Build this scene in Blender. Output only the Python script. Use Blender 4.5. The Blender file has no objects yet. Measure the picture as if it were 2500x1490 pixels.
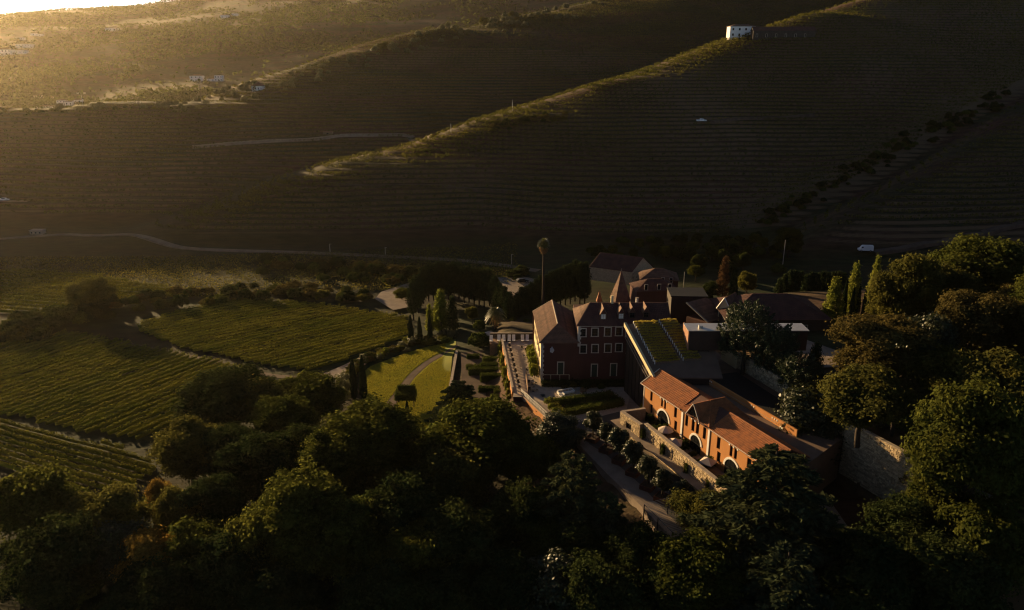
import bpy, math, random
import numpy as np
from mathutils import Vector, Matrix

# ---------------------------------------------------------------- camera, sky, sun, exposure
sc = bpy.context.scene
COL = sc.collection
FPX = 1900.0                      # focal length in photograph pixels (2500 wide)
PITCH = math.radians(18.0)
CAMZ = 70.0
SUN_EL = math.radians(9.6)
SUN_AZ = math.radians(-42.0)      # seen from above, to the left of +Y

cd = bpy.data.cameras.new('camera')
cd.sensor_width = 36.0
cd.lens = FPX / 2500.0 * 36.0
cd.clip_start = 0.5
cd.clip_end = 20000.0
cam = bpy.data.objects.new('camera', cd)
COL.objects.link(cam)
cam.location = (0, 0, CAMZ)
cam.rotation_euler = (math.radians(90) - PITCH, 0, 0)
sc.camera = cam

w = bpy.data.worlds.new('World')
sc.world = w
w.use_nodes = True
wn = w.node_tree.nodes
sky = wn.new('ShaderNodeTexSky')
sky.sky_type = 'NISHITA'
sky.sun_disc = False
sky.sun_elevation = SUN_EL
sky.sun_rotation = SUN_AZ
sky.altitude = 200
sky.air_density = 0.4
sky.dust_density = 0.3
sky.ozone_density = 1.0
tint = wn.new('ShaderNodeMixRGB')            # dusty evening air: the sky is warmer than the clear model
tint.blend_type = 'MULTIPLY'
tint.inputs[0].default_value = 1.0
tint.inputs[2].default_value = (1.0, .93, .82, 1)
w.node_tree.links.new(sky.outputs[0], tint.inputs[1])
w.node_tree.links.new(tint.outputs[0], wn['Background'].inputs[0])
wn['Background'].inputs[1].default_value = 0.05

sl = bpy.data.lights.new('sun', 'SUN')
sl.energy = 5.0
sl.angle = math.radians(0.55)
sl.color = (1.0, 0.68, 0.32)
sun = bpy.data.objects.new('sun', sl)
COL.objects.link(sun)
sdir = Vector((math.sin(SUN_AZ) * math.cos(SUN_EL), math.cos(SUN_AZ) * math.cos(SUN_EL), math.sin(SUN_EL)))
sun.rotation_euler = sdir.to_track_quat('Z', 'Y').to_euler()
sun.location = (-300, 300, 300)

sc.view_settings.view_transform = 'Standard'
sc.view_settings.look = 'None'
sc.view_settings.gamma = 1.0
sc.view_settings.use_curve_mapping = False
sc.view_settings.exposure = 1.42
HAZE_DENSITY = 0.000023
HAZE_G = 0.78
try:
    sc.cycles.use_denoising = True
    sc.cycles.max_bounces = 6
    sc.cycles.diffuse_bounces = 3
    sc.cycles.glossy_bounces = 2
    sc.cycles.transparent_max_bounces = 12
    sc.cycles.volume_bounces = 0
    sc.cycles.filter_width = 1.2
    sc.cycles.sample_clamp_indirect = 4.0
except Exception:
    pass

# ---------------------------------------------------------------- helpers
R = math.radians
CP, SP = math.cos(PITCH), math.sin(PITCH)


def ray(px, py):
    u = (px - 1250.0) / FPX
    v = (745.0 - py) / FPX
    return Vector((u, CP + v * SP, -SP + v * CP))


def P(px, py, z):
    """the point at height z on the line of sight through a photograph pixel"""
    d = ray(px, py)
    t = (z - CAMZ) / d.z
    return Vector((d.x * t, d.y * t, z))


def PY(px, py, Y):
    d = ray(px, py)
    t = Y / d.y
    return Vector((d.x * t, Y, CAMZ + d.z * t))


def hit(px, py, o, n):
    d = ray(px, py)
    c = Vector((0, 0, CAMZ))
    t = (Vector(o) - c).dot(n) / d.dot(n)
    return c + d * t


def depth(p):
    return p[1] * CP + (CAMZ - p[2]) * SP


def tag(o, label=None, cat=None, group=None, kind=None):
    if label: o['label'] = label
    if cat: o['category'] = cat
    if group: o['group'] = group
    if kind: o['kind'] = kind
    return o


def thing(name, label, cat, loc=(0, 0, 0), rz=0.0, group=None):
    o = bpy.data.objects.new(name, None)
    o.empty_display_size = 0.3
    COL.objects.link(o)
    o.location = loc
    o.rotation_euler = (0, 0, rz)
    return tag(o, label, cat, group)


def link(name, me, parent=None, loc=None, rz=0.0, scale=None):
    o = bpy.data.objects.new(name, me)
    COL.objects.link(o)
    if parent is not None: o.parent = parent
    if loc is not None: o.location = loc
    if rz: o.rotation_euler = (0, 0, rz)
    if scale is not None: o.scale = scale
    return o


def dup(o, loc=None, rz=None, scale=None, label=None, parent=None, group=None):
    c = o.copy()
    COL.objects.link(c)
    if parent is not None: c.parent = parent
    if loc is not None: c.location = loc
    if rz is not None: c.rotation_euler = (0, 0, rz)
    if scale is not None: c.scale = scale
    if label: c['label'] = label
    if group: c['group'] = group
    for ch in list(o.children):
        dup(ch, parent=c)
    return c


class MB:
    """collects faces and links them as one mesh object"""
    def __init__(s):
        s.v = []; s.f = []

    def add(s, vs, fs):
        b = len(s.v)
        s.v += [tuple(x) for x in vs]
        s.f += [tuple(i + b for i in f) for f in fs]
        return s

    def box(s, x0, x1, y0, y1, z0, z1):
        return s.add([(x0, y0, z0), (x1, y0, z0), (x1, y1, z0), (x0, y1, z0), (x0, y0, z1), (x1, y0, z1), (x1, y1, z1), (x0, y1, z1)],
                     [(0, 3, 2, 1), (4, 5, 6, 7), (0, 1, 5, 4), (1, 2, 6, 5), (2, 3, 7, 6), (3, 0, 4, 7)])

    def cbox(s, c, sx, sy, sz, rz=0.0):
        ca, sa = math.cos(rz), math.sin(rz)
        vs = []
        for dz in (-.5, .5):
            for dx, dy in ((-.5, -.5), (.5, -.5), (.5, .5), (-.5, .5)):
                x, y = dx * sx, dy * sy
                vs.append((c[0] + x * ca - y * sa, c[1] + x * sa + y * ca, c[2] + dz * sz))
        return s.add(vs, [(0, 3, 2, 1), (4, 5, 6, 7), (0, 1, 5, 4), (1, 2, 6, 5), (2, 3, 7, 6), (3, 0, 4, 7)])

    def prism(s, poly, z0, z1):
        n = len(poly)
        a = sum(poly[i][0] * poly[(i + 1) % n][1] - poly[(i + 1) % n][0] * poly[i][1] for i in range(n))
        if a < 0: poly = poly[::-1]
        vs = [(p[0], p[1], z0) for p in poly] + [(p[0], p[1], z1) for p in poly]
        fs = [tuple(range(n - 1, -1, -1)), tuple(range(n, 2 * n))]
        fs += [(i, (i + 1) % n, n + (i + 1) % n, n + i) for i in range(n)]
        return s.add(vs, fs)

    def tube(s, p0, p1, r0, r1=None, n=6, cap=True):
        if r1 is None: r1 = r0
        p0 = Vector(p0); p1 = Vector(p1)
        d = (p1 - p0)
        if d.length < 1e-6: return s
        d.normalize()
        a = d.cross(Vector((0, 0, 1)))
        if a.length < 1e-3: a = Vector((1, 0, 0))
        a.normalize()
        b = d.cross(a)
        vs = []
        for p, r in ((p0, r0), (p1, r1)):
            for i in range(n):
                t = 2 * math.pi * i / n
                vs.append(p + a * (r * math.cos(t)) + b * (r * math.sin(t)))
        fs = [(i, (i + 1) % n, n + (i + 1) % n, n + i) for i in range(n)]
        if cap: fs += [tuple(range(n - 1, -1, -1)), tuple(range(n, 2 * n))]
        return s.add(vs, fs)

    def path(s, pts, r, n=5):
        for i in range(len(pts) - 1): s.tube(pts[i], pts[i + 1], r, r, n)
        return s

    def mesh(s, name, m=None, smooth=False):
        me = bpy.data.meshes.new(name)
        me.from_pydata(s.v, [], s.f)
        if m is not None: me.materials.append(m)
        if smooth:
            me.polygons.foreach_set('use_smooth', [True] * len(me.polygons))
        me.update()
        return me

    def build(s, name, m=None, parent=None, loc=None, rz=0.0, smooth=False):
        return link(name, s.mesh(name, m, smooth), parent, loc, rz)


# ---------------------------------------------------------------- materials
def new_mat(name):
    m = bpy.data.materials.new(name)
    m.use_nodes = True
    nt = m.node_tree
    return m, nt, nt.nodes['Principled BSDF']


def mat(name, c1, c2=None, scale=1.0, rough=0.85, spec=0.25, bump=0.0, bscale=None, stretch=(1, 1, 1), island=0.0, metal=0.0, detail=4.0):
    m, nt, b = new_mat(name)
    N, L = nt.nodes, nt.links
    b.inputs['Roughness'].default_value = rough
    b.inputs['Specular IOR Level'].default_value = spec
    b.inputs['Metallic'].default_value = metal
    c2 = c2 or tuple(x * 0.7 for x in c1)
    g = N.new('ShaderNodeNewGeometry')
    mp = N.new('ShaderNodeMapping')
    mp.inputs['Scale'].default_value = stretch
    L.new(g.outputs['Position'], mp.inputs[0])
    nz = N.new('ShaderNodeTexNoise')
    nz.inputs['Scale'].default_value = scale
    nz.inputs['Detail'].default_value = detail
    L.new(mp.outputs[0], nz.inputs['Vector'])
    cr = N.new('ShaderNodeValToRGB')
    cr.color_ramp.elements[0].position = 0.33
    cr.color_ramp.elements[1].position = 0.68
    cr.color_ramp.elements[0].color = (*c1, 1)
    cr.color_ramp.elements[1].color = (*c2, 1)
    L.new(nz.outputs[0], cr.inputs[0])
    out = cr.outputs[0]
    if island:
        mr = N.new('ShaderNodeMapRange')
        mr.inputs['To Min'].default_value = 1 - island
        mr.inputs['To Max'].default_value = 1 + island
        L.new(g.outputs['Random Per Island'], mr.inputs[0])
        vm = N.new('ShaderNodeVectorMath'); vm.operation = 'SCALE'
        L.new(out, vm.inputs[0]); L.new(mr.outputs[0], vm.inputs['Scale'])
        out = vm.outputs[0]
    L.new(out, b.inputs['Base Color'])
    if bump:
        n2 = N.new('ShaderNodeTexNoise')
        n2.inputs['Scale'].default_value = bscale or scale * 6
        n2.inputs['Detail'].default_value = 5
        L.new(mp.outputs[0], n2.inputs['Vector'])
        bp = N.new('ShaderNodeBump')
        bp.inputs['Strength'].default_value = 0.8
        bp.inputs['Distance'].default_value = bump
        L.new(n2.outputs[0], bp.inputs['Height'])
        L.new(bp.outputs[0], b.inputs['Normal'])
    return m


def leaf_mat(name, c1, c2, transl=0.35, rough=0.6, spec=0.12, var=0.35, scale=0.35):
    m, nt, b = new_mat(name)
    N, L = nt.nodes, nt.links
    b.inputs['Roughness'].default_value = rough
    b.inputs['Specular IOR Level'].default_value = spec
    g = N.new('ShaderNodeNewGeometry')
    nz = N.new('ShaderNodeTexNoise')
    nz.inputs['Scale'].default_value = scale
    nz.inputs['Detail'].default_value = 2
    L.new(g.outputs['Position'], nz.inputs['Vector'])
    oi = N.new('ShaderNodeObjectInfo')
    ad = N.new('ShaderNodeMath'); ad.operation = 'MULTIPLY_ADD'
    L.new(oi.outputs['Random'], ad.inputs[0]); ad.inputs[1].default_value = 0.25; L.new(nz.outputs[0], ad.inputs[2])
    cr = N.new('ShaderNodeValToRGB')
    cr.color_ramp.elements[0].position = 0.4
    cr.color_ramp.elements[1].position = 0.85
    cr.color_ramp.elements[0].color = (*c1, 1)
    cr.color_ramp.elements[1].color = (*c2, 1)
    L.new(ad.outputs[0], cr.inputs[0])
    mr = N.new('ShaderNodeMapRange')
    mr.inputs['To Min'].default_value = 1 - var
    mr.inputs['To Max'].default_value = 1 + var
    L.new(g.outputs['Random Per Island'], mr.inputs[0])
    vm = N.new('ShaderNodeVectorMath'); vm.operation = 'SCALE'
    L.new(cr.outputs[0], vm.inputs[0]); L.new(mr.outputs[0], vm.inputs['Scale'])
    L.new(vm.outputs[0], b.inputs['Base Color'])
    if spec < .25:
        b = N.new('ShaderNodeBsdfDiffuse')
        L.new(vm.outputs[0], b.inputs[0])
    tr = N.new('ShaderNodeBsdfTranslucent')
    L.new(vm.outputs[0], tr.inputs[0])
    mx = N.new('ShaderNodeMixShader')
    mx.inputs[0].default_value = transl
    L.new(b.outputs[0], mx.inputs[1]); L.new(tr.outputs[0], mx.inputs[2])
    L.new(mx.outputs[0], N['Material Output'].inputs['Surface'])
    return m


M = {}
M['ochre'] = mat('ochre_render', (.46, .21, .075), (.38, .165, .055), .35, .9, .15, .01, 6, (1, 1, .4))
M['red'] = mat('dark_red_render', (.085, .036, .030), (.06, .026, .022), .3, .9, .15, .01, 5, (1, 1, .5))
M['cream'] = mat('cream_render', (.62, .50, .30), (.52, .42, .25), .5, .9, .15)
M['white'] = mat('white_paint', (.74, .71, .66), (.66, .63, .58), .8, .6, .3)
M['farwhite'] = mat('white_wash', (.86, .81, .77), (.78, .73, .69), .2, .9, .1)
M['granite'] = mat('granite_trim', (.46, .41, .35), (.34, .30, .26), 1.5, .8, .2, .01, 12)
M['tile'] = mat('terracotta_tile', (.33, .115, .04), (.20, .075, .032), 1.2, .8, .25, 0, None, (1, 1, 1), .22)
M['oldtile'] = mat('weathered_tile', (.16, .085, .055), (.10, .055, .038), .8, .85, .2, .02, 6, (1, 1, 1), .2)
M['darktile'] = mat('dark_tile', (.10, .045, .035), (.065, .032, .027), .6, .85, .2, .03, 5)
M['stone'] = mat('rubble_stone', (.46, .36, .23), (.33, .25, .16), 2.0, .9, .1, .03, 9, (1, 1, 1), .38)
M['mortar'] = mat('wall_mortar', (.22, .17, .12), (.15, .115, .08), 3, .95, .1, .02, 14)
M['cap'] = mat('coping_stone', (.33, .27, .21), (.25, .20, .16), 2, .85, .2, .01, 9, (1, 1, 1), .15)
M['corten'] = mat('dark_corten', (.035, .020, .016), (.022, .014, .012), .5, .55, .35)
M['rust'] = mat('rust_steel', (.12, .045, .025), (.08, .03, .02), 2, .7, .3)
M['schist'] = mat('dark_schist', (.06, .05, .042), (.04, .034, .03), 1.2, .9, .1, .03, 6)
M['rust_lit'] = mat('rust_sunlit_side', (.28, .135, .075), (.20, .095, .055), 1.5, .7, .25)  # paler rust for the tower's left wall, its sunlight put into the colour
M['road'] = mat('pale_road', (.20, .155, .12), (.13, .10, .08), .3, .95, .1, .02, 9)
M['metal'] = mat('dark_metal', (.03, .03, .032), (.02, .02, .022), 1, .4, .5, 0, None, (1, 1, 1), 0, .6)
M['steel'] = mat('pale_steel', (.5, .48, .45), (.42, .40, .37), 1, .35, .5, 0, None, (1, 1, 1), 0, .6)
M['membrane'] = mat('black_roof_membrane', (.010, .010, .012), (.006, .006, .008), .2, .7, .2)
M['deck'] = mat('roof_deck', (.17, .115, .085), (.125, .085, .065), .4, .9, .15, .01, 8)
M['gravel'] = mat('pale_gravel', (.24, .19, .155), (.17, .135, .11), .5, .95, .1, .02, 14)
M['asphalt'] = mat('asphalt', (.062, .056, .054), (.048, .044, .043), .4, .9, .2, .01, 14)
M['paving'] = mat('terrace_paving', (.36, .28, .22), (.28, .22, .175), 1.2, .85, .2, .01, 9, (1, 1, 1), 0)
M['dirt'] = mat('dirt_track', (.10, .07, .052), (.065, .046, .035), .4, .95, .1, .04, 4)
M['lawn'] = mat('mown_lawn', (.17, .17, .026), (.125, .14, .023), .18, .9, .1, .05, 7, (1, 1, 1))
M['glass'] = mat('dark_glass', (.012, .013, .015), (.008, .009, .01), .5, .25, .2)
M['wood'] = mat('teak', (.20, .12, .07), (.14, .085, .05), 3, .7, .2)
M['bark'] = mat('bark', (.055, .042, .032), (.035, .027, .02), 3, .95, .1, .03, 10)
M['soil'] = mat('dark_soil', (.05, .034, .024), (.035, .024, .018), 2, .95, .1, .03, 8)
M['fabric'] = mat('parasol_cloth', (.42, .34, .29), (.36, .30, .26), 1, .9, .1)
M['rubber'] = mat('rubber', (.015, .015, .015), None, 1, .8, .2)
M['carwhite'] = mat('car_white', (.75, .75, .76), (.70, .70, .71), .5, .25, .5)
M['redpaint'] = mat('dark_shutter_green', (.02, .035, .025), (.015, .028, .02), 1, .5, .3)
M['crest'] = mat('carved_crest', (.42, .42, .46), (.32, .32, .36), 6, .8, .2, .02, 20)
# ---------------------------------------------------------------- terrain
def sstep(t):
    t = np.clip(t, 0, 1)
    return t * t * (3 - 2 * t)


_lat = np.random.RandomState(5).rand(256, 256)


def vnoise(x, y, s, o=0):
    x = np.asarray(x, float) / s + o * 17.3
    y = np.asarray(y, float) / s + o * 9.7
    xi = np.floor(x).astype(int); yi = np.floor(y).astype(int)
    fx = x - xi; fy = y - yi
    fx = fx * fx * (3 - 2 * fx); fy = fy * fy * (3 - 2 * fy)
    a = _lat[xi % 256, yi % 256]; b = _lat[(xi + 1) % 256, yi % 256]
    c = _lat[xi % 256, (yi + 1) % 256]; d = _lat[(xi + 1) % 256, (yi + 1) % 256]
    return (a * (1 - fx) + b * fx) * (1 - fy) + (c * (1 - fx) + d * fx) * fy - .5


def softplus(s, w):
    return w * np.logaddexp(0, s / w)


def smax(a, b, k):
    return .5 * (a + b + np.sqrt((a - b) ** 2 + k * k))


def xl(Y):
    return np.interp(Y, [0, 60, 100, 110, 132, 147, 152, 185, 230, 260], [54, 41, 25, 20.5, 11, 4, 0, -2.6, -4, -4])


XRY = [0, 60, 107, 118.3, 132.5, 149.8, 165, 185, 230]
XRX = [88, 80, 61.9, 56.5, 53.0, 46.5, 43.5, 52, 70]


def xr(Y):
    return np.interp(Y, XRY, XRX)


RID1A = np.array((-128., 352.)); RID1B = np.array((145., 530.))
_n1 = np.array((-(RID1B - RID1A)[1], (RID1B - RID1A)[0])); _n1 /= np.linalg.norm(_n1)
RID2 = np.array([(-700., 400.), (-265., 482.), (-208., 545.), (-169., 612.), (-105.5, 682.), (-26., 752.), (104., 850.), (320., 1010.)])
GUL = np.array([(104., 326.), (160., 366.), (272., 448.), (400., 545.)])


def seg_dist(x, y, pts):
    best = None
    side = None
    for i in range(len(pts) - 1):
        a = pts[i]; b = pts[i + 1]; d = b - a; L = np.hypot(*d)
        t = np.clip(((x - a[0]) * d[0] + (y - a[1]) * d[1]) / (L * L), 0, 1)
        q = np.hypot(x - a[0] - t * d[0], y - a[1] - t * d[1])
        s = (d[0] * (y - a[1]) - d[1] * (x - a[0])) / L
        if best is None: best, side = q, np.sign(s)
        else:
            m = q < best
            best = np.where(m, q, best); side = np.where(m, np.sign(s), side)
    return best, side


TSTEP = 1.75


def Hparts(x, y):
    x = np.asarray(x, float); y = np.asarray(y, float)
    d = x - xl(y)
    zl = np.interp(d, [-200, -60, -40, -12.9, -11.7, -3.2, 1.2], [-9.5, -8, -7.4, -6.1, -4.5, -4.3, -.5])
    zr = (10.3 + .05 * np.maximum(0, x - xr(y))) * sstep((x - xr(y) - .6) / 3.0)
    near = zl + zr
    wv = sstep((y - 188) / 58)
    val = near * (1 - wv) + (-8 + .9 * vnoise(x, y, 45, 3)) * wv
    val = val - .13 * np.maximum(0, 112 - y)
    und = 9 * vnoise(x, y, 95, 1) + 4 * vnoise(x, y, 38, 2)
    F1 = -9.5 + .412 * (y - 312) + .85 * und
    s1 = (x - RID1A[0]) * _n1[0] + (y - RID1A[1]) * _n1[1] + 7 * vnoise(x, y, 60, 7)
    S1 = F1 - .62 * softplus(s1, 9.0)
    gd, gs = seg_dist(x, y, GUL)
    S1 = S1 - 7 * np.exp(-(gd / 13.) ** 2) + np.where(gs < 0, 5 * sstep(gd / 30.), 0)
    F2 = -9.5 + .285 * (y - 342) + .8 * und - 4
    S1 = S1 + 5 * np.exp(-((x - 205) / 34.) ** 2 - ((y - 548) / 26.) ** 2)
    for x0, y0, g0, sx, sy in ((205, 552, .3, 45, 26), (20, 432, .26, 26, 18), (-40, 392, .26, 24, 16), (75, 474, .26, 28, 18)):
        S1 = S1 - g0 * (y - y0) * np.exp(-((x - x0) / sx) ** 2 - ((y - y0) / sy) ** 2)
    rd, rs = seg_dist(x, y, RID2)
    s2 = rd * rs
    S2 = F2 - .55 * softplus(s2, 14.0)
    S2 = S2 + 30 * np.exp(-((x + 408) / 72.) ** 2 - ((y - 470) / 70.) ** 2) + 17 * np.exp(-((x + 265) / 95.) ** 2 - ((y - 490) / 40.) ** 2)  # first bump: unseen hill added left of view to shade the valley plain
    for x0, y0, g0, sx, sy in ((-52, 694, .25, 60, 40), (-92, 592, .24, 34, 24), (-120, 640, .2, 30, 26), (30, 770, .2, 40, 30)):
        S2 = S2 - g0 * (y - y0) * np.exp(-((x - x0) / sx) ** 2 - ((y - y0) / sy) ** 2)
    F3 = 14 + .112 * (y - 900) + .10 * (x + 1375) * (y - 900) / 1300. + 4 + 22 * vnoise(x, y, 330, 4) + 8 * vnoise(x, y, 110, 5)
    F3 = F3 - .22 * softplus(y - 2150 + .1 * (x + 1375), 60)
    F3 = np.minimum(F3, 252 + 12 * vnoise(x, y, 200, 6))
    return val, S1, S2, F3


def Hs(x, y):
    val, S1, S2, F3 = Hparts(x, y)
    hill = smax(S1, S2, 3.0)
    hill = -smax(-hill, -(168 + 10 * vnoise(x, y, 150, 8)), 10.0)
    m = sstep((hill - val - 1.5) / 4.0)
    z = smax(val, hill, 3.5)
    z = smax(z, F3, 5.0)
    m = m * sstep((hill - F3) / 6.0)
    return z, m


def twarp(x, y):
    return .9 * vnoise(x, y, 85, 14) + .45 * vnoise(x, y, 31, 15)


def terrace(z, m, x, y):
    wp = twarp(x, y)
    t = z / TSTEP + wp
    k = np.floor(t); f = t - k
    zt = TSTEP * (k + .12 * f + .88 * sstep((f - .5) / .42) - wp)
    return z + (zt - z) * m


def H(x, y):
    z, m = Hs(x, y)
    return terrace(z, m, x, y)


def grow(a, step, end, r=1.12):
    out = []
    while a < end:
        step *= r; a += step; out.append(a)
    return out


_gx = grow(360, 3, 4300)
XS = np.array([-v for v in _gx[::-1]] + list(np.arange(-360, 361, 3.0)) + _gx)
YS = np.concatenate([np.arange(8, 290, 2.4), np.arange(290, 640, .9), np.arange(640, 960, 1.9)])
YS = np.array(list(YS) + grow(float(YS[-1]), 2.2, 4600, 1.06))
GX, GY = np.meshgrid(XS, YS)
GZ = H(GX, GY)


def hm(x, y):
    """height of the terrain mesh itself"""
    i = min(max(int(np.searchsorted(XS, x)) - 1, 0), len(XS) - 2)
    j = min(max(int(np.searchsorted(YS, y)) - 1, 0), len(YS) - 2)
    fx = (x - XS[i]) / (XS[i + 1] - XS[i]); fy = (y - YS[j]) / (YS[j + 1] - YS[j])
    a, b, c, d = GZ[j, i], GZ[j, i + 1], GZ[j + 1, i], GZ[j + 1, i + 1]
    return float((a * (1 - fx) + b * fx) * (1 - fy) + (c * (1 - fx) + d * fx) * fy)


def ground(px, py, y0=60., y1=4000.):
    """first meeting of a line of sight with the terrain"""
    d = ray(px, py)
    t0 = y0 / d.y; t = t0
    n = 1500
    ts = np.geomspace(t0, y1 / d.y, n)
    xs_, ys_, zs_ = d.x * ts, d.y * ts, CAMZ + d.z * ts
    hz = H(xs_, ys_)
    b = np.nonzero(zs_ < hz)[0]
    if len(b) == 0: return None
    k = b[0]
    if k == 0: return Vector((xs_[0], ys_[0], hz[0]))
    a0 = zs_[k - 1] - hz[k - 1]; a1 = hz[k] - zs_[k]
    q = a0 / (a0 + a1)
    x = xs_[k - 1] * (1 - q) + xs_[k] * q; y = ys_[k - 1] * (1 - q) + ys_[k] * q
    return Vector((x, y, hm(x, y)))


def terrain_mat():
    m, nt, b = new_mat('hill_earth')
    N, L = nt.nodes, nt.links
    b.inputs['Roughness'].default_value = .95
    b.inputs['Specular IOR Level'].default_value = .1
    g = N.new('ShaderNodeNewGeometry')
    mp = N.new('ShaderNodeMapping'); mp.inputs['Scale'].default_value = (.35, 1, 1)
    L.new(g.outputs['Position'], mp.inputs[0])

    def noise(s, det):
        n = N.new('ShaderNodeTexNoise'); n.inputs['Scale'].default_value = s; n.inputs['Detail'].default_value = det
        L.new(mp.outputs[0], n.inputs['Vector']); return n
    n1 = noise(.035, 5); n2 = noise(.4, 5)
    cr = N.new('ShaderNodeValToRGB')
    e = cr.color_ramp.elements
    e[0].position = .36; e[0].color = (.070, .034, .024, 1)
    e[1].position = .62; e[1].color = (.032, .034, .015, 1)
    k = e.new(.5); k.color = (.050, .036, .021, 1)
    L.new(n1.outputs[0], cr.inputs[0])
    c2 = N.new('ShaderNodeValToRGB')
    c2.color_ramp.elements[0].position = .35; c2.color_ramp.elements[0].color = (.55, .55, .55, 1)
    c2.color_ramp.elements[1].position = .7; c2.color_ramp.elements[1].color = (1.35, 1.3, 1.2, 1)
    L.new(n2.outputs[0], c2.inputs[0])
    mu = N.new('ShaderNodeMixRGB'); mu.blend_type = 'MULTIPLY'; mu.inputs[0].default_value = 1
    L.new(cr.outputs[0], mu.inputs[1]); L.new(c2.outputs[0], mu.inputs[2])
    # terrace banks are bare schist and dry grass, the valley floor is rough dark turf
    sx = N.new('ShaderNodeSeparateXYZ'); L.new(g.outputs['Normal'], sx.inputs[0])
    r1 = N.new('ShaderNodeMapRange'); r1.inputs['From Min'].default_value = .93; r1.inputs['From Max'].default_value = .82
    L.new(sx.outputs['Z'], r1.inputs[0])
    bk = N.new('ShaderNodeMixRGB'); bk.inputs[2].default_value = (.118, .078, .046, 1)
    L.new(r1.outputs[0], bk.inputs[0]); L.new(mu.outputs[0], bk.inputs[1])
    sp = N.new('ShaderNodeSeparateXYZ'); L.new(g.outputs['Position'], sp.inputs[0])
    r2 = N.new('ShaderNodeMapRange'); r2.inputs['From Min'].default_value = -2.5; r2.inputs['From Max'].default_value = -6.5
    L.new(sp.outputs['Z'], r2.inputs[0])
    vf = N.new('ShaderNodeMixRGB'); vf.blend_type = 'MULTIPLY'; vf.inputs[2].default_value = (.42, .66, .40, 1)
    L.new(r2.outputs[0], vf.inputs[0]); L.new(bk.outputs[0], vf.inputs[1])
    L.new(vf.outputs[0], b.inputs['Base Color'])
    bp = N.new('ShaderNodeBump'); bp.inputs['Strength'].default_value = .6; bp.inputs['Distance'].default_value = .25
    n3 = noise(1.4, 6); L.new(n3.outputs[0], bp.inputs['Height']); L.new(bp.outputs[0], b.inputs['Normal'])
    return m


M['earth'] = terrain_mat()
_nx, _ny = len(XS), len(YS)
_v = np.stack([GX.ravel(), GY.ravel(), GZ.ravel()], 1)
_i = np.arange(_nx * _ny).reshape(_ny, _nx)
_f = np.stack([_i[:-1, :-1].ravel(), _i[:-1, 1:].ravel(), _i[1:, 1:].ravel(), _i[1:, :-1].ravel()], 1)
_me = bpy.data.meshes.new('terrain')
_me.from_pydata(_v, [], _f)
_me.materials.append(M['earth'])
_me.polygons.foreach_set('use_smooth', np.ones(len(_me.polygons), bool))
tag(link('terrain', _me), 'terraced valley hillsides', None, None, 'structure')


def strip(name, pts, width, m, lift=.12, res=2.0):
    """a road or track draped on the terrain"""
    P2 = [pts[0]]
    for a, b in zip(pts[:-1], pts[1:]):
        n = max(1, int((Vector(b[:2]) - Vector(a[:2])).length / res))
        for k in range(1, n + 1): P2.append((a[0] + (b[0] - a[0]) * k / n, a[1] + (b[1] - a[1]) * k / n))
    Q = [Vector((p[0], p[1])) for p in P2]
    for _ in range(6):
        Q = [Q[0]] + [(Q[i - 1] + Q[i] * 2 + Q[i + 1]) / 4 for i in range(1, len(Q) - 1)] + [Q[-1]]
    mb = MB()
    vs = []
    rows = 4
    for i, q in enumerate(Q):
        d = (Q[min(i + 1, len(Q) - 1)] - Q[max(i - 1, 0)]).normalized()
        n = Vector((-d.y, d.x))
        zc = max(hm(*(q + n * (width * k))) for k in (-.5, -.25, 0, .25, .5))
        zc2 = sum(hm(*(q + n * (width * k))) for k in (-.4, 0, .4)) / 3
        vs.append((q, n, max(zc2, zc - .25)))
    zz = [v[2] for v in vs]
    for _ in range(3):
        zz = [zz[0]] + [(zz[i - 1] + zz[i] * 2 + zz[i + 1]) / 4 for i in range(1, len(zz) - 1)] + [zz[-1]]
    V, Fc = [], []
    for (q, n, _), z in zip(vs, zz):
        a = q + n * width / 2; b = q - n * width / 2
        V += [(a.x, a.y, z + lift), (b.x, b.y, z + lift), (a.x + n.x * .5, a.y + n.y * .5, z - 1.2), (b.x - n.x * .5, b.y - n.y * .5, z - 1.2)]
    for i in range(len(Q) - 1):
        k = i * 4
        Fc += [(k, k + 1, k + 5, k + 4), (k + 2, k, k + 4, k + 6), (k + 1, k + 3, k + 7, k + 5)]
    mb.add(V, Fc)
    return tag(mb.build(name, m), None, None, None, 'structure')


def gpts(lst):
    out = []
    for p in lst:
        q = ground(*p)
        if q is not None: out.append((q.x, q.y))
    return out


strip('valley_road', gpts([(-60, 590), (40, 580), (160, 572), (320, 571), (390, 590), (440, 605), (560, 612), (760, 618), (900, 624), (1010, 630), (1130, 636), (1230, 648), (1315, 662)]), 3.8, M['road'], .15)
strip('farm_road', gpts([(2130, 617), (2200, 607), (2300, 588), (2400, 566), (2520, 540)]), 4.2, M['dirt'], .15)
strip('hill_track', gpts([(470, 358), (600, 350), (740, 342), (830, 333), (900, 330), (1000, 329), (1065, 333)]), 5.0, M['gravel'], .2)
strip('hill_path', gpts([(480, 287), (560, 294), (660, 302), (740, 306)]), 2.5, M['dirt'], .2)
strip('vineyard_track', gpts([(150, 815), (260, 832), (360, 850), (470, 872), (580, 900), (680, 922), (790, 925)]), 2.0, M['dirt'], .08)
strip('garden_track', gpts([(760, 935), (800, 920), (840, 905), (880, 885)]), 4.5, M['gravel'], .14)
strip('terrace_track', gpts([(640, 484), (700, 470), (750, 459)]), 3.0, M['dirt'], .2)
strip('lower_track', gpts([(800, 448), (950, 452), (1100, 458), (1300, 470)]), 2.2, M['dirt'], .2)
strip('upper_track', gpts([(1730, 297), (1800, 292), (1900, 287), (1985, 282)]), 3.4, M['dirt'], .25)
# ---------------------------------------------------------------- ground surfaces of the estate
def W2(px, py, z=0.0):
    q = P(px, py, z)
    return (q.x, q.y)


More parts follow.
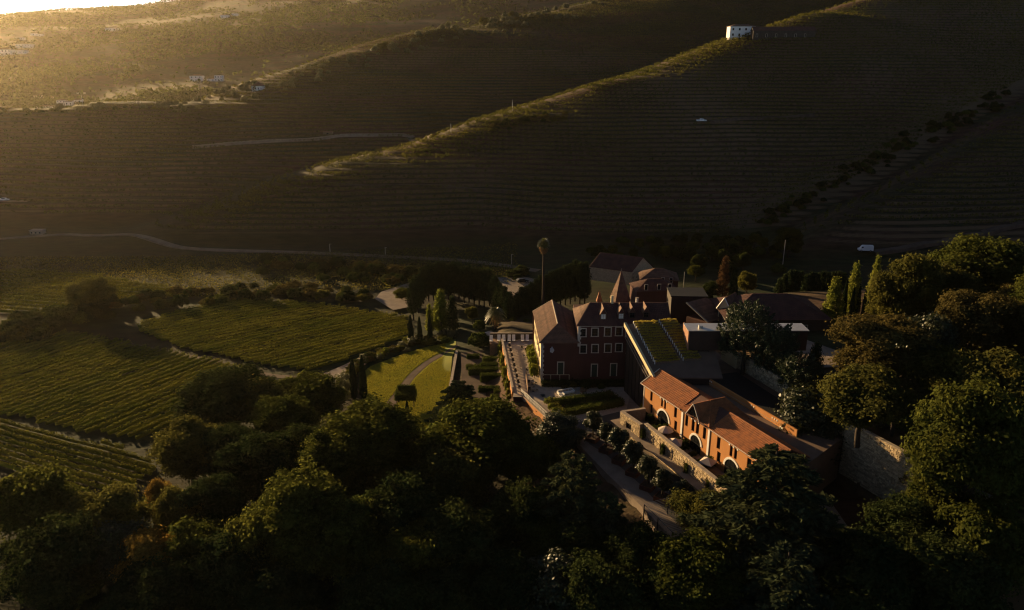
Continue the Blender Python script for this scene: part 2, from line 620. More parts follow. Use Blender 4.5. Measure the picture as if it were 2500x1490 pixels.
court_poly = [W2(1227, 836), W2(1253, 955), W2(1255, 968), W2(1273, 967), W2(1336, 1020), W2(1400, 1072), W2(1480, 1155), W2(1570, 1240), W2(1650, 1325),
              (34.5, 97.), (52, 97.), (52.5, 133), (46, 150), (43, 166), (42, 184), (3.5, 184), (3.0, 183), W2(1305, 829), W2(1270, 829)]
tag(MB().prism(court_poly, -5.0, 0.0).build('courtyard', M['gravel']), None, None, None, 'structure')
# driveway: a darker sheet on the court, between planters and garden wall
drv = [W2(1398, 1034, .004), W2(1512, 1005, .004), W2(1512, 1062, .004), W2(1640, 1150, .004), W2(1770, 1240, .004), W2(1800, 1330, .004), W2(1700, 1330, .004), W2(1640, 1265, .004), W2(1560, 1180, .004), W2(1480, 1110, .004), W2(1440, 1085, .004)]
tag(MB().add([(x, y, .006) for x, y in drv], [tuple(range(len(drv)))]).build('driveway', M['asphalt']), None, None, None, 'structure')

# stone wall builder: core, loose rubble facing as one part, coping stones one by one
def stone_facing(mb, length, z0, z1, rng, holes=(), zt=None, sx=.5, sz=.3, y=0.0):
    z = z0
    while z < z1 - .05:
        h = min(sz * rng.uniform(.75, 1.3), z1 - z)
        x = -rng.uniform(0, .3)
        while x < length:
            wd = sx * rng.uniform(.55, 1.5)
            x0, x1 = max(x, 0), min(x + wd, length)
            x += wd
            if x1 - x0 < .06: continue
            if any(x1 > a and x0 < b and z + h > c and z < d for a, b, c, d in holes): continue
            p = y - rng.uniform(.03, .10)
            g = .018
            jz = rng.uniform(-.02, .02)
            a = [(x0 + g, y, z + g), (x1 - g, y, z + g), (x1 - g, y, z + h - g), (x0 + g, y, z + h - g)]
            e = .045
            b = [(x0 + g + e, p, z + g + e * .6 + jz), (x1 - g - e, p - rng.uniform(-.02, .02), z + g + e * .6), (x1 - g - e, p, z + h - g - e * .6), (x0 + g + e, p - rng.uniform(-.02, .02), z + h - g - e * .6 + jz)]
            mb.add(a + b, [(4, 5, 6, 7), (0, 1, 5, 4), (1, 2, 6, 5), (2, 3, 7, 6), (3, 0, 4, 7)])
        z += h


def stone_wall(a, b, z0, z1, th, label, seed, holes=(), cap=True, name='stone_wall', capw=None, root=None, cat='wall', group=None):
    """a and b in plan, facing side on the right hand of a to b's left... the face looks towards -local Y"""
    d = Vector(b) - Vector(a)
    L = d.length
    rz = math.atan2(d.y, d.x)
    t = thing(name, label, cat, (a[0], a[1], 0), rz, group)
    rng = random.Random(seed)
    core = MB()
    xs_ = sorted({0, L} | {h[0] for h in holes} | {h[1] for h in holes})
    for x0, x1 in zip(xs_[:-1], xs_[1:]):
        hs = [h for h in holes if h[0] <= x0 + 1e-6 and h[1] >= x1 - 1e-6]
        if not hs: core.box(x0, x1, 0, th, z0, z1)
        else:
            h = hs[0]
            if h[2] > z0 + .05: core.box(x0, x1, 0, th, z0, h[2])
            if h[3] < z1 - .05: core.box(x0, x1, 0, th, h[3], z1)
    core.build('wall_core', M['mortar'], t)
    mb = MB()
    stone_facing(mb, L, z0, z1, rng, holes)
    tag(mb.build('stonework', M['stone'], t), None, None, None, 'stuff')
    if cap:
        x = 0.0
        base = None
        while x < L - .05:
            wd = min(rng.uniform(.9, 1.3), L - x)
            base_m = MB().box(x + .012, x + wd - .012, -.09, th + .06, z1 + .004, z1 + .10 + rng.uniform(0, .015))
            base_m.build('coping_stone', M['cap'], t)
            x += wd
    return t


# ---------------------------------------------------------------- orange house
ZE, ZG = 8.5, 2.0
A0 = P(1569, 936.6, ZE); B0 = P(1853, 1126, ZE)
ex = Vector((B0.x - A0.x, B0.y - A0.y, 0)); LH = ex.length; ex.normalize()
ey = Vector((-ex.y, ex.x, 0))
ORZ = math.atan2(ex.y, ex.x)
OO = Vector((A0.x, A0.y, 0)) + ey * .35            # wall line, eave overhangs .35
LT = LH + 2.0
oh = thing('orange_house', 'long ochre house with red tiled roof, white arches and a central gable', 'house', (OO.x, OO.y, 0), ORZ)


def fo(px, py, off=0.0):
    q = hit(px, py, OO + ey * off, ey) - OO
    return q.dot(ex), q.z


DEPTH = 7.6
TR = .56                                           # roof slope
s_pl, s_pr = fo(1667, 1010)[0], fo(1732.5, 1050)[0]
# openings on the facade (s0, s1, z0, z1, kind)
OPEN = []


def win(px0, py0, px1, py1, grow_=0):
    a = fo(px0, py0); b = fo(px1, py1)
    OPEN.append((min(a[0], b[0]), max(a[0], b[0]), min(a[1], b[1]), max(a[1], b[1])))


def winc(px, pyt, pyb, wd):
    s, zt = fo(px, pyt); _, zb = fo(px, pyb)
    OPEN.append((s - wd / 2, s + wd / 2, max(zb, ZG + .1), min(zt, ZE - .42)))


for px, t_, b_, w_ in ((1591, 957, 980, .75), (1591, 988, 1010, .75), (1617, 972, 994, .62), (1624.5, 977, 1000, .62), (1650, 995, 1021, .85), (1650, 1028, 1052, .85),
                       (1677.5, 1013, 1042, .8), (1694, 1013, 1055, .85), (1705, 1020, 1062, .85), (1721, 1044, 1074, .85),
                       (1755.5, 1068, 1098, .9), (1755.5, 1104, 1130, .9), (1786, 1089, 1116, .7), (1797, 1096, 1123, .7), (1830, 1120, 1146, 1.0)):
    winc(px, t_, b_, w_)
ARCH = []
for px, py, r in ((1620.5, 1004, 1.75), (1699.5, 1064, 1.45), (1788, 1124, 1.75)):
    s, zt = fo(px, py)
    ARCH.append((s, zt - r, r))
xs_ = sorted({0.0, LT} | {o[0] for o in OPEN} | {o[1] for o in OPEN})
wl = MB()
for x0, x1 in zip(xs_[:-1], xs_[1:]):
    cuts = sorted([(o[2], o[3]) for o in OPEN if o[0] <= x0 + 1e-6 and o[1] >= x1 - 1e-6])
    z = 0.5
    for c0, c1 in cuts:
        if c0 > z + .02: wl.box(x0, x1, 0, .35, z, c0)
        z = max(z, c1)
    if ZE - .1 > z: wl.box(x0, x1, 0, .35, z, ZE - .1)
wl.box(0, .35, .35, DEPTH, .5, ZE - .1)
wl.box(LT - .35, LT, .35, DEPTH, .5, ZE - .1)
wl.box(.35, LT - .35, DEPTH - .35, DEPTH, .5, ZE - .1)
HR = DEPTH / 2 * TR
wl.add([(0, -.0, ZE - .1), (0, DEPTH, ZE - .1), (0, DEPTH / 2, ZE + HR - .12), (.35, 0, ZE - .1), (.35, DEPTH, ZE - .1), (.35, DEPTH / 2, ZE + HR - .12)],
       [(0, 2, 1), (3, 4, 5), (0, 1, 4, 3), (1, 2, 5, 4), (2, 0, 3, 5)])
wl.build('wall', M['ochre'], oh)
for o in OPEN:
    f = MB()
    for x0, x1, z0, z1 in ((o[0], o[0] + .07, o[2], o[3]), (o[1] - .07, o[1], o[2], o[3]), (o[0] + .07, o[1] - .07, o[2], o[2] + .07), (o[0] + .07, o[1] - .07, o[3] - .07, o[3])):
        f.box(x0, x1, .14, .22, z0, z1)
    m_ = (o[0] + o[1]) / 2
    f.box(m_ - .025, m_ + .025, .145, .2, o[2] + .07, o[3] - .07)
    fr = f.build('window', M['metal'], oh)
    MB().box(o[0] + .07, o[1] - .07, .19, .21, o[2] + .07, o[3] - .07).build('pane', M['glass'], fr)
# dark void behind glass handled by closed walls; white lintels over paired windows
for px, py in ((1620.5, 971), (1699, 1008), (1791.5, 1088)):
    s, zt = fo(px, py)
    zt = min(zt, ZE - .42)
    lb = MB()
    lb.box(s - 1.15, s + 1.15, -.07, .0, zt - .02, zt + .26)
    for k in (-1.15, -.14, .87): lb.box(s + k, s + k + .28, -.065, -.001, zt - .42, zt - .022)
    lb.build('window_lintel', M['white'], oh)
for s, zc, r in ARCH:
    n = 14
    a = MB()
    for k in range(n):
        t0, t1 = math.pi * k / n + .008, math.pi * (k + 1) / n - .008
        vs = []
        for yy in (-.10, .0):
            for rr in (r, r + .38):
                for t in (t0, t1): vs.append((s + rr * math.cos(t), yy, zc + rr * math.sin(t)))
        a.add(vs, [(0, 1, 3, 2), (4, 6, 7, 5), (0, 4, 5, 1), (2, 3, 7, 6), (0, 2, 6, 4), (1, 5, 7, 3)])
    ar = a.build('arch', M['white'], oh)
    g = MB()
    pts = [(s + r * math.cos(math.pi * k / 20), zc + r * math.sin(math.pi * k / 20)) for k in range(21)]
    pts = [(s + r, ZG)] + pts + [(s - r, ZG)]
    g.add([(x, -.02, z) for x, z in pts], [tuple(range(len(pts) - 1, -1, -1))])
    g.build('arch_glass', M['glass'], oh)
    b_ = MB()
    for k in (-.33, .33): b_.box(s + k * r - .04, s + k * r + .04, -.05, -.021, ZG, zc + r * .9)
    b_.box(s - r, s + r, -.05, -.021, zc - .05, zc + .05)
    b_.build('arch_mullion', M['metal'], oh)
for s in (s_pl, s_pr):
    MB().box(s - .24, s + .24, -.12, -.001, ZG, ZE + .05).build('pilaster', M['white'], oh)
MB().box(s_pl - .24, s_pr + .24, -.2, -.121, ZE - .12, ZE + .16).build('cornice', M['white'], oh)
MB().box(0, .3, -.05, -.001, ZG, ZE - .1).build('quoin', M['granite'], oh)
for sa, sb in ((-.4, s_pl - .3), (s_pr + .3, LT)):
    MB().tube((sa, -.45, ZE - .16), (sb, -.45, ZE - .16), .075, .075, 6).build('gutter', M['granite'], oh)


def courses(parent, sa, sb, n, y0, y1, z0, z1, m, wave=.32, amp=.05, name='tile_course', clip=None):
    """n stepped courses of barrel tiles from the eave (y0,z0) up to the ridge (y1,z1); sb(k) may vary for hips"""
    for k in range(n):
        t0, t1 = k / n, (k + 1.12) / n
        ya, yb = y0 + (y1 - y0) * t0, y0 + (y1 - y0) * min(t1, 1.0)
        za, zb = z0 + (z1 - z0) * t0, z0 + (z1 - z0) * min(t1, 1.0)
        a = sa(t0) if callable(sa) else sa
        b = sb(t0) if callable(sb) else sb
        if b - a < .3: continue
        nt = max(1, int((b - a) / wave))
        vs, fs = [], []
        for i in range(nt * 3 + 1):
            x = a + (b - a) * i / (nt * 3)
            u = (0, amp, amp)[i % 3]
            vs += [(x, ya, za + .085 + u), (x, yb, zb + .0 + u * .8), (x, ya, za - .035)]
        for i in range(nt * 3):
            q = i * 3
            fs += [(q, q + 3, q + 4, q + 1), (q + 2, q + 5, q + 3, q)]
        mb = MB().add(vs, fs)
        mb.build(name, m, parent)


def slab(parent, pts, th, m, name='roof_deck'):
    """a thin solid under a roof surface (pts counter-clockwise from above)"""
    n = len(pts)
    v = [tuple(p) for p in pts] + [(p[0], p[1], p[2] - th) for p in pts]
    f = [tuple(range(n)), tuple(range(2 * n - 1, n - 1, -1))] + [(i, n + i, n + (i + 1) % n, (i + 1) % n) for i in range(n)]
    return MB().add(v, f).build(name, m, parent)


YR = DEPTH / 2
ZR = ZE + YR * TR
NC = 12
slab(oh, [(-.45, -.45, ZE - .19), (LT + .3, -.45, ZE - .19), (LT + .3, YR, ZR - .06), (-.45, YR, ZR - .06)], .12, M['darktile'])
slab(oh, [(-.45, YR, ZR - .06), (LT + .3, YR, ZR - .06), (LT + .3, DEPTH + .45, ZE - .19), (-.45, DEPTH + .45, ZE - .19)], .12, M['darktile'])
PLs, PRs = s_pl - .35, s_pr + .35
PM = (PLs + PRs) / 2
PHW = (PRs - PLs) / 2
ZPE = ZE + .15
PR_RISE = PHW * .62
ZPR = ZPE + PR_RISE
# the slopes left and right of the pavilion, its own hipped roof crossing them
courses(oh, -.45, lambda t: PLs - .02, NC, -.45, YR, ZE - .12, ZR, M['tile'])
courses(oh, lambda t: PRs + .02, LT + .3, NC, -.45, YR, ZE - .12, ZR, M['tile'])
courses(oh, -.45, LT + .3, NC, DEPTH + .45, YR, ZE - .12, ZR, M['tile'])
for sa, sb in ((-.45, PLs - .1), (PRs + .1, LT + .3)):
    x = sa
    while x < sb - .2:
        wd = min(.42, sb - x)
        rm = MB()
        vs = []
        for xx, rr in ((x, .16), (x + wd - .02, .135)):
            for k in range(6):
                t = math.pi * k / 5
                vs.append((xx, YR + rr * math.cos(t) * 1.1, ZR - .0 + rr * math.sin(t)))
        rm.add(vs, [(k, k + 1, k + 7, k + 6) for k in range(5)] + [(5, 4, 3, 2, 1, 0)])
        rm.build('ridge_tile', M['tile'], oh)
        x += .42
# verge on the left gable
MB().add([(-.55, -.5, ZE - .25), (-.4, -.5, ZE - .25), (-.4, YR, ZR + .02), (-.55, YR, ZR + .02), (-.55, -.5, ZE - .0), (-.4, -.5, ZE - .0), (-.4, YR, ZR + .2), (-.55, YR, ZR + .2)],
         [(0, 3, 2, 1), (4, 5, 6, 7), (0, 1, 5, 4), (1, 2, 6, 5), (2, 3, 7, 6), (3, 0, 4, 7)]).build('verge', M['granite'], oh)
# pavilion roof: hipped, with a small glazed gable in the middle of its front
yf, yb = -.5, DEPTH + .6
GH = ZPE + PR_RISE
px0, px1 = PLs - .1, PRs + .1
yg = 2.9
slab(oh, [(px0, yf, ZPE - .02), (PM, yg, GH - .04), (PM, yb - 2.2, GH - .04), (px0, yb, ZPE - .02)][::-1], .12, M['darktile'])
slab(oh, [(px1, yf, ZPE - .02), (px1, yb, ZPE - .02), (PM, yb - 2.2, GH - .04), (PM, yg, GH - .04)][::-1], .12, M['darktile'])


def span_courses(parent, e0, e1, r0, r1, n):
    """one object per course between an eave e0-e1 and a ridge r0-r1"""
    e0, e1, r0, r1 = map(Vector, (e0, e1, r0, r1))
    nrm = (e1 - e0).cross(r0 - e0).normalized()
    for k in range(n):
        t0, t1 = k / n, min(1, (k + 1.12) / n)
        l0, q0, l1, q1 = e0.lerp(r0, t0), e1.lerp(r1, t0), e0.lerp(r0, t1), e1.lerp(r1, t1)
        nt = max(1, int((q0 - l0).length / .32))
        vs, fs = [], []
        for i in range(nt * 3 + 1):
            u = i / (nt * 3)
            h = (0, .05, .05)[i % 3]
            a_, b_ = l0.lerp(q0, u), l1.lerp(q1, u)
            vs += [a_ + nrm * (.10 + h), b_ + nrm * (.02 + h * .8), a_ - nrm * .03]
        for i in range(nt * 3):
            q = i * 3
            fs += [(q, q + 3, q + 4, q + 1), (q + 2, q + 5, q + 3, q)]
        MB().add(vs, fs).build('tile_course', M['tile'], parent)


span_courses(oh, (px0, yb, ZPE), (px0, yf, ZPE), (PM, yb - 2.2, GH), (PM, yg, GH), 9)
span_courses(oh, (px1, yf, ZPE), (px1, yb, ZPE), (PM, yg, GH), (PM, yb - 2.2, GH), 9)
span_courses(oh, (px0, yf, ZPE), (px1, yf, ZPE), (PM, yg, GH), (PM, yg, GH), 9)
gw = 1.75
gp = [(PM - gw, yf - .02, ZPE + .02), (PM + gw, yf - .02, ZPE + .02), (PM, yf - .02, GH - .05)]
MB().add(gp, [(0, 1, 2)]).build('gable_glass', M['glass'], oh)
for sg in (-1, 1):
    bp_, ap_, bk_ = (PM + sg * (gw + .25), yf - .3, ZPE - .12), (PM, yf - .3, GH + .1), (PM, yg, GH + .1)
    tri = [bp_, ap_, bk_] if sg > 0 else [ap_, bp_, bk_]
    v_ = [Vector(p) for p in tri] + [Vector(p) - Vector((0, 0, .13)) for p in tri]
    MB().add(v_, [(0, 1, 2), (5, 4, 3), (0, 3, 4, 1), (1, 4, 5, 2), (2, 5, 3, 0)]).build('gable_roof', M['tile'], oh)
    MB().tube((bp_[0], bp_[1] - .03, bp_[2]), (ap_[0], ap_[1] - .03, ap_[2]), .09, .09, 5).build('barge_board', M['granite'], oh)
for k in (-.5, 0, .5):
    tt = 1 - abs(k)
    MB().tube((PM + gw * k, yf - .06, ZPE), (PM + gw * k, yf - .06, ZPE + PR_RISE * tt * .93), .035, .035, 4).build('gable_mullion', M['metal'], oh)
MB().tube((PM, yg, GH + .06), (PM, yb - 2.2, GH + .06), .14, .14, 6).build('ridge_tile', M['tile'], oh)
for q in (px0, px1):
    MB().tube((q, yb, ZPE + .04), (PM, yb - 2.2, GH + .06), .11, .11, 6).build('hip_tile', M['tile'], oh)
    MB().tube((q, yf, ZPE + .06), (PM, yg, GH + .08), .11, .11, 6).build('hip_tile', M['tile'], oh)
tag(MB().add([tuple(OO + ex * s + ey * t + Vector((0, 0, ZG))) for s, t in ((0, -7.4), (LT, -7.4), (LT, 0), (0, 0))], [(0, 1, 2, 3)]).build('garden_terrace', M['gravel']), None, None, None, 'structure')

# walled gardens before the orange house
WZ = 4.6
wa = P(1515, 1004, WZ); wp = P(1563, 1037, WZ); wb = P(1751, 1179, WZ); wc = P(1574, 995, WZ)
dW = (Vector((wp.x - wa.x, wp.y - wa.y))).normalized()
# front face left of travel a->b must look to the lower left: build from far end to near with -Y local facing out
def W_front(a, b): return (a.x, a.y), (b.x, b.y)


t1 = stone_wall((wa.x, wa.y), (wp.x, wp.y), -.3, WZ - .1, .6, 'lit rubble stone corner wall with a square window opening before the ochre house', 3,
                holes=[(1.9, 3.6, .5, 3.2)])
MB().box(1.95, 3.55, .3, .34, .55, 3.15).build('window_pane', M['glass'], t1)
for xx in (1.9, 2.72, 3.52): MB().box(xx, xx + .08, .22, .30, .5, 3.2).build('window_frame', M['metal'], t1)
nW = Vector((-dW.y, dW.x))
p2 = Vector((wp.x, wp.y)) + nW * .9 + dW * .1
p3 = Vector((wb.x, wb.y)) + (Vector((wb.x - wp.x, wb.y - wp.y)).normalized()) * 9
t2 = stone_wall(tuple(p2), tuple(p3), -.3, WZ, .6, 'long sunlit rubble stone garden wall running down beside the driveway', 4)
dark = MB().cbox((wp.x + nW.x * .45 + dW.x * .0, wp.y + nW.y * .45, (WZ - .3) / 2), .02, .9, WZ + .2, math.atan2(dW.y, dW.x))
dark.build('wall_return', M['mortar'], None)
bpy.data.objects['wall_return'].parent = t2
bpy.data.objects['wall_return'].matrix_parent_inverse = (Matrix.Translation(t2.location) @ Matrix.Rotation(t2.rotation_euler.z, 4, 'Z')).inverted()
stone_wall((wc.x, wc.y), (wa.x + .3, wa.y + .25), -.3, WZ - .12, .5, 'short return wall closing the top of the walled garden', 6)
# small light on the corner
# ---------------------------------------------------------------- modern wing with the planted roof
ZF = 9.5
ZFT = 15.4
pl0 = P(1523.5, 788, ZFT + .3); pl1 = P(1594, 919, ZF + .3)
XWF, YW1, XWN, YW0 = pl0.x, pl0.y, pl1.x, pl1.y
XW1 = 41.0
SLW = (ZFT - ZF) / (YW1 - YW0)
WN = Vector((0, -SLW, 1)).normalized()
WO = Vector((0, YW0, ZF))


def wz(y): return ZF + (y - YW0) * SLW


DZ = 7.9
mw = thing('modern_wing', 'modern wing with slatted glass side and raked planted roof', 'building', (0, 0, 0))


def wedge(x0n, x1n, x0f, x1f, dz0, dz1, y0=None, y1=None):
    y0 = YW0 if y0 is None else y0; y1 = YW1 if y1 is None else y1
    v = [(x0n, y0, dz0 if dz0 < -5 else wz(y0) + dz0), (x1n, y0, dz0 if dz0 < -5 else wz(y0) + dz0), (x1f, y1, dz0 if dz0 < -5 else wz(y1) + dz0), (x0f, y1, dz0 if dz0 < -5 else wz(y1) + dz0),
         (x0n, y0, wz(y0) + dz1), (x1n, y0, wz(y0) + dz1), (x1f, y1, wz(y1) + dz1), (x0f, y1, wz(y1) + dz1)]
    return MB().add(v, [(0, 3, 2, 1), (4, 5, 6, 7), (0, 1, 5, 4), (1, 2, 6, 5), (2, 3, 7, 6), (3, 0, 4, 7)])


wedge(XWN + .7, XW1, XWF + .7, XW1, -5.5, -.32).build('wall', M['corten'], mw)
wedge(XWN + .5, XW1 + .2, XWF + .5, XW1 + .2, -.3, 0).build('roof_deck', M['deck'], mw)
wedge(XWN, XWN + .5, XWF, XWF + .5, -.55, .36).build('parapet', M['cream'], mw)
for k in range(9):
    y = YW0 + .5 + k * (YW1 - YW0 - .8) / 8
    xx = XWN + .55 + (XWF - XWN) * (y - YW0) / (YW1 - YW0)
    MB().box(xx, xx + .12, y - .05, y + .05, .2, wz(y) - .56).build('mullion', M['metal'], mw)
for dz in (-1.3, -2.2, -3.1):
    MB().tube((XWN + .42, YW0 + .3, ZF + dz), (XWF + .42, YW1 - .3, ZFT + dz), .07, .07, 4).build('rail', M['cap'], mw)
for px in (1612, 1625):
    q = P(px, 908, DZ)
    MB().tube((q.x, q.y, DZ - .1), (q.x, q.y, DZ + .8), .12, .12, 8).tube((q.x, q.y, DZ + .8), (q.x, q.y, DZ + 1.0), .2, .05, 8).build('roof_vent', M['steel'], mw)

# deck behind the ochre house
DZ = 7.9
dk = [W2(1600, 925, DZ), tuple((OO + ex * (LT + 1) + ey * (DEPTH - .6))[:2]), (55.9, 118.3), (52.7, 132.5), (46.2, 149.8), (44.2, 160), W2(1672, 884, DZ)]
tag(MB().prism(dk, .2, DZ).build('upper_deck', M['deck']), None, None, None, 'structure')
# sunken hall: orange fascia and black flat roof
HZ = 9.1
h = [P(1717, 918, HZ), P(1866, 1003, HZ), P(1915, 1034, HZ), P(1985, 1030, HZ), P(1920, 985, HZ), P(1799, 908, HZ)]
hall = thing('black_roofed_hall', 'low hall with black flat roof edged by an orange fascia wall', 'building', (0, 0, 0))
hp = [(q.x, q.y) for q in h]
MB().prism(hp, DZ - .2, HZ - .05).build('roof', M['membrane'], hall)
fa = MB()
d0 = Vector((hp[2][0] - hp[0][0], hp[2][1] - hp[0][1])).normalized(); n0 = Vector((d0.y, -d0.x))
q0 = Vector(hp[0]) - d0 * .3; q1 = Vector(hp[2]) + d0 * 3
fa.add([(q0.x, q0.y, DZ), (q1.x, q1.y, DZ), (q1.x - n0.x * .28, q1.y - n0.y * .28, DZ), (q0.x - n0.x * .28, q0.y - n0.y * .28, DZ)] +
       [(q0.x, q0.y, HZ + .12), (q1.x, q1.y, HZ + .12), (q1.x - n0.x * .28, q1.y - n0.y * .28, HZ + .12), (q0.x - n0.x * .28, q0.y - n0.y * .28, HZ + .12)],
       [(0, 3, 2, 1), (4, 5, 6, 7), (0, 1, 5, 4), (1, 2, 6, 5), (2, 3, 7, 6), (3, 0, 4, 7)])
fa.build('fascia', M['ochre'], hall)
lg = MB()
for k in (2.0, 2.5, 3.0, 14.5, 15.2, 20, 20.6, 21.2):
    c = q0 + d0 * k + n0 * .03
    MB().cbox((c.x, c.y, HZ - .25), .22, .05, .3, math.atan2(d0.y, d0.x)).build('vent_grille', M['white'], hall)
c = q0 + d0 * 10 + n0 * .04
MB().cbox((c.x, c.y, DZ + .42), 22, .08, .07, math.atan2(d0.y, d0.x)).build('ledge', M['cap'], hall)

# lift tower and bridge
TZ0, TZ1, TZ2 = DZ, 12.6, 16.9
tb = P(1675, 891, ZF)
TX, TY = tb.x, tb.y
tw = thing('lift_tower', 'tall dark rust clad lift tower with a covered bridge leading off', 'tower', (TX, TY, 0))
MB().box(0, .25, .001, 5, DZ, TZ2).build('side_wall', M['rust_lit'], tw)
MB().box(.25, 24, 0, 4.2, TZ1, TZ2 - .12).build('bridge', M['corten'], tw)
MB().box(-.12, 24.2, -.12, 4.4, TZ2 - .12, TZ2 + .03).build('roof', M['steel'], tw)
MB().box(.5, 4.4, .4, 4, DZ, TZ1 - .002).build('glass_shaft', M['glass'], tw)
for x in (.4, 1.2, 2.0, 2.8, 3.6, 4.3): MB().box(x, x + .1, .3, .4, DZ, TZ1 - .004).build('mullion', M['metal'], tw)
MB().box(4.3, 4.55, .3, 4, DZ, TZ1 - .004).build('pier', M['corten'], tw)
MB().box(2.4, 3.2, 1.4, 2.2, TZ2 + .03, TZ2 + .5).build('roof_vent', M['steel'], tw)
for x in (9, 12): MB().box(x, x + 1.1, -.03, -.001, TZ1 + .7, TZ2 - .8).build('window', M['glass'], tw)
# ramp rail beside the tower
rr = thing('handrail', 'slanting steel handrail beside the dark lift tower', 'handrail', (0, 0, 0))
ra, rb = P(1725, 843, DZ + 1.0), P(1749, 878, DZ + 1.0)
MB().tube(ra, rb, .05, .05, 5).build('top_rail', M['cap'], rr)
for k in range(4):
    q = ra.lerp(rb, k / 3.0)
    MB().tube((q.x, q.y, DZ), q, .04, .04, 5).build('post', M['metal'], rr)

# upper retaining wall of rubble
rw = [Vector((46.2, 150.2)), Vector((52.7, 132.7)), Vector((56.2, 118.5)), Vector((61.9, 105.6)), Vector((67.5, 93))]
rl = ['sunlit rubble retaining wall above the black flat roof, nearest the lift tower', 'rubble retaining wall under the dark pines, beyond the twin flues',
      'rubble retaining wall half hidden behind the bushy tree at the lower end of the deck', 'tall rubble retaining wall with coping at the foot of the pale feathery bush']
for i in range(4):
    z0 = 6.9 if i < 2 else 1.2
    stone_wall(tuple(rw[i] + (Vector((0.0, -.02)))), tuple(rw[i + 1]), z0, 10.9, .55, rl[i], 11 + i, group=None, name='retaining_wall')
# yellow wall and small shelter at its head
yw = thing('yellow_wall', 'sunlit cream wall standing below the covered bridge', 'wall', (0, 0, 0))
ya, yb2 = P(1766, 846, DZ + 3), P(1798, 866, DZ + 3)
mw_ = MB(); ang = math.atan2(yb2.y - ya.y, yb2.x - ya.x)
mw_.cbox(((ya.x + yb2.x) / 2, (ya.y + yb2.y) / 2, DZ + 1.75), (yb2 - ya).length + .6, .3, 3.5, ang)
mw_.build('wall', M['cream'], yw)
MB().cbox(((ya.x + yb2.x) / 2, (ya.y + yb2.y) / 2, DZ + 3.56), (yb2 - ya).length + .7, .42, .1, ang).build('coping', M['cap'], yw)
sh = thing('shelter', 'small white framed shelter against the cream wall', 'shelter', tuple(P(1785, 885, DZ)), ang)
MB().box(-1.5, 1.5, -1.0, .3, 2.0, 2.12).build('roof', M['cap'], sh)
for x in (-1.4, 1.3):
    for y in (-.9, .1): MB().box(x, x + .14, y, y + .14, 0, 2.0).build('leg', M['white'], sh)
fl = []
for k, px in enumerate((1933, 1940.5)):
    q = P(px, 955, 8.0)
    f = thing('flue_pipe', 'dark flue pipe, the %s of two beside the retaining wall' % ('taller left-hand one' if k == 0 else 'slightly lower one'), 'flue', tuple(q))
    MB().tube((0, 0, -1), (0, 0, 4.9 - k * .12), .26, .26, 10).build('pipe', M['metal'], f)
    MB().tube((0, 0, 4.95 - k * .12), (0, 0, 5.15 - k * .12), .3, .3, 10).build('cap', M['steel'], f)
# ---------------------------------------------------------------- generic roof pieces
def tiled_face(parent, a, b, c, d, m, n=None, wave=.36, amp=.05, name='roof_slope'):
    """stepped tile courses between eave a->b and ridge d->c (any quad or triangle when c == d), one joined part"""
    a, b, c, d = Vector(a), Vector(b), Vector(c), Vector(d)
    up = ((c + d) / 2 - (a + b) / 2).length
    n = n or max(3, int(up / .55))
    nrm = (b - a).cross(d - a)
    if nrm.length < 1e-6: nrm = (b - a).cross(c - a)
    nrm.normalize()
    mb = MB()
    for k in range(n):
        t0, t1 = k / n, min(1.0, (k + 1.1) / n)
        l0, r0 = a.lerp(d, t0), b.lerp(c, t0)
        l1, r1 = a.lerp(d, t1), b.lerp(c, t1)
        L = (r0 - l0).length
        nt = max(1, int(L / wave))
        vs, fs = [], []
        for i in range(nt * 2 + 1):
            u = i / (nt * 2)
            p0, p1 = l0.lerp(r0, u), l1.lerp(r1, u)
            h = amp if i % 2 else 0.0
            vs += [p0 + nrm * (.06 + h), p1 + nrm * (.02 + h * .8), p0 - nrm * .03]
        for i in range(nt * 2):
            q = i * 3
            fs += [(q, q + 3, q + 4, q + 1), (q + 2, q + 5, q + 3, q)]
        mb.add(vs, fs)
    o = mb.build(name, m, parent)
    return o


def ridge(parent, a, b, m, r=.15, name='ridge_tile'):
    return MB().tube(a, b, r, r, 6).build(name, m, parent)


def facade_window(parent, x, z, wd, ht, y, frame=M['granite'], fw=.2, door=False, nx=2, nz=2):
    """a stone surround standing proud of a wall in the plane y, with sash bars and panes"""
    f = MB()
    f.box(x - wd / 2, x - wd / 2 + fw, y - .09, y, z, z + ht)
    f.box(x + wd / 2 - fw, x + wd / 2, y - .09, y, z, z + ht)
    f.box(x - wd / 2 + fw, x + wd / 2 - fw, y - .09, y, z + ht - fw, z + ht)
    if not door: f.box(x - wd / 2 - .06, x + wd / 2 + .06, y - .13, y, z - fw * .7, z - .002)
    o = f.build('door_surround' if door else 'window', frame, parent)
    if door:
        MB().box(x - wd / 2 + fw, x + wd / 2 - fw, y - .04, y - .002, z, z + ht - fw).build('door_leaf', M['redpaint'], o)
    else:
        MB().box(x - wd / 2 + fw, x + wd / 2 - fw, y - .03, y - .002, z, z + ht - fw).build('pane', M['glass'], o)
        b = MB()
        for k in range(1, nx): b.box(x - wd / 2 + fw + (wd - 2 * fw) * k / nx - .025, x - wd / 2 + fw + (wd - 2 * fw) * k / nx + .025, y - .05, y - .031, z, z + ht - fw)
        for k in range(1, nz): b.box(x - wd / 2 + fw, x + wd / 2 - fw, y - .056, y - .0305, z + (ht - fw) * k / nz - .02, z + (ht - fw) * k / nz + .02)
        b.build('sash_bar', M['metal'], o)
    return o


# ---------------------------------------------------------------- manor house
c0 = P(1320.5, 934, 0)
FY = c0.y
X0 = c0.x


def fz(px, py):
    q = PY(px, py, FY)
    return q.x, q.z


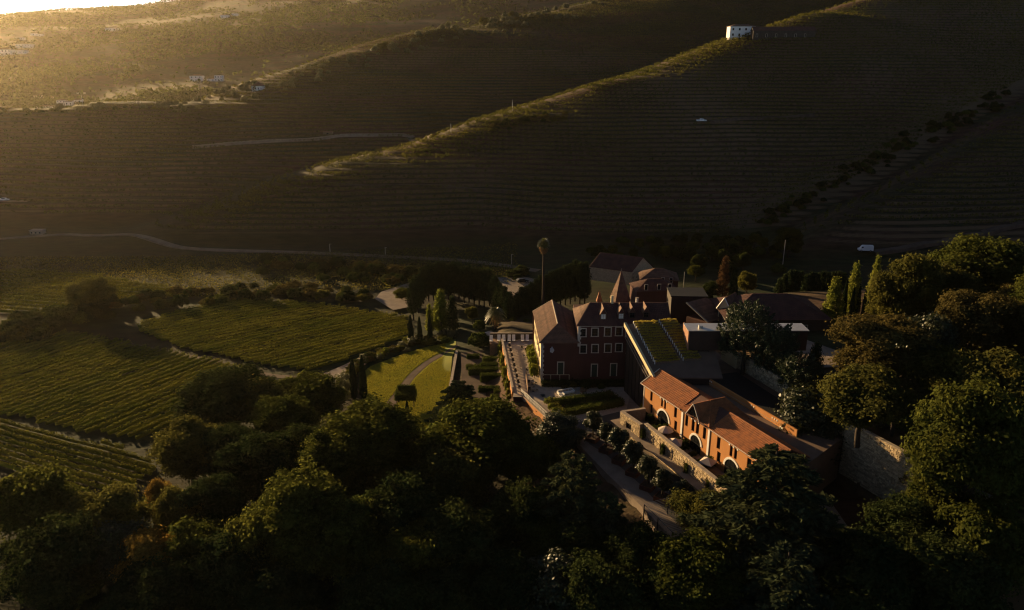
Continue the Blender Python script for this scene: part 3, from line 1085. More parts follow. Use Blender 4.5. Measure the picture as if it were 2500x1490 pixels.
XA = X0
XJ = fz(1411, 850)[0]
XE = fz(1548, 850)[0]
ZL = fz(1319, 836)[1]
ZM = fz(1412, 795)[1]
mn = thing('manor_house', 'dark red manor house with stone framed windows, dormers and hipped tile roofs', 'house', (0, 0, 0))
bl = P(1297, 761, ZL)
BY = bl.y
lw = MB()
lw.prism([(XA, FY), (XJ, FY), (XJ, BY), (XA - .9, BY)], -.5, ZL - .05)
lw.build('wing_wall', M['red'], mn)
mwall = MB().box(XJ + .001, XE, FY - .02, FY + 15, -.5, ZM - .05)
mwall.build('main_wall', M['red'], mn)
MB().add([(XA - .08, FY + .35, -.2), (XA - .98, BY, -.2), (XA - .98, BY, ZL - .1), (XA - .08, FY + .35, ZL - .1)], [(0, 1, 2, 3)][::-1]).build('side_wall', M['cream'], mn)
rngq = random.Random(2)
for (xq, z0, z1) in ((XA, 0, ZL - .1), (XJ, 8.6, ZM - .1)):
    z = z0
    k = 0
    while z < z1 - .1:
        hh = min(.55, z1 - z)
        wq = .62 if k % 2 else .42
        MB().box(xq - .1, xq + wq, FY - .1, FY + .35, z + .012, z + hh - .012).build('quoin_stone', M['granite'], mn)
        z += hh; k += 1
# mullioned stone openings down the lit side wall
for k in range(5):
    t = (k + .5) / 5.4
    y = FY + 1.2 + t * (BY - FY - 1)
    x = XA - .1 - .9 * (y - FY) / (BY - FY)
    for z in (1.0, 5.2):
        s = MB().cbox((x - .05, y, z + 1.0), .14, 1.5, 2.1)
        o = s.build('side_window', M['granite'], mn)
        MB().cbox((x - .125, y, z + 1.0), .02, 1.1, 1.7).build('pane', M['glass'], o)
for px, pt, pb in ((1423.2, 801, 821.5), (1452.7, 800, 820.5), (1484.3, 798.5, 820), (1511.4, 797.5, 819), (1424, 841, 861.5), (1453, 840, 860.5), (1484.5, 838.5, 859.5), (1511.3, 837.5, 858), (1536, 803, 822), (1538, 843, 862)):
    x, zt = fz(px, pt); _, zb = fz(px, pb)
    facade_window(mn, x, zb, 1.66, zt - zb, FY - .022, nx=2, nz=3)
for px, pt in ((1369, 883), (1451.5, 888), (1498.5, 886.5)):
    x, zt = fz(px, pt)
    facade_window(mn, x, max(zt - 3.1, .05), 1.6, min(3.1, zt), FY - (.001 if px < 1400 else .022), door=True)
# carved crest
x, z = fz(1347.5, 855)
cr_ = MB()
n = 16
pts = []
for k in range(n):
    a = 2 * math.pi * k / n
    r = .55 + .08 * math.cos(a * 5)
    pts.append((x + r * .82 * math.cos(a), z + r * 1.1 * math.sin(a)))
cr_.add([(p[0], FY - .16, p[1]) for p in pts] + [(p[0], FY - .005, p[1]) for p in pts], [tuple(range(n))[::-1]] + [(i, (i + 1) % n, n + (i + 1) % n, n + i) for i in range(n)])
cr_.tube((x, FY - .16, z + .45), (x, FY - .16, z + .85), .2, .08, 6)
cr_.cbox((x, FY - .2, z), .45, .1, .6)
cr_.build('crest', M['crest'], mn)
MB().box(XA - .1, XJ, FY - .14, FY + .2, ZL - .18, ZL - .001).build('cornice', M['granite'], mn)
MB().box(XJ - .1, XE + .2, FY - .2, FY + .2, ZM - .22, ZM - .001).build('cornice', M['granite'], mn)
# left wing: hipped roof with ridge running back
zr = ZL + 2.9
rf = P(1361.5, 791, zr); rb_ = P(1350, 747.5, zr)
e = .45
LF = (XA - e, FY - e, ZL); RF = (XJ + .2, FY - e, ZL); LB = (XA - .9 - e, BY + .2, ZL); RB = (XJ + .2, BY + .2, ZL)
rbv = (rb_.x, BY + .2, zr)
tiled_face(mn, LF, RF, rf, rf, M['oldtile'])
tiled_face(mn, LB, LF, rf, rbv, M['oldtile'])
tiled_face(mn, RF, RB, rbv, rf, M['oldtile'])
slab(mn, [LF, RF, tuple(rf)], .1, M['oldtile'], 'roof_lining')
MB().add([LB, RB, rbv, (LB[0], BY, 0), (RB[0], BY, 0)], [(0, 1, 2), (1, 0, 3, 4)]).build('back_gable', M['red'], mn)
ridge(mn, rf, rbv, M['cap']); ridge(mn, LF, rf, M['oldtile']); ridge(mn, RF, rf, M['oldtile']); ridge(mn, LB, rbv, M['cap'], .11)
# main block: hipped roof, ridge along x, four dormers
YD = 11.0
zmr = PY(1450, 740, FY + YD / 2).z
xr0 = PY(1441, 741, FY + YD / 2).x
MX1 = XE + 8
e = .4
a = (XJ - e, FY - e, ZM); b = (MX1, FY - e, ZM); c = (MX1, FY + YD / 2, zmr); d = (xr0, FY + YD / 2, zmr)
a2 = (XJ - e, FY + YD + e, ZM); b2 = (MX1, FY + YD + e, ZM)
MB().box(XE + .001, MX1 - .2, FY + 2.0, FY + YD, 0, ZM - .06).build('main_wall', M['red'], mn)
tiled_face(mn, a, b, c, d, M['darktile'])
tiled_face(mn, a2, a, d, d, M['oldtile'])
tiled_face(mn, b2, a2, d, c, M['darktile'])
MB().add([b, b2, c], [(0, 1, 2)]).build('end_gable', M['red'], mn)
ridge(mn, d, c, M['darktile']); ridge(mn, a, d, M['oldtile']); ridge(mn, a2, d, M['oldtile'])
slope = (zmr - ZM) / (YD / 2 + e)
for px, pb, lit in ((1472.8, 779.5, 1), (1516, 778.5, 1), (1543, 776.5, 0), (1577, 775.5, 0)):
    # sits on the front slope: find the sill point on the roof plane
    n_ = Vector((0, -slope, 1)).normalized()
    q = hit(px, pb, (0, FY - e, ZM), n_)
    w_, h_, g_ = 1.35, 1.2, 1.15
    dm = MB()
    yb_ = min(q.y + (h_ + g_) / slope, FY + YD / 2 + .3)
    dm.add([(q.x - w_ / 2, q.y, q.z - .2), (q.x + w_ / 2, q.y, q.z - .2), (q.x + w_ / 2, q.y, q.z + h_), (q.x, q.y, q.z + h_ + g_), (q.x - w_ / 2, q.y, q.z + h_)] +
           [(q.x - w_ / 2, q.y + h_ / slope, q.z + h_), (q.x + w_ / 2, q.y + h_ / slope, q.z + h_)],
           [(0, 1, 2, 3, 4), (0, 4, 5), (1, 6, 2)])
    do = dm.build('dormer', M['darktile'], mn)
    rr_ = MB()
    ov = .16
    for sg in (-1, 1):
        rr_.add([(q.x + sg * (w_ / 2 + ov), q.y - .25, q.z + h_ - .22), (q.x, q.y - .25, q.z + h_ + g_ + .04), (q.x, yb_, q.z + h_ + g_ + .04), (q.x + sg * (w_ / 2 + ov), q.y + h_ / slope, q.z + h_ - .22),
                 (q.x + sg * (w_ / 2 + ov), q.y - .25, q.z + h_ - .12), (q.x, q.y - .25, q.z + h_ + g_ + .16), (q.x, yb_, q.z + h_ + g_ + .16), (q.x + sg * (w_ / 2 + ov), q.y + h_ / slope, q.z + h_ - .12)],
                [(0, 1, 2, 3), (4, 5, 6, 7), (0, 1, 5, 4), (3, 2, 6, 7), (0, 3, 7, 4)])
    rr_.build('dormer_roof', M['oldtile'], do)
    fm = MB()
    for x0, x1, z0, z1 in ((-.55, -.44, .0, 1.2), (.44, .55, .0, 1.2), (-.44, .44, 0, .1), (-.44, .44, 1.1, 1.2), (-.035, .035, .1, 1.1), (-.44, -.0351, .72, .77), (.0351, .44, .72, .77)):
        fm.box(q.x + x0, q.x + x1, q.y - .09, q.y - .001, q.z + z0, q.z + z1)
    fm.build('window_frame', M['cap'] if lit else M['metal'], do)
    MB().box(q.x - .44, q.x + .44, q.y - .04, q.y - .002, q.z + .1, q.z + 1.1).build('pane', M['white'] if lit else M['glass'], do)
    MB().tube((q.x, q.y - .2, q.z + h_ + g_ + .1), (q.x, q.y - .2, q.z + h_ + g_ + .5), .07, .02, 5).build('finial', M['tile'], do)
for px, pt, pb, sx in ((1494, 722, 741, .55), (1410.5, 763, 775, .4)):
    Yc = FY + (YD / 2 if px > 1450 else 7)
    q0_, q1_ = PY(px, pb, Yc), PY(px, pt, Yc)
    ch = MB().box(q0_.x - sx / 2, q0_.x + sx / 2, Yc - .3, Yc + .3, q0_.z - 1.5, q1_.z)
    ch.build('chimney', M['cream'], mn)
# pointed roof tower behind
ap = PY(1514.5, 662, FY + 24); bb = PY(1514, 731, FY + 24)
tt = thing('pointed_tower', 'square tower with a steep pointed tile roof rising behind the manor', 'tower', (bb.x, FY + 24, 0), R(14))
hw = 1.95
MB().box(-hw + .2, hw - .2, -hw + .2, hw - .2, 0, bb.z).build('wall', M['red'], tt)
hz_ = ap.z - bb.z
cs = [(-hw, -hw, bb.z), (hw, -hw, bb.z), (hw, hw, bb.z), (-hw, hw, bb.z)]
for i in range(4):
    tiled_face(tt, cs[i], cs[(i + 1) % 4], (0, 0, ap.z), (0, 0, ap.z), M['oldtile'], 14)
    ridge(tt, cs[i], (0, 0, ap.z), M['oldtile'], .1, 'hip_tile')
MB().tube((0, 0, ap.z - .1), (0, 0, ap.z + .7), .1, .03, 6).build('finial', M['cap'], tt)
tl = PY(1463, 735, FY + 17)
t_ = thing('roof_pinnacle', 'small pointed pinnacle standing on the back of the manor roof', 'pinnacle', (tl.x, FY + 17, 0))
MB().box(-.5, .5, -.5, .5, 8, tl.z).build('shaft', M['oldtile'], t_)
tp = PY(1463, 716, FY + 17)
for i in range(4):
    cc = [(-.65, -.65, tl.z), (.65, -.65, tl.z), (.65, .65, tl.z), (-.65, .65, tl.z)]
    tiled_face(t_, cc[i], cc[(i + 1) % 4], (0, 0, tp.z + .6), (0, 0, tp.z + .6), M['tile'], 5)


# ---------------------------------------------------------------- other buildings
def house(name, label, cat, c, rz, wd, dp, hw, rise, wall, roof, kind='hip', wins=(), group=None, over=.35, far=False, hip=None, wf=None):
    """c is the middle of the plan at ground; front faces local -Y. wins: (x, z, w, h, side) side 0 front 1 left"""
    t = thing(name, label, cat, c, rz, group)
    x0, x1, y0, y1 = -wd / 2, wd / 2, -dp / 2, dp / 2
    MB().box(x0, x1, y0, y1, -1.5, hw).build('wall', wall, t)
    o = over
    E = [(x0 - o, y0 - o, hw), (x1 + o, y0 - o, hw), (x1 + o, y1 + o, hw), (x0 - o, y1 + o, hw)]
    zr_ = hw + rise
    if kind == 'flat':
        MB().box(x0 - .15, x1 + .15, y0 - .15, y1 + .15, hw + .002, hw + .25).build('roof', roof, t)
    else:
        hp_ = (dp / 2 if hip is None else hip) if kind == 'hip' else -o
        a, b = (x0 + hp_, 0, zr_), (x1 - hp_, 0, zr_)
        if kind == 'hip' and a[0] > b[0]: a = b = (0, 0, zr_)
        if far:
            r = MB()
            r.add([E[0], E[1], b, a], [(0, 1, 2, 3)]); r.add([E[2], E[3], a, b], [(0, 1, 2, 3)])
            if kind == 'hip': r.add([E[3], E[0], a], [(0, 1, 2)]); r.add([E[1], E[2], b], [(0, 1, 2)])
            r.build('roof', roof, t)
        else:
            tiled_face(t, E[0], E[1], b, a, roof); tiled_face(t, E[2], E[3], a, b, roof)
            if kind == 'hip':
                tiled_face(t, E[3], E[0], a, a, roof); tiled_face(t, E[1], E[2], b, b, roof)
                for e_, q in ((E[0], a), (E[3], a), (E[1], b), (E[2], b)): ridge(t, e_, q, roof, .12, 'hip_tile')
            ridge(t, a, b, roof, .14)
        if kind == 'gable':
            g = MB()
            for xx in (x0, x1): g.add([(xx, y0, hw), (xx, y1, hw), (xx, 0, zr_)], [(0, 1, 2)])
            g.build('gable', wall, t)
    for (x, z, w_, h_, side) in wins:
        f = MB()
        if side == 0:
            f.box(x - w_ / 2, x + w_ / 2, y0 - .08, y0 - .002, z, z + h_)
            p = MB().box(x - w_ / 2 + .12, x + w_ / 2 - .12, y0 - .1, y0 - .081, z + .08, z + h_ - .12)
        else:
            f.box(x0 - .08, x0 - .002, x - w_ / 2, x + w_ / 2, z, z + h_)
            p = MB().box(x0 - .1, x0 - .081, x - w_ / 2 + .12, x + w_ / 2 - .12, z + .08, z + h_ - .12)
        fo_ = f.build('window', wf or M['granite'], t)
        p.build('pane', M['glass'], fo_)
    return t


# barn with stone gable behind the manor
q = P(1541, 690, -2)
g1, g2 = P(1541, 690, -2), P(1592, 678, -2)
rzb = math.atan2((g2 - g1).y, (g2 - g1).x)
barn = thing('stone_barn', 'long barn with rubble stone gable end and dark tile roof', 'barn', tuple(g1), rzb)
wb_ = (g2 - g1).length; Lb = 27.0
MB().prism([(0, 0), (wb_, 0), (wb_, Lb), (0, Lb)], -1, 3.6).build('wall', M['stone'], barn)
rg = 3.6 + wb_ * .42
MB().add([(0, -.0, 3.6), (wb_, 0, 3.6), (wb_ / 2, 0, rg)], [(0, 1, 2)]).build('gable', M['stone'], barn)
# the barn's long side runs to the left of the gable
bpy.data.objects.remove([o for o in barn.children if o.name.startswith('wall')][0])
la = P(1437, 676, -2)
vx = Matrix.Rotation(-rzb, 3, 'Z') @ (la - g1)
dlen = Vector((vx.x, vx.y)).length
ux = Vector((vx.x, vx.y)).normalized()
off = Vector((ux.x * dlen, ux.y * dlen))
MB().prism([(0, 0), (wb_, 0), (wb_ + off.x, off.y), (off.x, off.y)], -1, 3.6).build('wall', M['stone'], barn)
tiled_face(barn, (off.x - .3, off.y - .3, 3.6), (-.2, -.4, 3.6), (wb_ / 2, -.3, rg), (wb_ / 2 + off.x, off.y, rg), M['darktile'])
tiled_face(barn, (wb_ + .3, -.3, 3.6), (wb_ + off.x, off.y, 3.6), (wb_ / 2 + off.x, off.y, rg), (wb_ / 2, -.3, rg), M['darktile'])
_mb = MB(); stone_facing(_mb, wb_, 0, 3.5, random.Random(8), sx=.7, sz=.4)
tag(_mb.build('stonework', M['stone'], barn), None, None, None, 'stuff')
q = PY(1612, 700, 234)
house('farmhouse', 'farmhouse with brighter red hipped roof, the higher one behind the pointed tower', 'house', (q.x, 238, -2), R(-6), 11.5, 9, q.z + 4.2, 2.6, M['red'], M['oldtile'], 'hip', [(x, 3.5, 1.1, 1.7, 0) for x in (1, 3.6)])
q = PY(1600, 716, 222)
house('farmhouse', 'farmhouse with dark hipped roof, the lower one just right of the pointed tower', 'house', (q.x, 225, -1), R(5), 12.5, 8.5, q.z + 2.0, 2.6, M['red'], M['darktile'], 'hip', [(x, 4.0, 1.1, 1.8, 0) for x in (-3.5, .4, 3.6)])
q = P(1555, 738, 4)
pr = thing('white_pier', 'short white pier beside the farmhouse wall', 'pier', (q.x, q.y, 0))
MB().box(-.3, .3, -.3, .3, 0, 5.2).build('shaft', M['white'], pr); MB().box(-.38, .38, -.38, .38, 5.2, 5.35).build('cap', M['cap'], pr)
# dark cube and red roofed link between wing and upper house
q = P(1700, 785, 9)
house('link_block', 'dark flat topped block with a bright raking edge behind the lift tower', 'building', (q.x - 1.5, q.y + 5, 0), R(-3), 8.5, 7, 14.6, 0, M['corten'], M['membrane'], 'flat')
ra_, rb2_ = P(1676, 739, 14.5), P(1729, 788, 11.5)
lk = thing('link_roof', 'small lean-to red tile roof with pale raking parapet', 'roof', (0, 0, 0))
dd = Vector((rb2_.x - ra_.x, rb2_.y - ra_.y, 0)); dd.normalize(); pp = Vector((-dd.y, dd.x, 0))
if pp.x < 0: pp = -pp
MB().tube(ra_, rb2_, .22, .22, 4).build('parapet', M['cap'], lk)
tiled_face(lk, tuple(rb2_ + pp * .2), tuple(rb2_ + pp * 7), tuple(ra_ + pp * 7), tuple(ra_ + pp * .2), M['oldtile'])
MB().prism([tuple((ra_ + pp * .3)[:2]), tuple((rb2_ + pp * .3)[:2]), tuple((rb2_ + pp * 6.8)[:2]), tuple((ra_ + pp * 6.8)[:2])], 0, 11).build('wall', M['red'], lk)

# upper house with hipped roof
UX0, UX1 = PY(1775, 790, 163).x, PY(2026, 790, 163).x
uh = house('upper_house', 'broad dark house with hipped tile roof above the rubble retaining wall', 'house', ((UX0 + UX1) / 2, 163 + 7.5, 9.6), 0, UX1 - UX0, 15, 4.0, 3.7, M['corten'], M['darktile'], 'hip', [(-9 + 3 * k, 1.0, 1.2, 1.8, 0) for k in range(6)], hip=7.5)
q = PY(1978, 770, 165)
sk = MB()
for k in range(5): sk.add([(q.x - uh.location.x + k * .55 - 3.0 + .7 * j, q.y - uh.location.y + j * 2.2, 4.95 + j * 1.05) for j in (0, 1)] + [(q.x - uh.location.x + k * .55 - 2.7 + .7 * j, q.y - uh.location.y + j * 2.2, 4.95 + j * 1.05) for j in (1, 0)], [(0, 3, 2, 1)])
tag(sk.build('skylight_slat', M['steel'], uh))
pg = P(1766, 775, 12.0)
po = thing('gabled_porch', 'narrow sunlit cream porch with a steep pale edged gable', 'porch', (pg.x, pg.y, 8.0), R(-38))
pt_ = P(1764.5, 740, 15).z
MB().box(-1.35, 1.35, 0, 6, 0, 6.4).build('wall', M['cream'], po)
MB().add([(-1.35, 0, 6.4), (1.35, 0, 6.4), (0, 0, 8.5)], [(0, 1, 2)]).build('gable', M['cream'], po)
for sg in (-1, 1):
    MB().tube((sg * 1.75, -.25, 5.85), (0, -.25, 8.75), .13, .13, 4).build('barge_board', M['white'], po)
tiled_face(po, (-1.75, 6, 5.8), (-1.75, -.3, 5.8), (0, -.3, 8.65), (0, 6, 8.65), M['oldtile'])
tiled_face(po, (1.75, -.3, 5.8), (1.75, 6, 5.8), (0, 6, 8.65), (0, -.3, 8.65), M['oldtile'])
tag(MB().add([P(1930, 830, 10.75), P(2075, 832, 11.0), P(2075, 895, 11.0), P(1940, 900, 10.75)], [(0, 3, 2, 1)]).build('forecourt', M['gravel']), None, None, None, 'structure')

# ---------------------------------------------------------------- garden walls and the terrace edge
stone_wall(W2(1113, 858, -4.5), W2(1097, 945, -4.5), -7, -4.35, .5, 'sunlit low rubble wall along the edge of the lawn', 21, cap=True)
ta, tb_ = W2(1227, 838), W2(1253, 957)
tw_ = thing('terrace_wall', 'tall terrace retaining wall topped by a pale parapet beside the clipped hedges', 'wall', (0, 0, 0))
d_ = Vector((tb_[0] - ta[0], tb_[1] - ta[1])); Lw = d_.length; d_.normalize(); n_ = Vector((d_.y, -d_.x))
ang_ = math.atan2(d_.y, d_.x)
cx, cy = (ta[0] + tb_[0]) / 2, (ta[1] + tb_[1]) / 2
MB().cbox((cx + n_.x * .16, cy + n_.y * .16, -2.3), Lw, .3, 4.6, ang_).build('wall', M['ochre'], tw_)
for s in (0, 1):
    pass
for k in range(17):
    q = Vector(ta) + d_ * (Lw * k / 16)
    MB().cbox((q.x + n_.x * .1, q.y + n_.y * .1, .5), .28, .28, 1.0, ang_).build('pier', M['cap'], tw_)
MB().cbox((cx + n_.x * .1, cy + n_.y * .1, 1.07), Lw + .3, .4, .13, ang_).build('coping', M['cap'], tw_)
MB().cbox((cx + n_.x * .1, cy + n_.y * .1, .12), Lw + .2, .24, .23, ang_).build('plinth', M['cap'], tw_)
# lower deck step at the terrace end, ramp wall with railing
sx0, sx1 = W2(1255, 905), W2(1286, 914)
ps = thing('timber_screen', 'upright timber screen standing across the sunlit terrace', 'screen', (0, 0, 0))
pa, pb_ = P(1284.5, 928, 0), P(1289, 962, 0)
MB().cbox(((pa.x + pb_.x) / 2, (pa.y + pb_.y) / 2, .75), (pb_ - pa).length, .16, 1.5, math.atan2(pb_.y - pa.y, pb_.x - pa.x)).build('panel', M['wood'], ps)
MB().tube((pa.x, pa.y, 0), (pa.x, pa.y, 2.0), .1, .1, 6).build('post', M['wood'], ps)
MB().tube((pb_.x, pb_.y, 0), (pb_.x, pb_.y, 1.7), .1, .1, 6).build('post', M['wood'], ps)
rwl = thing('ramp_wall', 'sunlit orange retaining wall with pale footing below the ramp railing', 'wall', (0, 0, 0))
r0, r1 = P(1273, 962, 0), P(1338, 1022, 0)
d2 = Vector((r1.x - r0.x, r1.y - r0.y)); L2 = d2.length; d2.normalize(); n2 = Vector((d2.y, -d2.x)); a2_ = math.atan2(d2.y, d2.x)
mid = ((r0.x + r1.x) / 2 + n2.x * .2, (r0.y + r1.y) / 2 + n2.y * .2)
MB().cbox((mid[0], mid[1], -1.95), L2 + 1.5, .3, 4.1, a2_).build('wall', M['ochre'], rwl)
MB().cbox((mid[0] + n2.x * .2, mid[1] + n2.y * .2, -2.75), L2 + 1.6, .35, .25, a2_).build('footing', M['cap'], rwl)
MB().cbox((mid[0], mid[1], .14), L2 + 1.5, .36, .08, a2_).build('coping', M['cap'], rwl)
rl_ = thing('ramp_railing', 'dark metal railing along the edge above the orange ramp wall', 'railing', (0, 0, 0))
for k in range(10):
    q = Vector((r0.x, r0.y)) + d2 * (L2 * k / 9) + n2 * .15
    MB().tube((q.x, q.y, .18), (q.x, q.y, 1.25), .045, .045, 5).build('post', M['metal'], rl_)
for z in (.5, .85, 1.25):
    q0 = Vector((r0.x, r0.y)) + n2 * .15; q1 = Vector((r1.x, r1.y)) + n2 * .15
    MB().tube((q0.x, q0.y, z), (q1.x, q1.y, z), .04, .04, 5).build('rail', M['metal'], rl_)
stp = thing('lower_wall', 'dark red wall at the terrace corner in shade', 'wall', (0, 0, 0))
s0, s1 = P(1253, 969, 0), P(1273, 968, 0)
MB().box(s0.x, s1.x, s1.y - .35, s1.y - .03, -5, -.02).build('wall', M['red'], stp)
MB().box(s0.x - .1, s1.x + .1, s1.y - .42, s1.y + .05, .002, .1).build('coping', M['cap'], stp)
# ---------------------------------------------------------------- foliage
M['leaf'] = leaf_mat('leaf_green', (.034, .045, .012), (.082, .085, .017), .55)
M['leaf2'] = leaf_mat('leaf_olive', (.055, .058, .018), (.11, .10, .022), .55)
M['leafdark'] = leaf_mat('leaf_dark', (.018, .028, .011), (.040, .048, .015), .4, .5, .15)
M['leafpale'] = leaf_mat('leaf_pale', (.11, .13, .022), (.17, .17, .03), .45)
M['leafbrown'] = leaf_mat('leaf_autumn', (.056, .048, .018), (.088, .068, .022), .35)
M['leafgold'] = leaf_mat('leaf_gold', (.16, .095, .022), (.22, .14, .03), .4)
M['needle'] = leaf_mat('cedar_needle', (.026, .036, .020), (.052, .058, .026), .2, .6, .2)
M['pine'] = leaf_mat('pine_needle', (.024, .038, .018), (.045, .06, .024), .2, .5, .3)
M['cyp'] = leaf_mat('cypress_green', (.016, .026, .012), (.032, .042, .016), .15, .7, .2)
M['cypbrown'] = leaf_mat('dry_cypress', (.07, .038, .02), (.10, .055, .025), .2, .7, .2)
M['vinehill'] = leaf_mat('hill_vine_leaf', (.06, .065, .016), (.13, .115, .026), .45, .5, .1, .4, .03)
M['hedge'] = leaf_mat('hedge_green', (.04, .055, .014), (.07, .08, .018), .3)
M['roofgrass'] = leaf_mat('roof_hedge', (.36, .28, .055), (.48, .37, .075), .55)
M['magnolia'] = leaf_mat('glossy_leaf', (.022, .03, .012), (.045, .048, .016), .2, .5, .28)
M['olive'] = leaf_mat('olive_leaf', (.075, .078, .035), (.12, .115, .05), .35, .5, .3)
M['vine'] = leaf_mat('vine_leaf', (.105, .115, .018), (.18, .165, .028), .25, .5, .2, .35, .09)
M['frond'] = leaf_mat('palm_frond', (.06, .065, .022), (.10, .10, .03), .3, .4, .4)
M['deadfrond'] = leaf_mat('dead_frond', (.16, .09, .04), (.22, .13, .06), .3, .8, .1)
M['feather'] = leaf_mat('feathery_leaf', (.14, .13, .035), (.20, .18, .05), .5)


def unit(v):
    return v / np.maximum(np.linalg.norm(v, axis=1, keepdims=True), 1e-9)


def leafcards(C, Nn, size, rng, aspect=1.6, along=None):
    """rhombus leaves: centres, facing normals, sizes -> verts, faces"""
    n = len(C)
    r = rng.normal(size=(n, 3)) if along is None else along + .25 * rng.normal(size=(n, 3))
    t = unit(r - Nn * np.sum(r * Nn, axis=1, keepdims=True))
    b = np.cross(Nn, t)
    s = np.asarray(size).reshape(-1, 1) * np.ones((n, 1))
    V = np.stack([C - t * s * aspect * .5, C + b * s * .5, C + t * s * aspect * .5, C - b * s * .5], 1).reshape(-1, 3)
    Fc = np.arange(4 * n).reshape(n, 4)
    return V, Fc


def np_mesh(name, V, Fc, m):
    me = bpy.data.meshes.new(name)
    me.from_pydata(V, [], Fc)
    me.materials.append(m)
    me.update()
    return me


def cat_(parts):
    V, Fc, o = [], [], 0
    for v, f in parts:
        V.append(v); Fc.append(f + o); o += len(v)
    return np.concatenate(V), np.concatenate(Fc)


UP = np.array([0, 0, 1.])


def lobed_cloud(rng, lobes, clumps, leaves, leaf, spread, low=-.35, upb=.25):
    """lobes: list of (centre, radius xyz). clumps on their shells, leaves round every clump"""
    Cs, Ns = [], []
    for c, r in lobes:
        d = unit(rng.normal(size=(clumps * 2, 3)))
        d = d[d[:, 2] > low][:clumps]
        k = rng.uniform(.72, 1.06, size=(len(d), 1)) + (rng.rand(len(d), 1) < .2) * rng.uniform(.1, .34, size=(len(d), 1))
        p = np.asarray(c) + d * np.asarray(r) * k
        keep = np.ones(len(p), bool)
        for c2, r2 in lobes:
            if c2 is c: continue
            keep &= np.sum(((p - np.asarray(c2)) / (np.asarray(r2) * .78)) ** 2, axis=1) > 1
        p, d = p[keep], d[keep]
        if len(p) == 0: continue
        nl = rng.poisson(leaves * 1.6, size=len(p)) + 4
        idx = np.repeat(np.arange(len(p)), nl)
        sp = (spread * rng.uniform(.6, 1.25, size=len(p)))[idx]
        off = rng.normal(size=(len(idx), 3)) * sp[:, None] * np.array([1, 1, .72])
        Cs.append(p[idx] + off)
        Ns.append(unit(d[idx] * .5 + UP * upb + off / (sp[:, None] + 1e-6) * .35 + .55 * rng.normal(size=(len(idx), 3))))
    C = np.concatenate(Cs); Nn = np.concatenate(Ns)
    V, Fc = leafcards(C, Nn, leaf * rng.uniform(.65, 1.3, size=len(C)), rng)
    th = np.linspace(0, 2 * np.pi, 7)[:-1]; ph = np.linspace(-1.3, 1.3, 5)
    S_ = np.array([[np.cos(p) * np.cos(t), np.cos(p) * np.sin(t), np.sin(p)] for p in ph for t in th])
    Q_ = np.array([[i * 6 + j, i * 6 + (j + 1) % 6, (i + 1) * 6 + (j + 1) % 6, (i + 1) * 6 + j] for i in range(4) for j in range(6)])
    for c, r in lobes:
        Fc = np.concatenate([Fc, Q_ + len(V)]); V = np.concatenate([V, np.asarray(c) + S_ * np.asarray(r) * .62])
    return V, Fc


def limbs(rng, h, r0, tips, lean=0.05):
    mb = MB()
    pts = [Vector((0, 0, -1.5))]
    n = 6
    for i in range(1, n + 1):
        t = i / n
        pts.append(Vector((rng.normal() * lean * h * t, rng.normal() * lean * h * t, h * t)))
    for i in range(n):
        mb.tube(pts[i], pts[i + 1], r0 * (1 - .75 * i / n), r0 * (1 - .75 * (i + 1) / n), 7, False)
    for tp in tips:
        k = rng.randint(2, n)
        a = pts[k]; b = Vector(tp)
        m_ = a.lerp(b, .5) + Vector((0, 0, -.06 * (b - a).length))
        r = r0 * .33
        mb.tube(a, m_, r, r * .7, 5, False); mb.tube(m_, b, r * .7, r * .25, 5, False)
    return mb.mesh('trunk', M['bark'], True)


PROTO = {}


def broad(key, seed, Rr=5.0, h=13.0, nl=15, clumps=46, leaves=40, leaf=.34, spread=.55, flat=.8, m='leaf', base=.32, top=1.0):
    rng = np.random.RandomState(seed)
    lobes = []
    cz0, cz1 = h * base, h
    mid = (cz0 + cz1) / 2
    hh = (cz1 - cz0) / 2
    for i in range(nl):
        t = (i + .5) / nl
        z = 1 - 2 * t * .93
        a = i * 2.39996 + rng.uniform(-.4, .4)
        rr = math.sqrt(max(0, 1 - (z * .92) ** 2)) * rng.uniform(.42, .86)
        r = Rr * rng.uniform(.20, .44)
        c = np.array([Rr * rr * math.cos(a), Rr * rr * math.sin(a), mid + hh * z * .74 + rng.uniform(-.09, .09) * h])
        lobes.append((c, np.array([r, r, r * flat])))
    lobes.append((np.array([0, 0, mid]), np.array([Rr * .55, Rr * .55, hh * .7])))
    V, Fc = lobed_cloud(rng, lobes, clumps, leaves, leaf * .8, spread)
    crown = np_mesh('crown', V, Fc, M[m])
    tr = limbs(rng, h * .72, Rr * .065 + .08, [l[0] for l in lobes[:-1]][::2])
    PROTO[key] = (tr, crown, Rr, h)


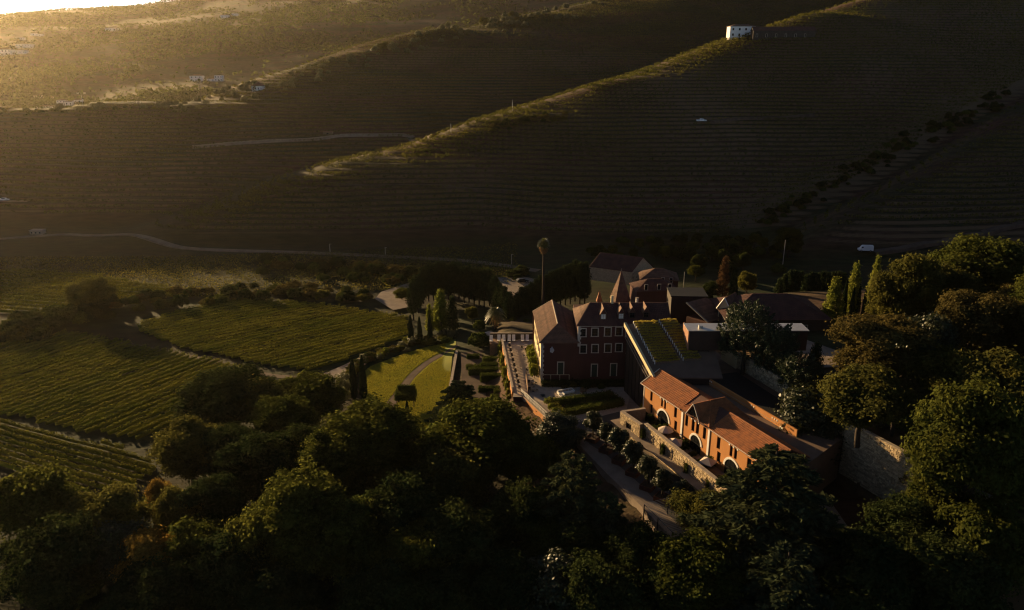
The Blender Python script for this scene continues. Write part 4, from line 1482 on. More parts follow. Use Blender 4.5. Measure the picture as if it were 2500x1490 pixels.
def conic(key, seed, Rr=2.2, h=14.0, m='leafpale', nb=90, leaves=60, leaf=.30, base=.05, power=.8, up=.5, spread=.32):
    rng = np.random.RandomState(seed)
    Cs, Ns = [], []
    for i in range(nb):
        t = (i + rng.rand()) / nb
        z0 = h * (base + (1 - base) * t)
        L = Rr * max(.08, (1 - t) ** power) * rng.uniform(.75, 1.15) * min(1, .45 + t * 6)
        a = i * 2.39996 + rng.uniform(-.5, .5)
        n = int(leaves * (.35 + .9 * L / Rr))
        u = rng.uniform(.3, 1.0, size=n) ** .7
        c = np.stack([np.cos(a) * L * u, np.sin(a) * L * u, z0 + up * L * u], 1) + rng.normal(size=(n, 3)) * spread
        Cs.append(c)
        o = np.array([math.cos(a), math.sin(a), .35])
        Ns.append(unit(o + .7 * rng.normal(size=(n, 3))))
    C = np.concatenate(Cs); Nn = np.concatenate(Ns)
    V, Fc = leafcards(C, Nn, leaf * rng.uniform(.65, 1.3, size=len(C)), rng)
    mb = MB().tube((0, 0, -1), (0, 0, h * .9), Rr * .09 + .05, .03, 7, False)
    PROTO[key] = (mb.mesh('trunk', M['bark'], True), np_mesh('crown', V, Fc, M[m]), Rr, h)


def spindle(key, seed, Rr=.75, h=9.0, m='cyp', n=5200, leaf=.2):
    rng = np.random.RandomState(seed)
    t = rng.rand(n) ** .9
    prof = np.minimum(1, t * 7 + .35) * (1 - t ** 2.6) ** .75
    a = rng.uniform(0, 2 * math.pi, n)
    wob = 1 + .16 * np.sin(a * 3 + t * 9) + .1 * np.sin(a * 5 - t * 23)
    r = Rr * prof * wob * rng.uniform(.72, 1.05, n)
    C = np.stack([r * np.cos(a), r * np.sin(a), .2 + t * (h - .2)], 1)
    o = np.stack([np.cos(a), np.sin(a), .25 + 0 * a], 1)
    Nn = unit(o + .45 * rng.normal(size=(n, 3)))
    V, Fc = leafcards(C, Nn, leaf * rng.uniform(.7, 1.4, n), rng, 2.4, np.tile(UP, (n, 1)) + .25 * o)
    mb = MB().tube((0, 0, -1), (0, 0, h * .7), .16, .05, 6, False)
    PROTO[key] = (mb.mesh('trunk', M['bark'], True), np_mesh('crown', V, Fc, M[m]), Rr, h)


def cedar(key, seed, Rr=7.0, h=17.0, tiers=13, m='needle'):
    rng = np.random.RandomState(seed)
    Cs, Ns, Al = [], [], []
    mb = MB().tube((0, 0, -1.5), (0, 0, h * .55), .55, .35, 8, False).tube((0, 0, h * .55), (0, 0, h * .97), .35, .06, 7, False)
    for i in range(tiers):
        t = (i + .3) / tiers
        z0 = h * (.12 + .86 * t)
        L0 = Rr * (1 - t) ** .62 * (1 if i % 2 else .86) + .5
        nbk = int(6 + 5 * (1 - t))
        for k in range(nbk):
            a = 2 * math.pi * (k + .37 * i) / nbk + rng.uniform(-.3, .3)
            L = L0 * rng.uniform(.62, 1.12)
            rise = rng.uniform(.02, .22) * L
            d = np.array([math.cos(a), math.sin(a), 0]); s = np.array([-d[1], d[0], 0])
            n = int(64 * L)
            u = rng.uniform(.22, 1, n) ** .75
            wdt = L * .30 * (1.1 - u) + .22
            v = rng.uniform(-1, 1, n)
            sub = np.round(u * 5) / 5
            c = np.outer(u * L, d) + np.outer(v * wdt, s)
            c[:, 2] += z0 + rise * np.sin(u * 2.2) * 1.1 - .10 * np.abs(v) * wdt - .16 * L * np.maximum(0, u - .7) + rng.normal(size=n) * .12
            Cs.append(c)
            Ns.append(unit(UP + .55 * rng.normal(size=(n, 3))))
            Al.append(d * .8 + np.outer(np.sign(v) * .7, s))
            mb.tube((0, 0, z0), tuple(d * L * .8 + np.array([0, 0, z0 + rise])), .11 * (1.2 - t), .02, 4, False)
    C, Nn, A = np.concatenate(Cs), np.concatenate(Ns), np.concatenate(Al)
    V, Fc = leafcards(C, Nn, .20 * rng.uniform(.7, 1.5, len(C)), rng, 2.6, A)
    PROTO[key] = (mb.mesh('trunk', M['bark'], True), np_mesh('crown', V, Fc, M[m]), Rr, h)


def pine(key, seed, Rr=4.5, h=13.0, nt=150, m='pine'):
    rng = np.random.RandomState(seed)
    Cs, Ns, Al = [], [], []
    mb = MB().tube((0, 0, -1.5), (0, 0, h * .6), .4, .22, 7, False)
    for i in range(nt):
        t = (i + rng.rand()) / nt
        z = h * (.22 + .70 * t)
        rr = Rr * math.sqrt(max(.03, 1 - (abs(t - .35) / .68) ** 2)) * rng.uniform(.45, 1.0)
        a = i * 2.39996
        o = np.array([math.cos(a), math.sin(a), 0])
        p = o * rr + UP * z
        dr = o * rng.uniform(.5, 1.0) + UP * rng.uniform(.7, 1.3)
        dr /= np.linalg.norm(dr)
        L = rng.uniform(1.1, 2.1)
        n = 120
        u = rng.uniform(0, 1, n)
        c = p + np.outer(u * L, dr) + rng.normal(size=(n, 3)) * (.34 * (1.15 - u))[:, None]
        Cs.append(c); Al.append(np.tile(dr, (n, 1)) + .5 * rng.normal(size=(n, 3)))
        Ns.append(unit(rng.normal(size=(n, 3)) + .3 * o))
        if i % 4 == 0: mb.tube((0, 0, z * .75), tuple(p), .08, .03, 4, False)
    C, Nn, A = np.concatenate(Cs), np.concatenate(Ns), np.concatenate(Al)
    V, Fc = leafcards(C, Nn, .13 * rng.uniform(.7, 1.4, len(C)), rng, 4.0, A)
    PROTO[key] = (mb.mesh('trunk', M['bark'], True), np_mesh('crown', V, Fc, M[m]), Rr, h)


def dome(key, seed, Rr=1.2, h=1.8, m='hedge', n=1500, leaf=.17, lump=.18):
    rng = np.random.RandomState(seed)
    d = unit(rng.normal(size=(n, 3)))
    d[:, 2] = np.abs(d[:, 2]) * 1.0 - .25
    lum = 1 + lump * np.sin(d[:, 0] * 5 + seed) * np.cos(d[:, 1] * 6 + seed) + lump * .6 * np.sin(d[:, 2] * 9 + d[:, 0] * 7)
    C = d * np.array([Rr, Rr, h * .62]) * lum[:, None] * rng.uniform(.78, 1.03, (n, 1)) + UP * h * .38
    Nn = unit(d + .5 * rng.normal(size=(n, 3)))
    V, Fc = leafcards(C, Nn, leaf * rng.uniform(.65, 1.35, n), rng)
    mb = MB().tube((0, 0, -.6), (0, 0, h * .55), .09, .05, 5, False)
    PROTO[key] = (mb.mesh('stem', M['bark'], True), np_mesh('foliage', V, Fc, M[m]), Rr, h)


broad('b1', 1, 5.0, 13, 22, 38, 36); broad('b2', 2, 5.2, 14, 26, 36, 36, .30, .46, .8, 'leaf')
broad('b3', 3, 5.0, 12, 13, 56, 40, .36, .6, .85, 'leaf2')
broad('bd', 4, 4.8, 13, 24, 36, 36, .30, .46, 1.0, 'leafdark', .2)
broad('bp', 5, 4.6, 11, 18, 46, 40, .27, .42, .75, 'leaf2', .25)
broad('bb', 6, 4.8, 14, 20, 34, 36, .27, .42, .7, 'leafbrown', .25)
broad('bg', 7, 3.0, 9, 14, 26, 34, .24, .33, .9, 'leafgold', .15)
broad('bm', 8, 3.8, 10, 16, 36, 34, .30, .42, .8, 'magnolia', .2)
broad('bt', 9, 4.6, 19, 34, 30, 34, .30, .42, 1.9, 'leaf', .08)
conic('po', 11, 2.3, 14, 'leafpale'); conic('po2', 12, 2.6, 12.5, 'leafpale', 100, 66, .3, .04, .7)
conic('cy2', 13, 2.0, 13, 'cypbrown', 90, 60, .22, .03, .75, .9, .25)
conic('th', 14, 2.2, 9.5, 'cyp', 80, 62, .24, .02, .5, 1.1, .26)
conic('fe', 15, 2.4, 7, 'feather', 60, 90, .12, .02, .45, 1.0, .4)
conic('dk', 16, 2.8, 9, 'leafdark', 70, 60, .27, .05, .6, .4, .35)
spindle('cy', 21); spindle('cyw', 22, 1.0, 9.0)
cedar('ce', 31); cedar('ce2', 32, 6.0, 15.0, 12)
pine('pi', 41); pine('pi2', 42, 3.6, 10.0, 110)
dome('sh', 51); dome('sh2', 52, 1.3, 1.5, 'leaf2', 1500, .18, .25); dome('shd', 53, 1.3, 2.0, 'leafdark', 1500, .19, .22)
dome('shb', 54, 1.3, 1.5, 'leafbrown', 1300, .17, .3); dome('ol', 55, 1.9, 3.6, 'olive', 1300, .30, .28)
dome('shp', 56, 1.1, 1.6, 'leafpale', 1200, .16, .3); dome('shw', 57, 1.2, 2.2, 'olive', 1300, .16, .35)
USED = {}


def plant(key, name, label, cat, loc, s=1.0, sz=None, rz=None, group=None, parts=('trunk', 'crown')):
    tr, cr, _, _ = PROTO[key]
    USED[key] = USED.get(key, 0) + 1
    rz = rz if rz is not None else (USED[key] * 2.17) % 6.28
    t = thing(name, label, cat, loc, rz, group)
    t.scale = (s, s, sz or s)
    link(parts[0], tr, t); link(parts[1], cr, t)
    return t


def tree_px(key, px, py, wpx, hgt=None, name='tree', label='', cat='tree', zg=None, group=None, rz=None, parts=('trunk', 'crown'), smul=1.0):
    """a tree whose top shows at a photograph pixel; hgt its height in metres; wpx its crown width in photograph pixels"""
    _, _, Rr, h0 = PROTO[key]
    hgt = hgt or h0
    z = -6.0 if zg is None else zg
    for _ in range(5):
        q = P(px, py, z + hgt)
        if zg is None: z = .5 * z + .5 * max(hm(q.x, q.y), -14)
    q = P(px, py, z + hgt)
    D = depth((q.x, q.y, z + hgt * .5))
    Rw = wpx * D / FPX / 2
    return plant(key, name, label, cat, (q.x, q.y, z), Rw / Rr * smul * .97, hgt / h0 * .97, rz, group, parts)
# ---------------------------------------------------------------- trees one by one
T = [
 # key, px, py(top), width px, height m, name, label, zg
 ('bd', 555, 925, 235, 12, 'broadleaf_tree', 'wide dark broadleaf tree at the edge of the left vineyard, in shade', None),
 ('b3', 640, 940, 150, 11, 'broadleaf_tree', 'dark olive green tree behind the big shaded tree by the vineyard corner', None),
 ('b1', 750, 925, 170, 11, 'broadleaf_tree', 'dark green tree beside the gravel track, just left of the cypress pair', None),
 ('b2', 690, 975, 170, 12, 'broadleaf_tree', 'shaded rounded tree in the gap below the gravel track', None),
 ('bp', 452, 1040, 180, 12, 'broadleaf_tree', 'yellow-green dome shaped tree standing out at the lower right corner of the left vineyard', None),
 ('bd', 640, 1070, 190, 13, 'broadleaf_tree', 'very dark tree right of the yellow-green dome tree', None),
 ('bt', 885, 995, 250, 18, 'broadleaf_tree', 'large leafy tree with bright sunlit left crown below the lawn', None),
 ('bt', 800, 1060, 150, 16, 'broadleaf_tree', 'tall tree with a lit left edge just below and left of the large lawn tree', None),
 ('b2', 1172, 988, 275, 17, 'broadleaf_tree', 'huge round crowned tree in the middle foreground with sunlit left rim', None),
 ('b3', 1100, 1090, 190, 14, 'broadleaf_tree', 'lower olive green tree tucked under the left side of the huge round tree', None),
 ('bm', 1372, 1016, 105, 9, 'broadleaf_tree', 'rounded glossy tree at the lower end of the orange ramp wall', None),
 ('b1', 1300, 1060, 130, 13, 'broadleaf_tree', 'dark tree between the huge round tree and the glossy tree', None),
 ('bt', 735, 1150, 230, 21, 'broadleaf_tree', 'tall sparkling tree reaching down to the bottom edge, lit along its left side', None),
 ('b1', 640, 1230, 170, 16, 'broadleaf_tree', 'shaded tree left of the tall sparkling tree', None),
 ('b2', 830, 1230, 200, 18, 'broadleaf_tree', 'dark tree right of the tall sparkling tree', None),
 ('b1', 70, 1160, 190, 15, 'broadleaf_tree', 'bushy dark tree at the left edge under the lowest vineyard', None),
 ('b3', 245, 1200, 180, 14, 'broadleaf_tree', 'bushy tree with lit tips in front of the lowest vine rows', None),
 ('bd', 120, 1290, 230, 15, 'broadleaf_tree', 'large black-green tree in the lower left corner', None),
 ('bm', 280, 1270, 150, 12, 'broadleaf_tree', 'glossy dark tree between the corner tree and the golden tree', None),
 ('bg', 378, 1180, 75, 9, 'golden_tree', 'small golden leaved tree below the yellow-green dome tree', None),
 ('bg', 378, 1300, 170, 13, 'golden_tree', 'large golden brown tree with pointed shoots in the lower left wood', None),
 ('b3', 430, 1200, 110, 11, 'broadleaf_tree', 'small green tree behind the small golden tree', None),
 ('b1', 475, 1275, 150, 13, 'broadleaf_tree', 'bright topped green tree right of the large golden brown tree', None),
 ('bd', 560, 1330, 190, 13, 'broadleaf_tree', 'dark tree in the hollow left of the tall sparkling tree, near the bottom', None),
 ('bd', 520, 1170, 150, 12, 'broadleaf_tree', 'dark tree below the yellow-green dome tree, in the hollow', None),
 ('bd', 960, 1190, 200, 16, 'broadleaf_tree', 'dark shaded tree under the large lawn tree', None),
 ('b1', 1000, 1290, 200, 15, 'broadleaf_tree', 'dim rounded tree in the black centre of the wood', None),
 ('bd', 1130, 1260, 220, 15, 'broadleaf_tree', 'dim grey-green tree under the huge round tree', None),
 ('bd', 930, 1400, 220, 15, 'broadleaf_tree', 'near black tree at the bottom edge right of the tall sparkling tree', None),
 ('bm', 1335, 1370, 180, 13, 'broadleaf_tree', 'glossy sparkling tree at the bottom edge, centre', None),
 ('ce', 1400, 1095, 310, 20, 'cedar', 'broad layered cedar in front of the planter row', None),
 ('ce2', 1480, 1200, 240, 15, 'cedar', 'lower shaded cedar to the right of the layered cedar before the planters', None),
 ('bd', 1230, 1380, 190, 13, 'broadleaf_tree', 'near black tree left of the glossy sparkling tree', None),
 ('bd', 1480, 1390, 230, 14, 'broadleaf_tree', 'near black tree right of the glossy sparkling tree', None),
 ('bd', 1560, 1290, 160, 13, 'broadleaf_tree', 'dark tree at the foot of the metal pergola', None),
 ('b3', 1720, 1210, 130, 8, 'broadleaf_tree', 'small bright green tree at the end of the rubble garden wall', None),
 ('ce', 1900, 1080, 500, 23, 'cedar', 'great spreading cedar in front of the right end of the ochre house', None),
 ('bm', 1998, 958, 175, 14, 'broadleaf_tree', 'dark bushy tree behind the great cedar, below the twin flues', None),
 ('b1', 2030, 985, 90, 10, 'broadleaf_tree', 'dark tree at the upper end of the coped retaining wall', 2),
 ('b2', 1715, 1320, 260, 16, 'broadleaf_tree', 'olive green tree at the bottom edge under the great cedar', None),
 ('ce2', 1930, 1330, 380, 18, 'cedar', 'shaded cedar at the bottom edge right of centre', None),
 ('bd', 2110, 1420, 230, 13, 'broadleaf_tree', 'black-green tree at the bottom edge beside the shaded cedar', None),
 ('bd', 2330, 1330, 260, 14, 'broadleaf_tree', 'black-green tree in the lower right corner', None),
 ('b2', 2390, 935, 260, 24, 'broadleaf_tree', 'very large dark tree at the right edge, behind the coped retaining wall', None),
 ('b1', 2470, 1060, 180, 18, 'broadleaf_tree', 'dark tree cut by the right edge below the brown trees', None),
 ('bt', 2290, 1120, 150, 17, 'broadleaf_tree', 'dark tree below the pale feathery bush', None),
 ('bb', 2160, 770, 230, 17, 'broadleaf_tree', 'tall brownish olive tree beside the forecourt', 10.5),
 ('b3', 2120, 905, 190, 12, 'broadleaf_tree', 'lower brownish tree above the coped retaining wall', 10.5),
 ('bm', 2272, 765, 130, 15, 'broadleaf_tree', 'dark glossy tree with glinting leaves among the right hand trees', 10.5),
 ('bp', 2240, 627, 155, 19, 'broadleaf_tree', 'tall olive gold tree right of the pale poplars', 10.5),
 ('bp', 2190, 690, 110, 13, 'broadleaf_tree', 'lower olive gold tree beside the cypress row', 10.5),
 ('b1', 2400, 577, 210, 20, 'broadleaf_tree', 'tall broad green tree at the upper right, behind the brown tree', 10.5),
 ('b3', 2330, 650, 130, 16, 'broadleaf_tree', 'green tree between the olive gold tree and the tall broad tree', 10.5),
 ('b2', 2475, 640, 120, 16, 'broadleaf_tree', 'dark green tree at the right edge behind the brown trees', 10.5),
 ('bb', 2390, 705, 170, 19, 'broadleaf_tree', 'large reddish brown tree near the right edge', 10.5),
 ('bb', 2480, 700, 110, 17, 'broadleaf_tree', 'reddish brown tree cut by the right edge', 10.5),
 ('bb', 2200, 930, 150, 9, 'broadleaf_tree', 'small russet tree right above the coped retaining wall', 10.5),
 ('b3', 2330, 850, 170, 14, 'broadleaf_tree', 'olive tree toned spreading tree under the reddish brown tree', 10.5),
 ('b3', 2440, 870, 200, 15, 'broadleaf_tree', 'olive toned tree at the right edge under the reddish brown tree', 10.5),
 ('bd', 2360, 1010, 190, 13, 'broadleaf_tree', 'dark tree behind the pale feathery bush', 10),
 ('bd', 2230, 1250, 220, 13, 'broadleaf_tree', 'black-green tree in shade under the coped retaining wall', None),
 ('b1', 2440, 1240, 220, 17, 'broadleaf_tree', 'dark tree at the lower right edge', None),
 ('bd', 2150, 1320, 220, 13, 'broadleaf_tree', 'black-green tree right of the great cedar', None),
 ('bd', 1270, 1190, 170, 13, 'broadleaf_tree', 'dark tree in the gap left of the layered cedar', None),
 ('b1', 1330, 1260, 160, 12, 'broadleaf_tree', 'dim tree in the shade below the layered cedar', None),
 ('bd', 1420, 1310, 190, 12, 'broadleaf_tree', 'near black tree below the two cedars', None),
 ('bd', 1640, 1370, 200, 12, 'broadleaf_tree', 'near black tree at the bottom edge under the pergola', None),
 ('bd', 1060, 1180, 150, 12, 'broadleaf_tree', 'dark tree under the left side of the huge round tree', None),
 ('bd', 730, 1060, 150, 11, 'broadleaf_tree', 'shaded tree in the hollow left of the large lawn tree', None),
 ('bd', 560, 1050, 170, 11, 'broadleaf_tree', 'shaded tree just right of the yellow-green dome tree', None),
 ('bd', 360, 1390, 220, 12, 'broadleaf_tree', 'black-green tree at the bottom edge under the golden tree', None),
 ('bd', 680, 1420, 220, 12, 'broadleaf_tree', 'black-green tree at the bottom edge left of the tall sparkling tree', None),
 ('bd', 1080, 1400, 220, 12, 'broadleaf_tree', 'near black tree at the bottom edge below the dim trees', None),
 ('fe', 2262, 1080, 95, 7, 'feathery_tree', 'pale feathery bush at the end of the coped retaining wall', 6),
 ('pi', 1830, 735, 125, 14, 'pine_tree', 'dark bushy pine in front of the upper house', 9.5),
 ('pi2', 1900, 795, 100, 11, 'pine_tree', 'second dark pine leaning out over the retaining wall', 9.5),
 ('pi2', 1955, 865, 95, 8, 'pine_tree', 'low pine behind the twin flues', 9.5),
 ('dk', 1995, 840, 60, 9, 'fir_tree', 'small spiky fir right of the twin flues', 9.5),
 ('po2', 2044, 677, 56, 11.5, 'poplar_tree', 'bright yellow-green poplar, leftmost and shortest of three', 10.2),
 ('po', 2094, 641, 46, 14, 'poplar_tree', 'bright yellow-green poplar in the middle of three', 10.2),
 ('po', 2146, 622, 38, 15, 'poplar_tree', 'slim yellow-green poplar, tallest and rightmost of three', 10.2),
 ('cy', 2069, 682, 13, 10.5, 'cypress', 'dark slim cypress between the left and middle poplars', 10.2),
 ('cy', 2087, 702, 11, 9, 'cypress', 'dark slim cypress in front of the middle poplar, left', 10.2),
 ('cy', 2102, 695, 11, 9, 'cypress', 'dark slim cypress in front of the middle poplar, right', 10.2),
 ('cy', 2117, 699, 10, 9, 'cypress', 'dark slim cypress just right of the middle poplar', 10.2),
 ('cy', 2131, 687, 11, 10, 'cypress', 'dark slim cypress at the left of the tallest poplar', 10.2),
 ('cy', 2152, 684, 11, 10, 'cypress', 'dark slim cypress before the tallest poplar', 10.2),
 ('cy', 2171, 664, 12, 12, 'cypress', 'dark slim cypress at the right end of the poplar row', 10.2),
 ('cy2', 1772, 626, 42, 14, 'dry_cypress', 'reddish brown dry cypress left of the cream porch', -1),
 ('cyw', 1796, 646, 20, 12, 'cypress', 'dark cypress beside the reddish brown dry one', -1),
 ('b3', 1827, 664, 42, 8, 'broadleaf_tree', 'round tree behind the upper house roof, right of the dry cypress', 0),
 ('bt', 1932, 556, 64, 12, 'broadleaf_tree', 'lone tree with a lit top beside the tall pole at the hill foot', None),
 ('po2', 1074, 708, 52, 12.5, 'poplar_tree', 'yellow-green poplar with a sunlit left side above the lawn', None),
 ('po', 1047, 742, 26, 9, 'poplar_tree', 'short yellow-green poplar beside the cypress trio', None),
 ('dk', 1103, 726, 36, 11, 'broadleaf_tree', 'dark conical tree on the shaded side of the sunlit poplar', None),
 ('cy', 1001, 768, 13, 8, 'cypress', 'slim cypress at the vineyard corner, leftmost of the trio by the poplar', None),
 ('cy', 1023, 772, 12, 7.5, 'cypress', 'slim cypress, middle one of the trio by the poplar', None),
 ('cy', 1048, 767, 12, 8, 'cypress', 'slim cypress, rightmost of the trio by the poplar', None),
 ('cy', 858, 868, 17, 11, 'cypress', 'tall dark cypress at the lower left of the lawn, left one of a pair', None),
 ('cy', 882, 866, 17, 11, 'cypress', 'tall dark cypress at the lower left of the lawn, right one of a pair', None),
 ('cy', 993, 978, 17, 10, 'cypress', 'lone dark cypress below the clipped arbour', None),
 ('b3', 1152, 748, 26, 5.5, 'broadleaf_tree', 'small round headed tree left of the bushy palm', None),
 ('b3', 215, 684, 105, 10, 'broadleaf_tree', 'large round tree standing alone on the scrub line between the left fields', None),
 ('b2', 1700, 648, 38, 6, 'broadleaf_tree', 'small tree behind the farmhouses', None),
 ('bd', 1735, 690, 36, 6, 'broadleaf_tree', 'dark shrubby tree between the farmhouse yard and the dry cypress', -1),
 ('b1', 980, 704, 40, 4.5, 'broadleaf_tree', 'round bush with a lit top at the edge of the gravel yard', None),
 ('ce2', 1118, 925, 160, 11, 'cedar', 'dark layered cedar between the lawn and the clipped hedges', None),
 ('ce2', 1085, 985, 90, 8, 'cedar', 'low spreading cedar at the foot of the lawn', None),
]
for key, px, py, wpx, hgt, name, label, zg in T:
    tree_px(key, px, py, wpx, hgt, name, label, 'cypress' if 'cypress' in name else 'tree', zg)

# a dark clipped screen of conifers round the yards, each its own tree
rs = random.Random(3)
SCR = []
for k in range(20):
    t = k / 19
    px = 1006 + 238 * t
    top = 655 + (12 * math.cos((t - .35) * 5)) * -1 + (45 * max(0, t - .8) / .2) + 34 * max(0, .12 - t) / .12 + rs.uniform(-5, 5)
    SCR.append((px, top))
for px, py in SCR:
    tree_px('th', px, py, 38, 11, 'screen_conifer', 'dark tall screening conifer in the curved row above the bushy palm', 'conifer', -6.5, 'curved row of conifers above the bushy palm')
for k in range(15):
    t = k / 14
    px = 1262 + 168 * t
    py = 716 - 90 * t ** .8 + 16 * max(0, t - .85) / .15 + rs.uniform(-4, 4)
    tree_px('th', px, py, 38, 9 + 4 * t, 'screen_conifer', 'dark screening conifer in the row climbing up to the stone barn', 'conifer', -6, 'row of conifers left of the stone barn')
for k in range(13):
    px = 1905 + 158 * k / 12
    tree_px('th', px, 666 + rs.uniform(-6, 5) + 12 * (k < 1), 30, 8, 'screen_conifer', 'green screening conifer in the straight row behind the upper house', 'conifer', 6, 'straight row of conifers behind the upper house')

# olives and scrub along the far ridge, individually
OLV = []
rr = random.Random(9)
line = [(420, 258), (520, 240), (600, 226), (700, 200), (800, 168), (900, 140), (1000, 108), (1100, 82), (1180, 62), (1250, 48), (1330, 40), (1420, 22), (1500, 8)]
for k in range(150):
    u = rr.uniform(0, len(line) - 1.001)
    i = int(u); f = u - i
    px = line[i][0] * (1 - f) + line[i + 1][0] * f
    py = line[i][1] * (1 - f) + line[i + 1][1] * f + rr.choice((rr.uniform(-14, 4), rr.uniform(0, 28)))
    q = ground(px, py, 200)
    if q is None or q.y > 1100: continue
    s = rr.uniform(.7, 1.55)
    plant('ol', 'olive_tree', 'grey-green olive tree on the crest of the farther spur', 'olive tree', tuple(q), s, s * rr.uniform(.8, 1.2), None, 'olive trees along the far crest')
for px, py, s, lb in ((1180, 64, 1.9, 'largest dark tree on the far crest, near where it meets the sunlit vineyard'), (935, 128, 1.7, 'dark round tree on the far crest below the crest line of olives'), (1250, 46, 1.6, 'dark tree on the far crest, right of the largest one'), (940, 118, 1.3, 'smaller dark tree on the far crest beside the round one')):
    q = ground(px, py, 200)
    if q is not None: plant('b3', 'crest_tree', lb, 'tree', tuple(q), s * .35, s * .33)
for k in range(26):
    px = 1190 + 190 * rr.random(); py = 322 - (px - 1190) * .16 - rr.uniform(-4, 16)
    q = ground(px, py, 200)
    if q is not None: plant(rr.choice(('shd', 'sh2', 'shb')), 'bank_shrub', 'dark bushy scrub on the uncultivated bank of the near spur', 'shrub', tuple(q), rr.uniform(.9, 1.7), None, None, 'scrub on the bank of the near spur', ('stem', 'foliage'))
for k in range(34):
    px = rr.uniform(0, 420)
    q = ground(px, 284 - .04 * px - rr.uniform(0, 9), 300)
    if q is not None and q.y < 620: plant(rr.choice(('shd', 'sh2', 'ol')), 'crest_bush', 'dark bush along the low left end of the farther spur crest', 'bush', tuple(q), rr.uniform(.7, 1.5), None, None, 'bushes on the low left crest', ('stem', 'foliage'))
# scrub in the right hand gully
for k in range(130):
    u = rr.random()
    px = 1850 + 600 * u + rr.uniform(-28, 28); py = 545 - 315 * u + rr.uniform(-14, 22)
    q = ground(px, py, 200)
    if q is not None: plant(rr.choice(('shd', 'sh', 'shd')), 'gully_shrub', 'dark shrub in the gully cutting the right hillside', 'shrub', tuple(q), rr.uniform(.7, 1.9), None, None, 'shrubs along the right gully', ('stem', 'foliage'))
# scrub belt between the left fields
for k in range(85):
    u = rr.random()
    px = 0 + 900 * u
    py = np.interp(px, [0, 120, 270, 420, 520, 640, 760, 900], [800, 782, 758, 732, 724, 715, 712, 718]) + rr.uniform(-14, 22) + (26 if px < 150 else 0)
    q = ground(px, float(py))
    if q is not None: plant(rr.choice(('shd', 'sh', 'sh2', 'shb', 'shd')), 'scrub_bush', 'rough bush in the scrub line between the left vineyards', 'bush', tuple(q), rr.uniform(1.0, 2.2), None, None, 'scrub line between the left vineyards', ('stem', 'foliage'))
for k in range(60):
    px = 20 + 220 * rr.random() ; py = 770 + rr.uniform(-4, 30) - .16 * (px - 20)
    q = ground(px, py + 20)
    if q is not None: plant(rr.choice(('shd', 'sh', 'shd')), 'scrub_bush', 'rough bush in the scrub line between the left vineyards', 'bush', tuple(q), rr.uniform(1.2, 2.4), None, None, 'scrub line between the left vineyards', ('stem', 'foliage'))
# flower and shrub belt round the lawn
for k in range(75):
    u = k / 74
    px = np.interp(u, [0, .35, .7, 1], [838, 880, 990, 1105]) + rr.uniform(-14, 14)
    py = np.interp(u, [0, .35, .7, 1], [930, 880, 840, 828]) + rr.uniform(-9, 9)
    q = P(float(px), float(py), -6.3)
    plant(rr.choice(('sh2', 'shb', 'sh', 'shp', 'shw')), 'border_shrub', 'loose border shrub between the vineyard and the curved lawn', 'shrub', (q.x, q.y, hm(q.x, q.y)), rr.uniform(.5, 1.1), None, None, 'shrub border round the lawn', ('stem', 'foliage'))
for px, py in ((838, 935), (846, 955), (840, 975), (830, 950), (848, 940)):
    q = P(px, py, -6.5)
    plant('shw', 'pale_shrub', 'pale flowering shrub left of the cypress pair', 'shrub', (q.x, q.y, -6.8), rr.uniform(1.0, 1.3), 1.5, None, 'pale shrubs beside the cypress pair', ('stem', 'foliage'))
# filler undergrowth below the foreground trees
for k in range(150):
    x = rr.uniform(-95, 78); y = rr.uniform(72, 150)
    if x > float(xl(y)) - 3 and x < float(xr(y)) + 1: continue
    if x < -70 and y > 118: continue
    if y > 132 and x < -48: continue
    if -40 < x < -14 and y > 148: continue
    plant(rr.choice(('shd', 'sh', 'shd', 'shb')), 'undergrowth', 'dark undergrowth bush on the floor of the foreground wood', 'bush', (x, y, hm(x, y)), rr.uniform(1.3, 2.6), None, None, 'undergrowth of the foreground wood', ('stem', 'foliage'))
# bushes by the terrace end and the ball clipped ones
for key, px, py, w_, h_, lb, zg in (('sh', 1170, 779, 30, 3.2, 'round bush behind the clipped dome, left of the bushy palm', -4.4), ('sh', 1252, 772, 20, 3.0, 'pale ball shaped bush, left one of two behind the parasols', -4.4), ('sh', 1286, 776, 24, 3.0, 'pale ball shaped bush, right one of two behind the parasols', -4.4),
                           ('sh', 1170, 808, 56, 4.2, 'large clipped dome of yew beside the parterre', -4.4), ('shp', 1240, 1000, 30, 2.5, 'leafy bush at the foot of the terrace wall', -4.6), ('sh2', 1300, 1008, 40, 3.0, 'leafy bush below the orange ramp wall', -4.8)):
    tree_px(key, px, py, w_, h_, 'bush', lb, 'bush', zg, None, None, ('stem', 'foliage'))


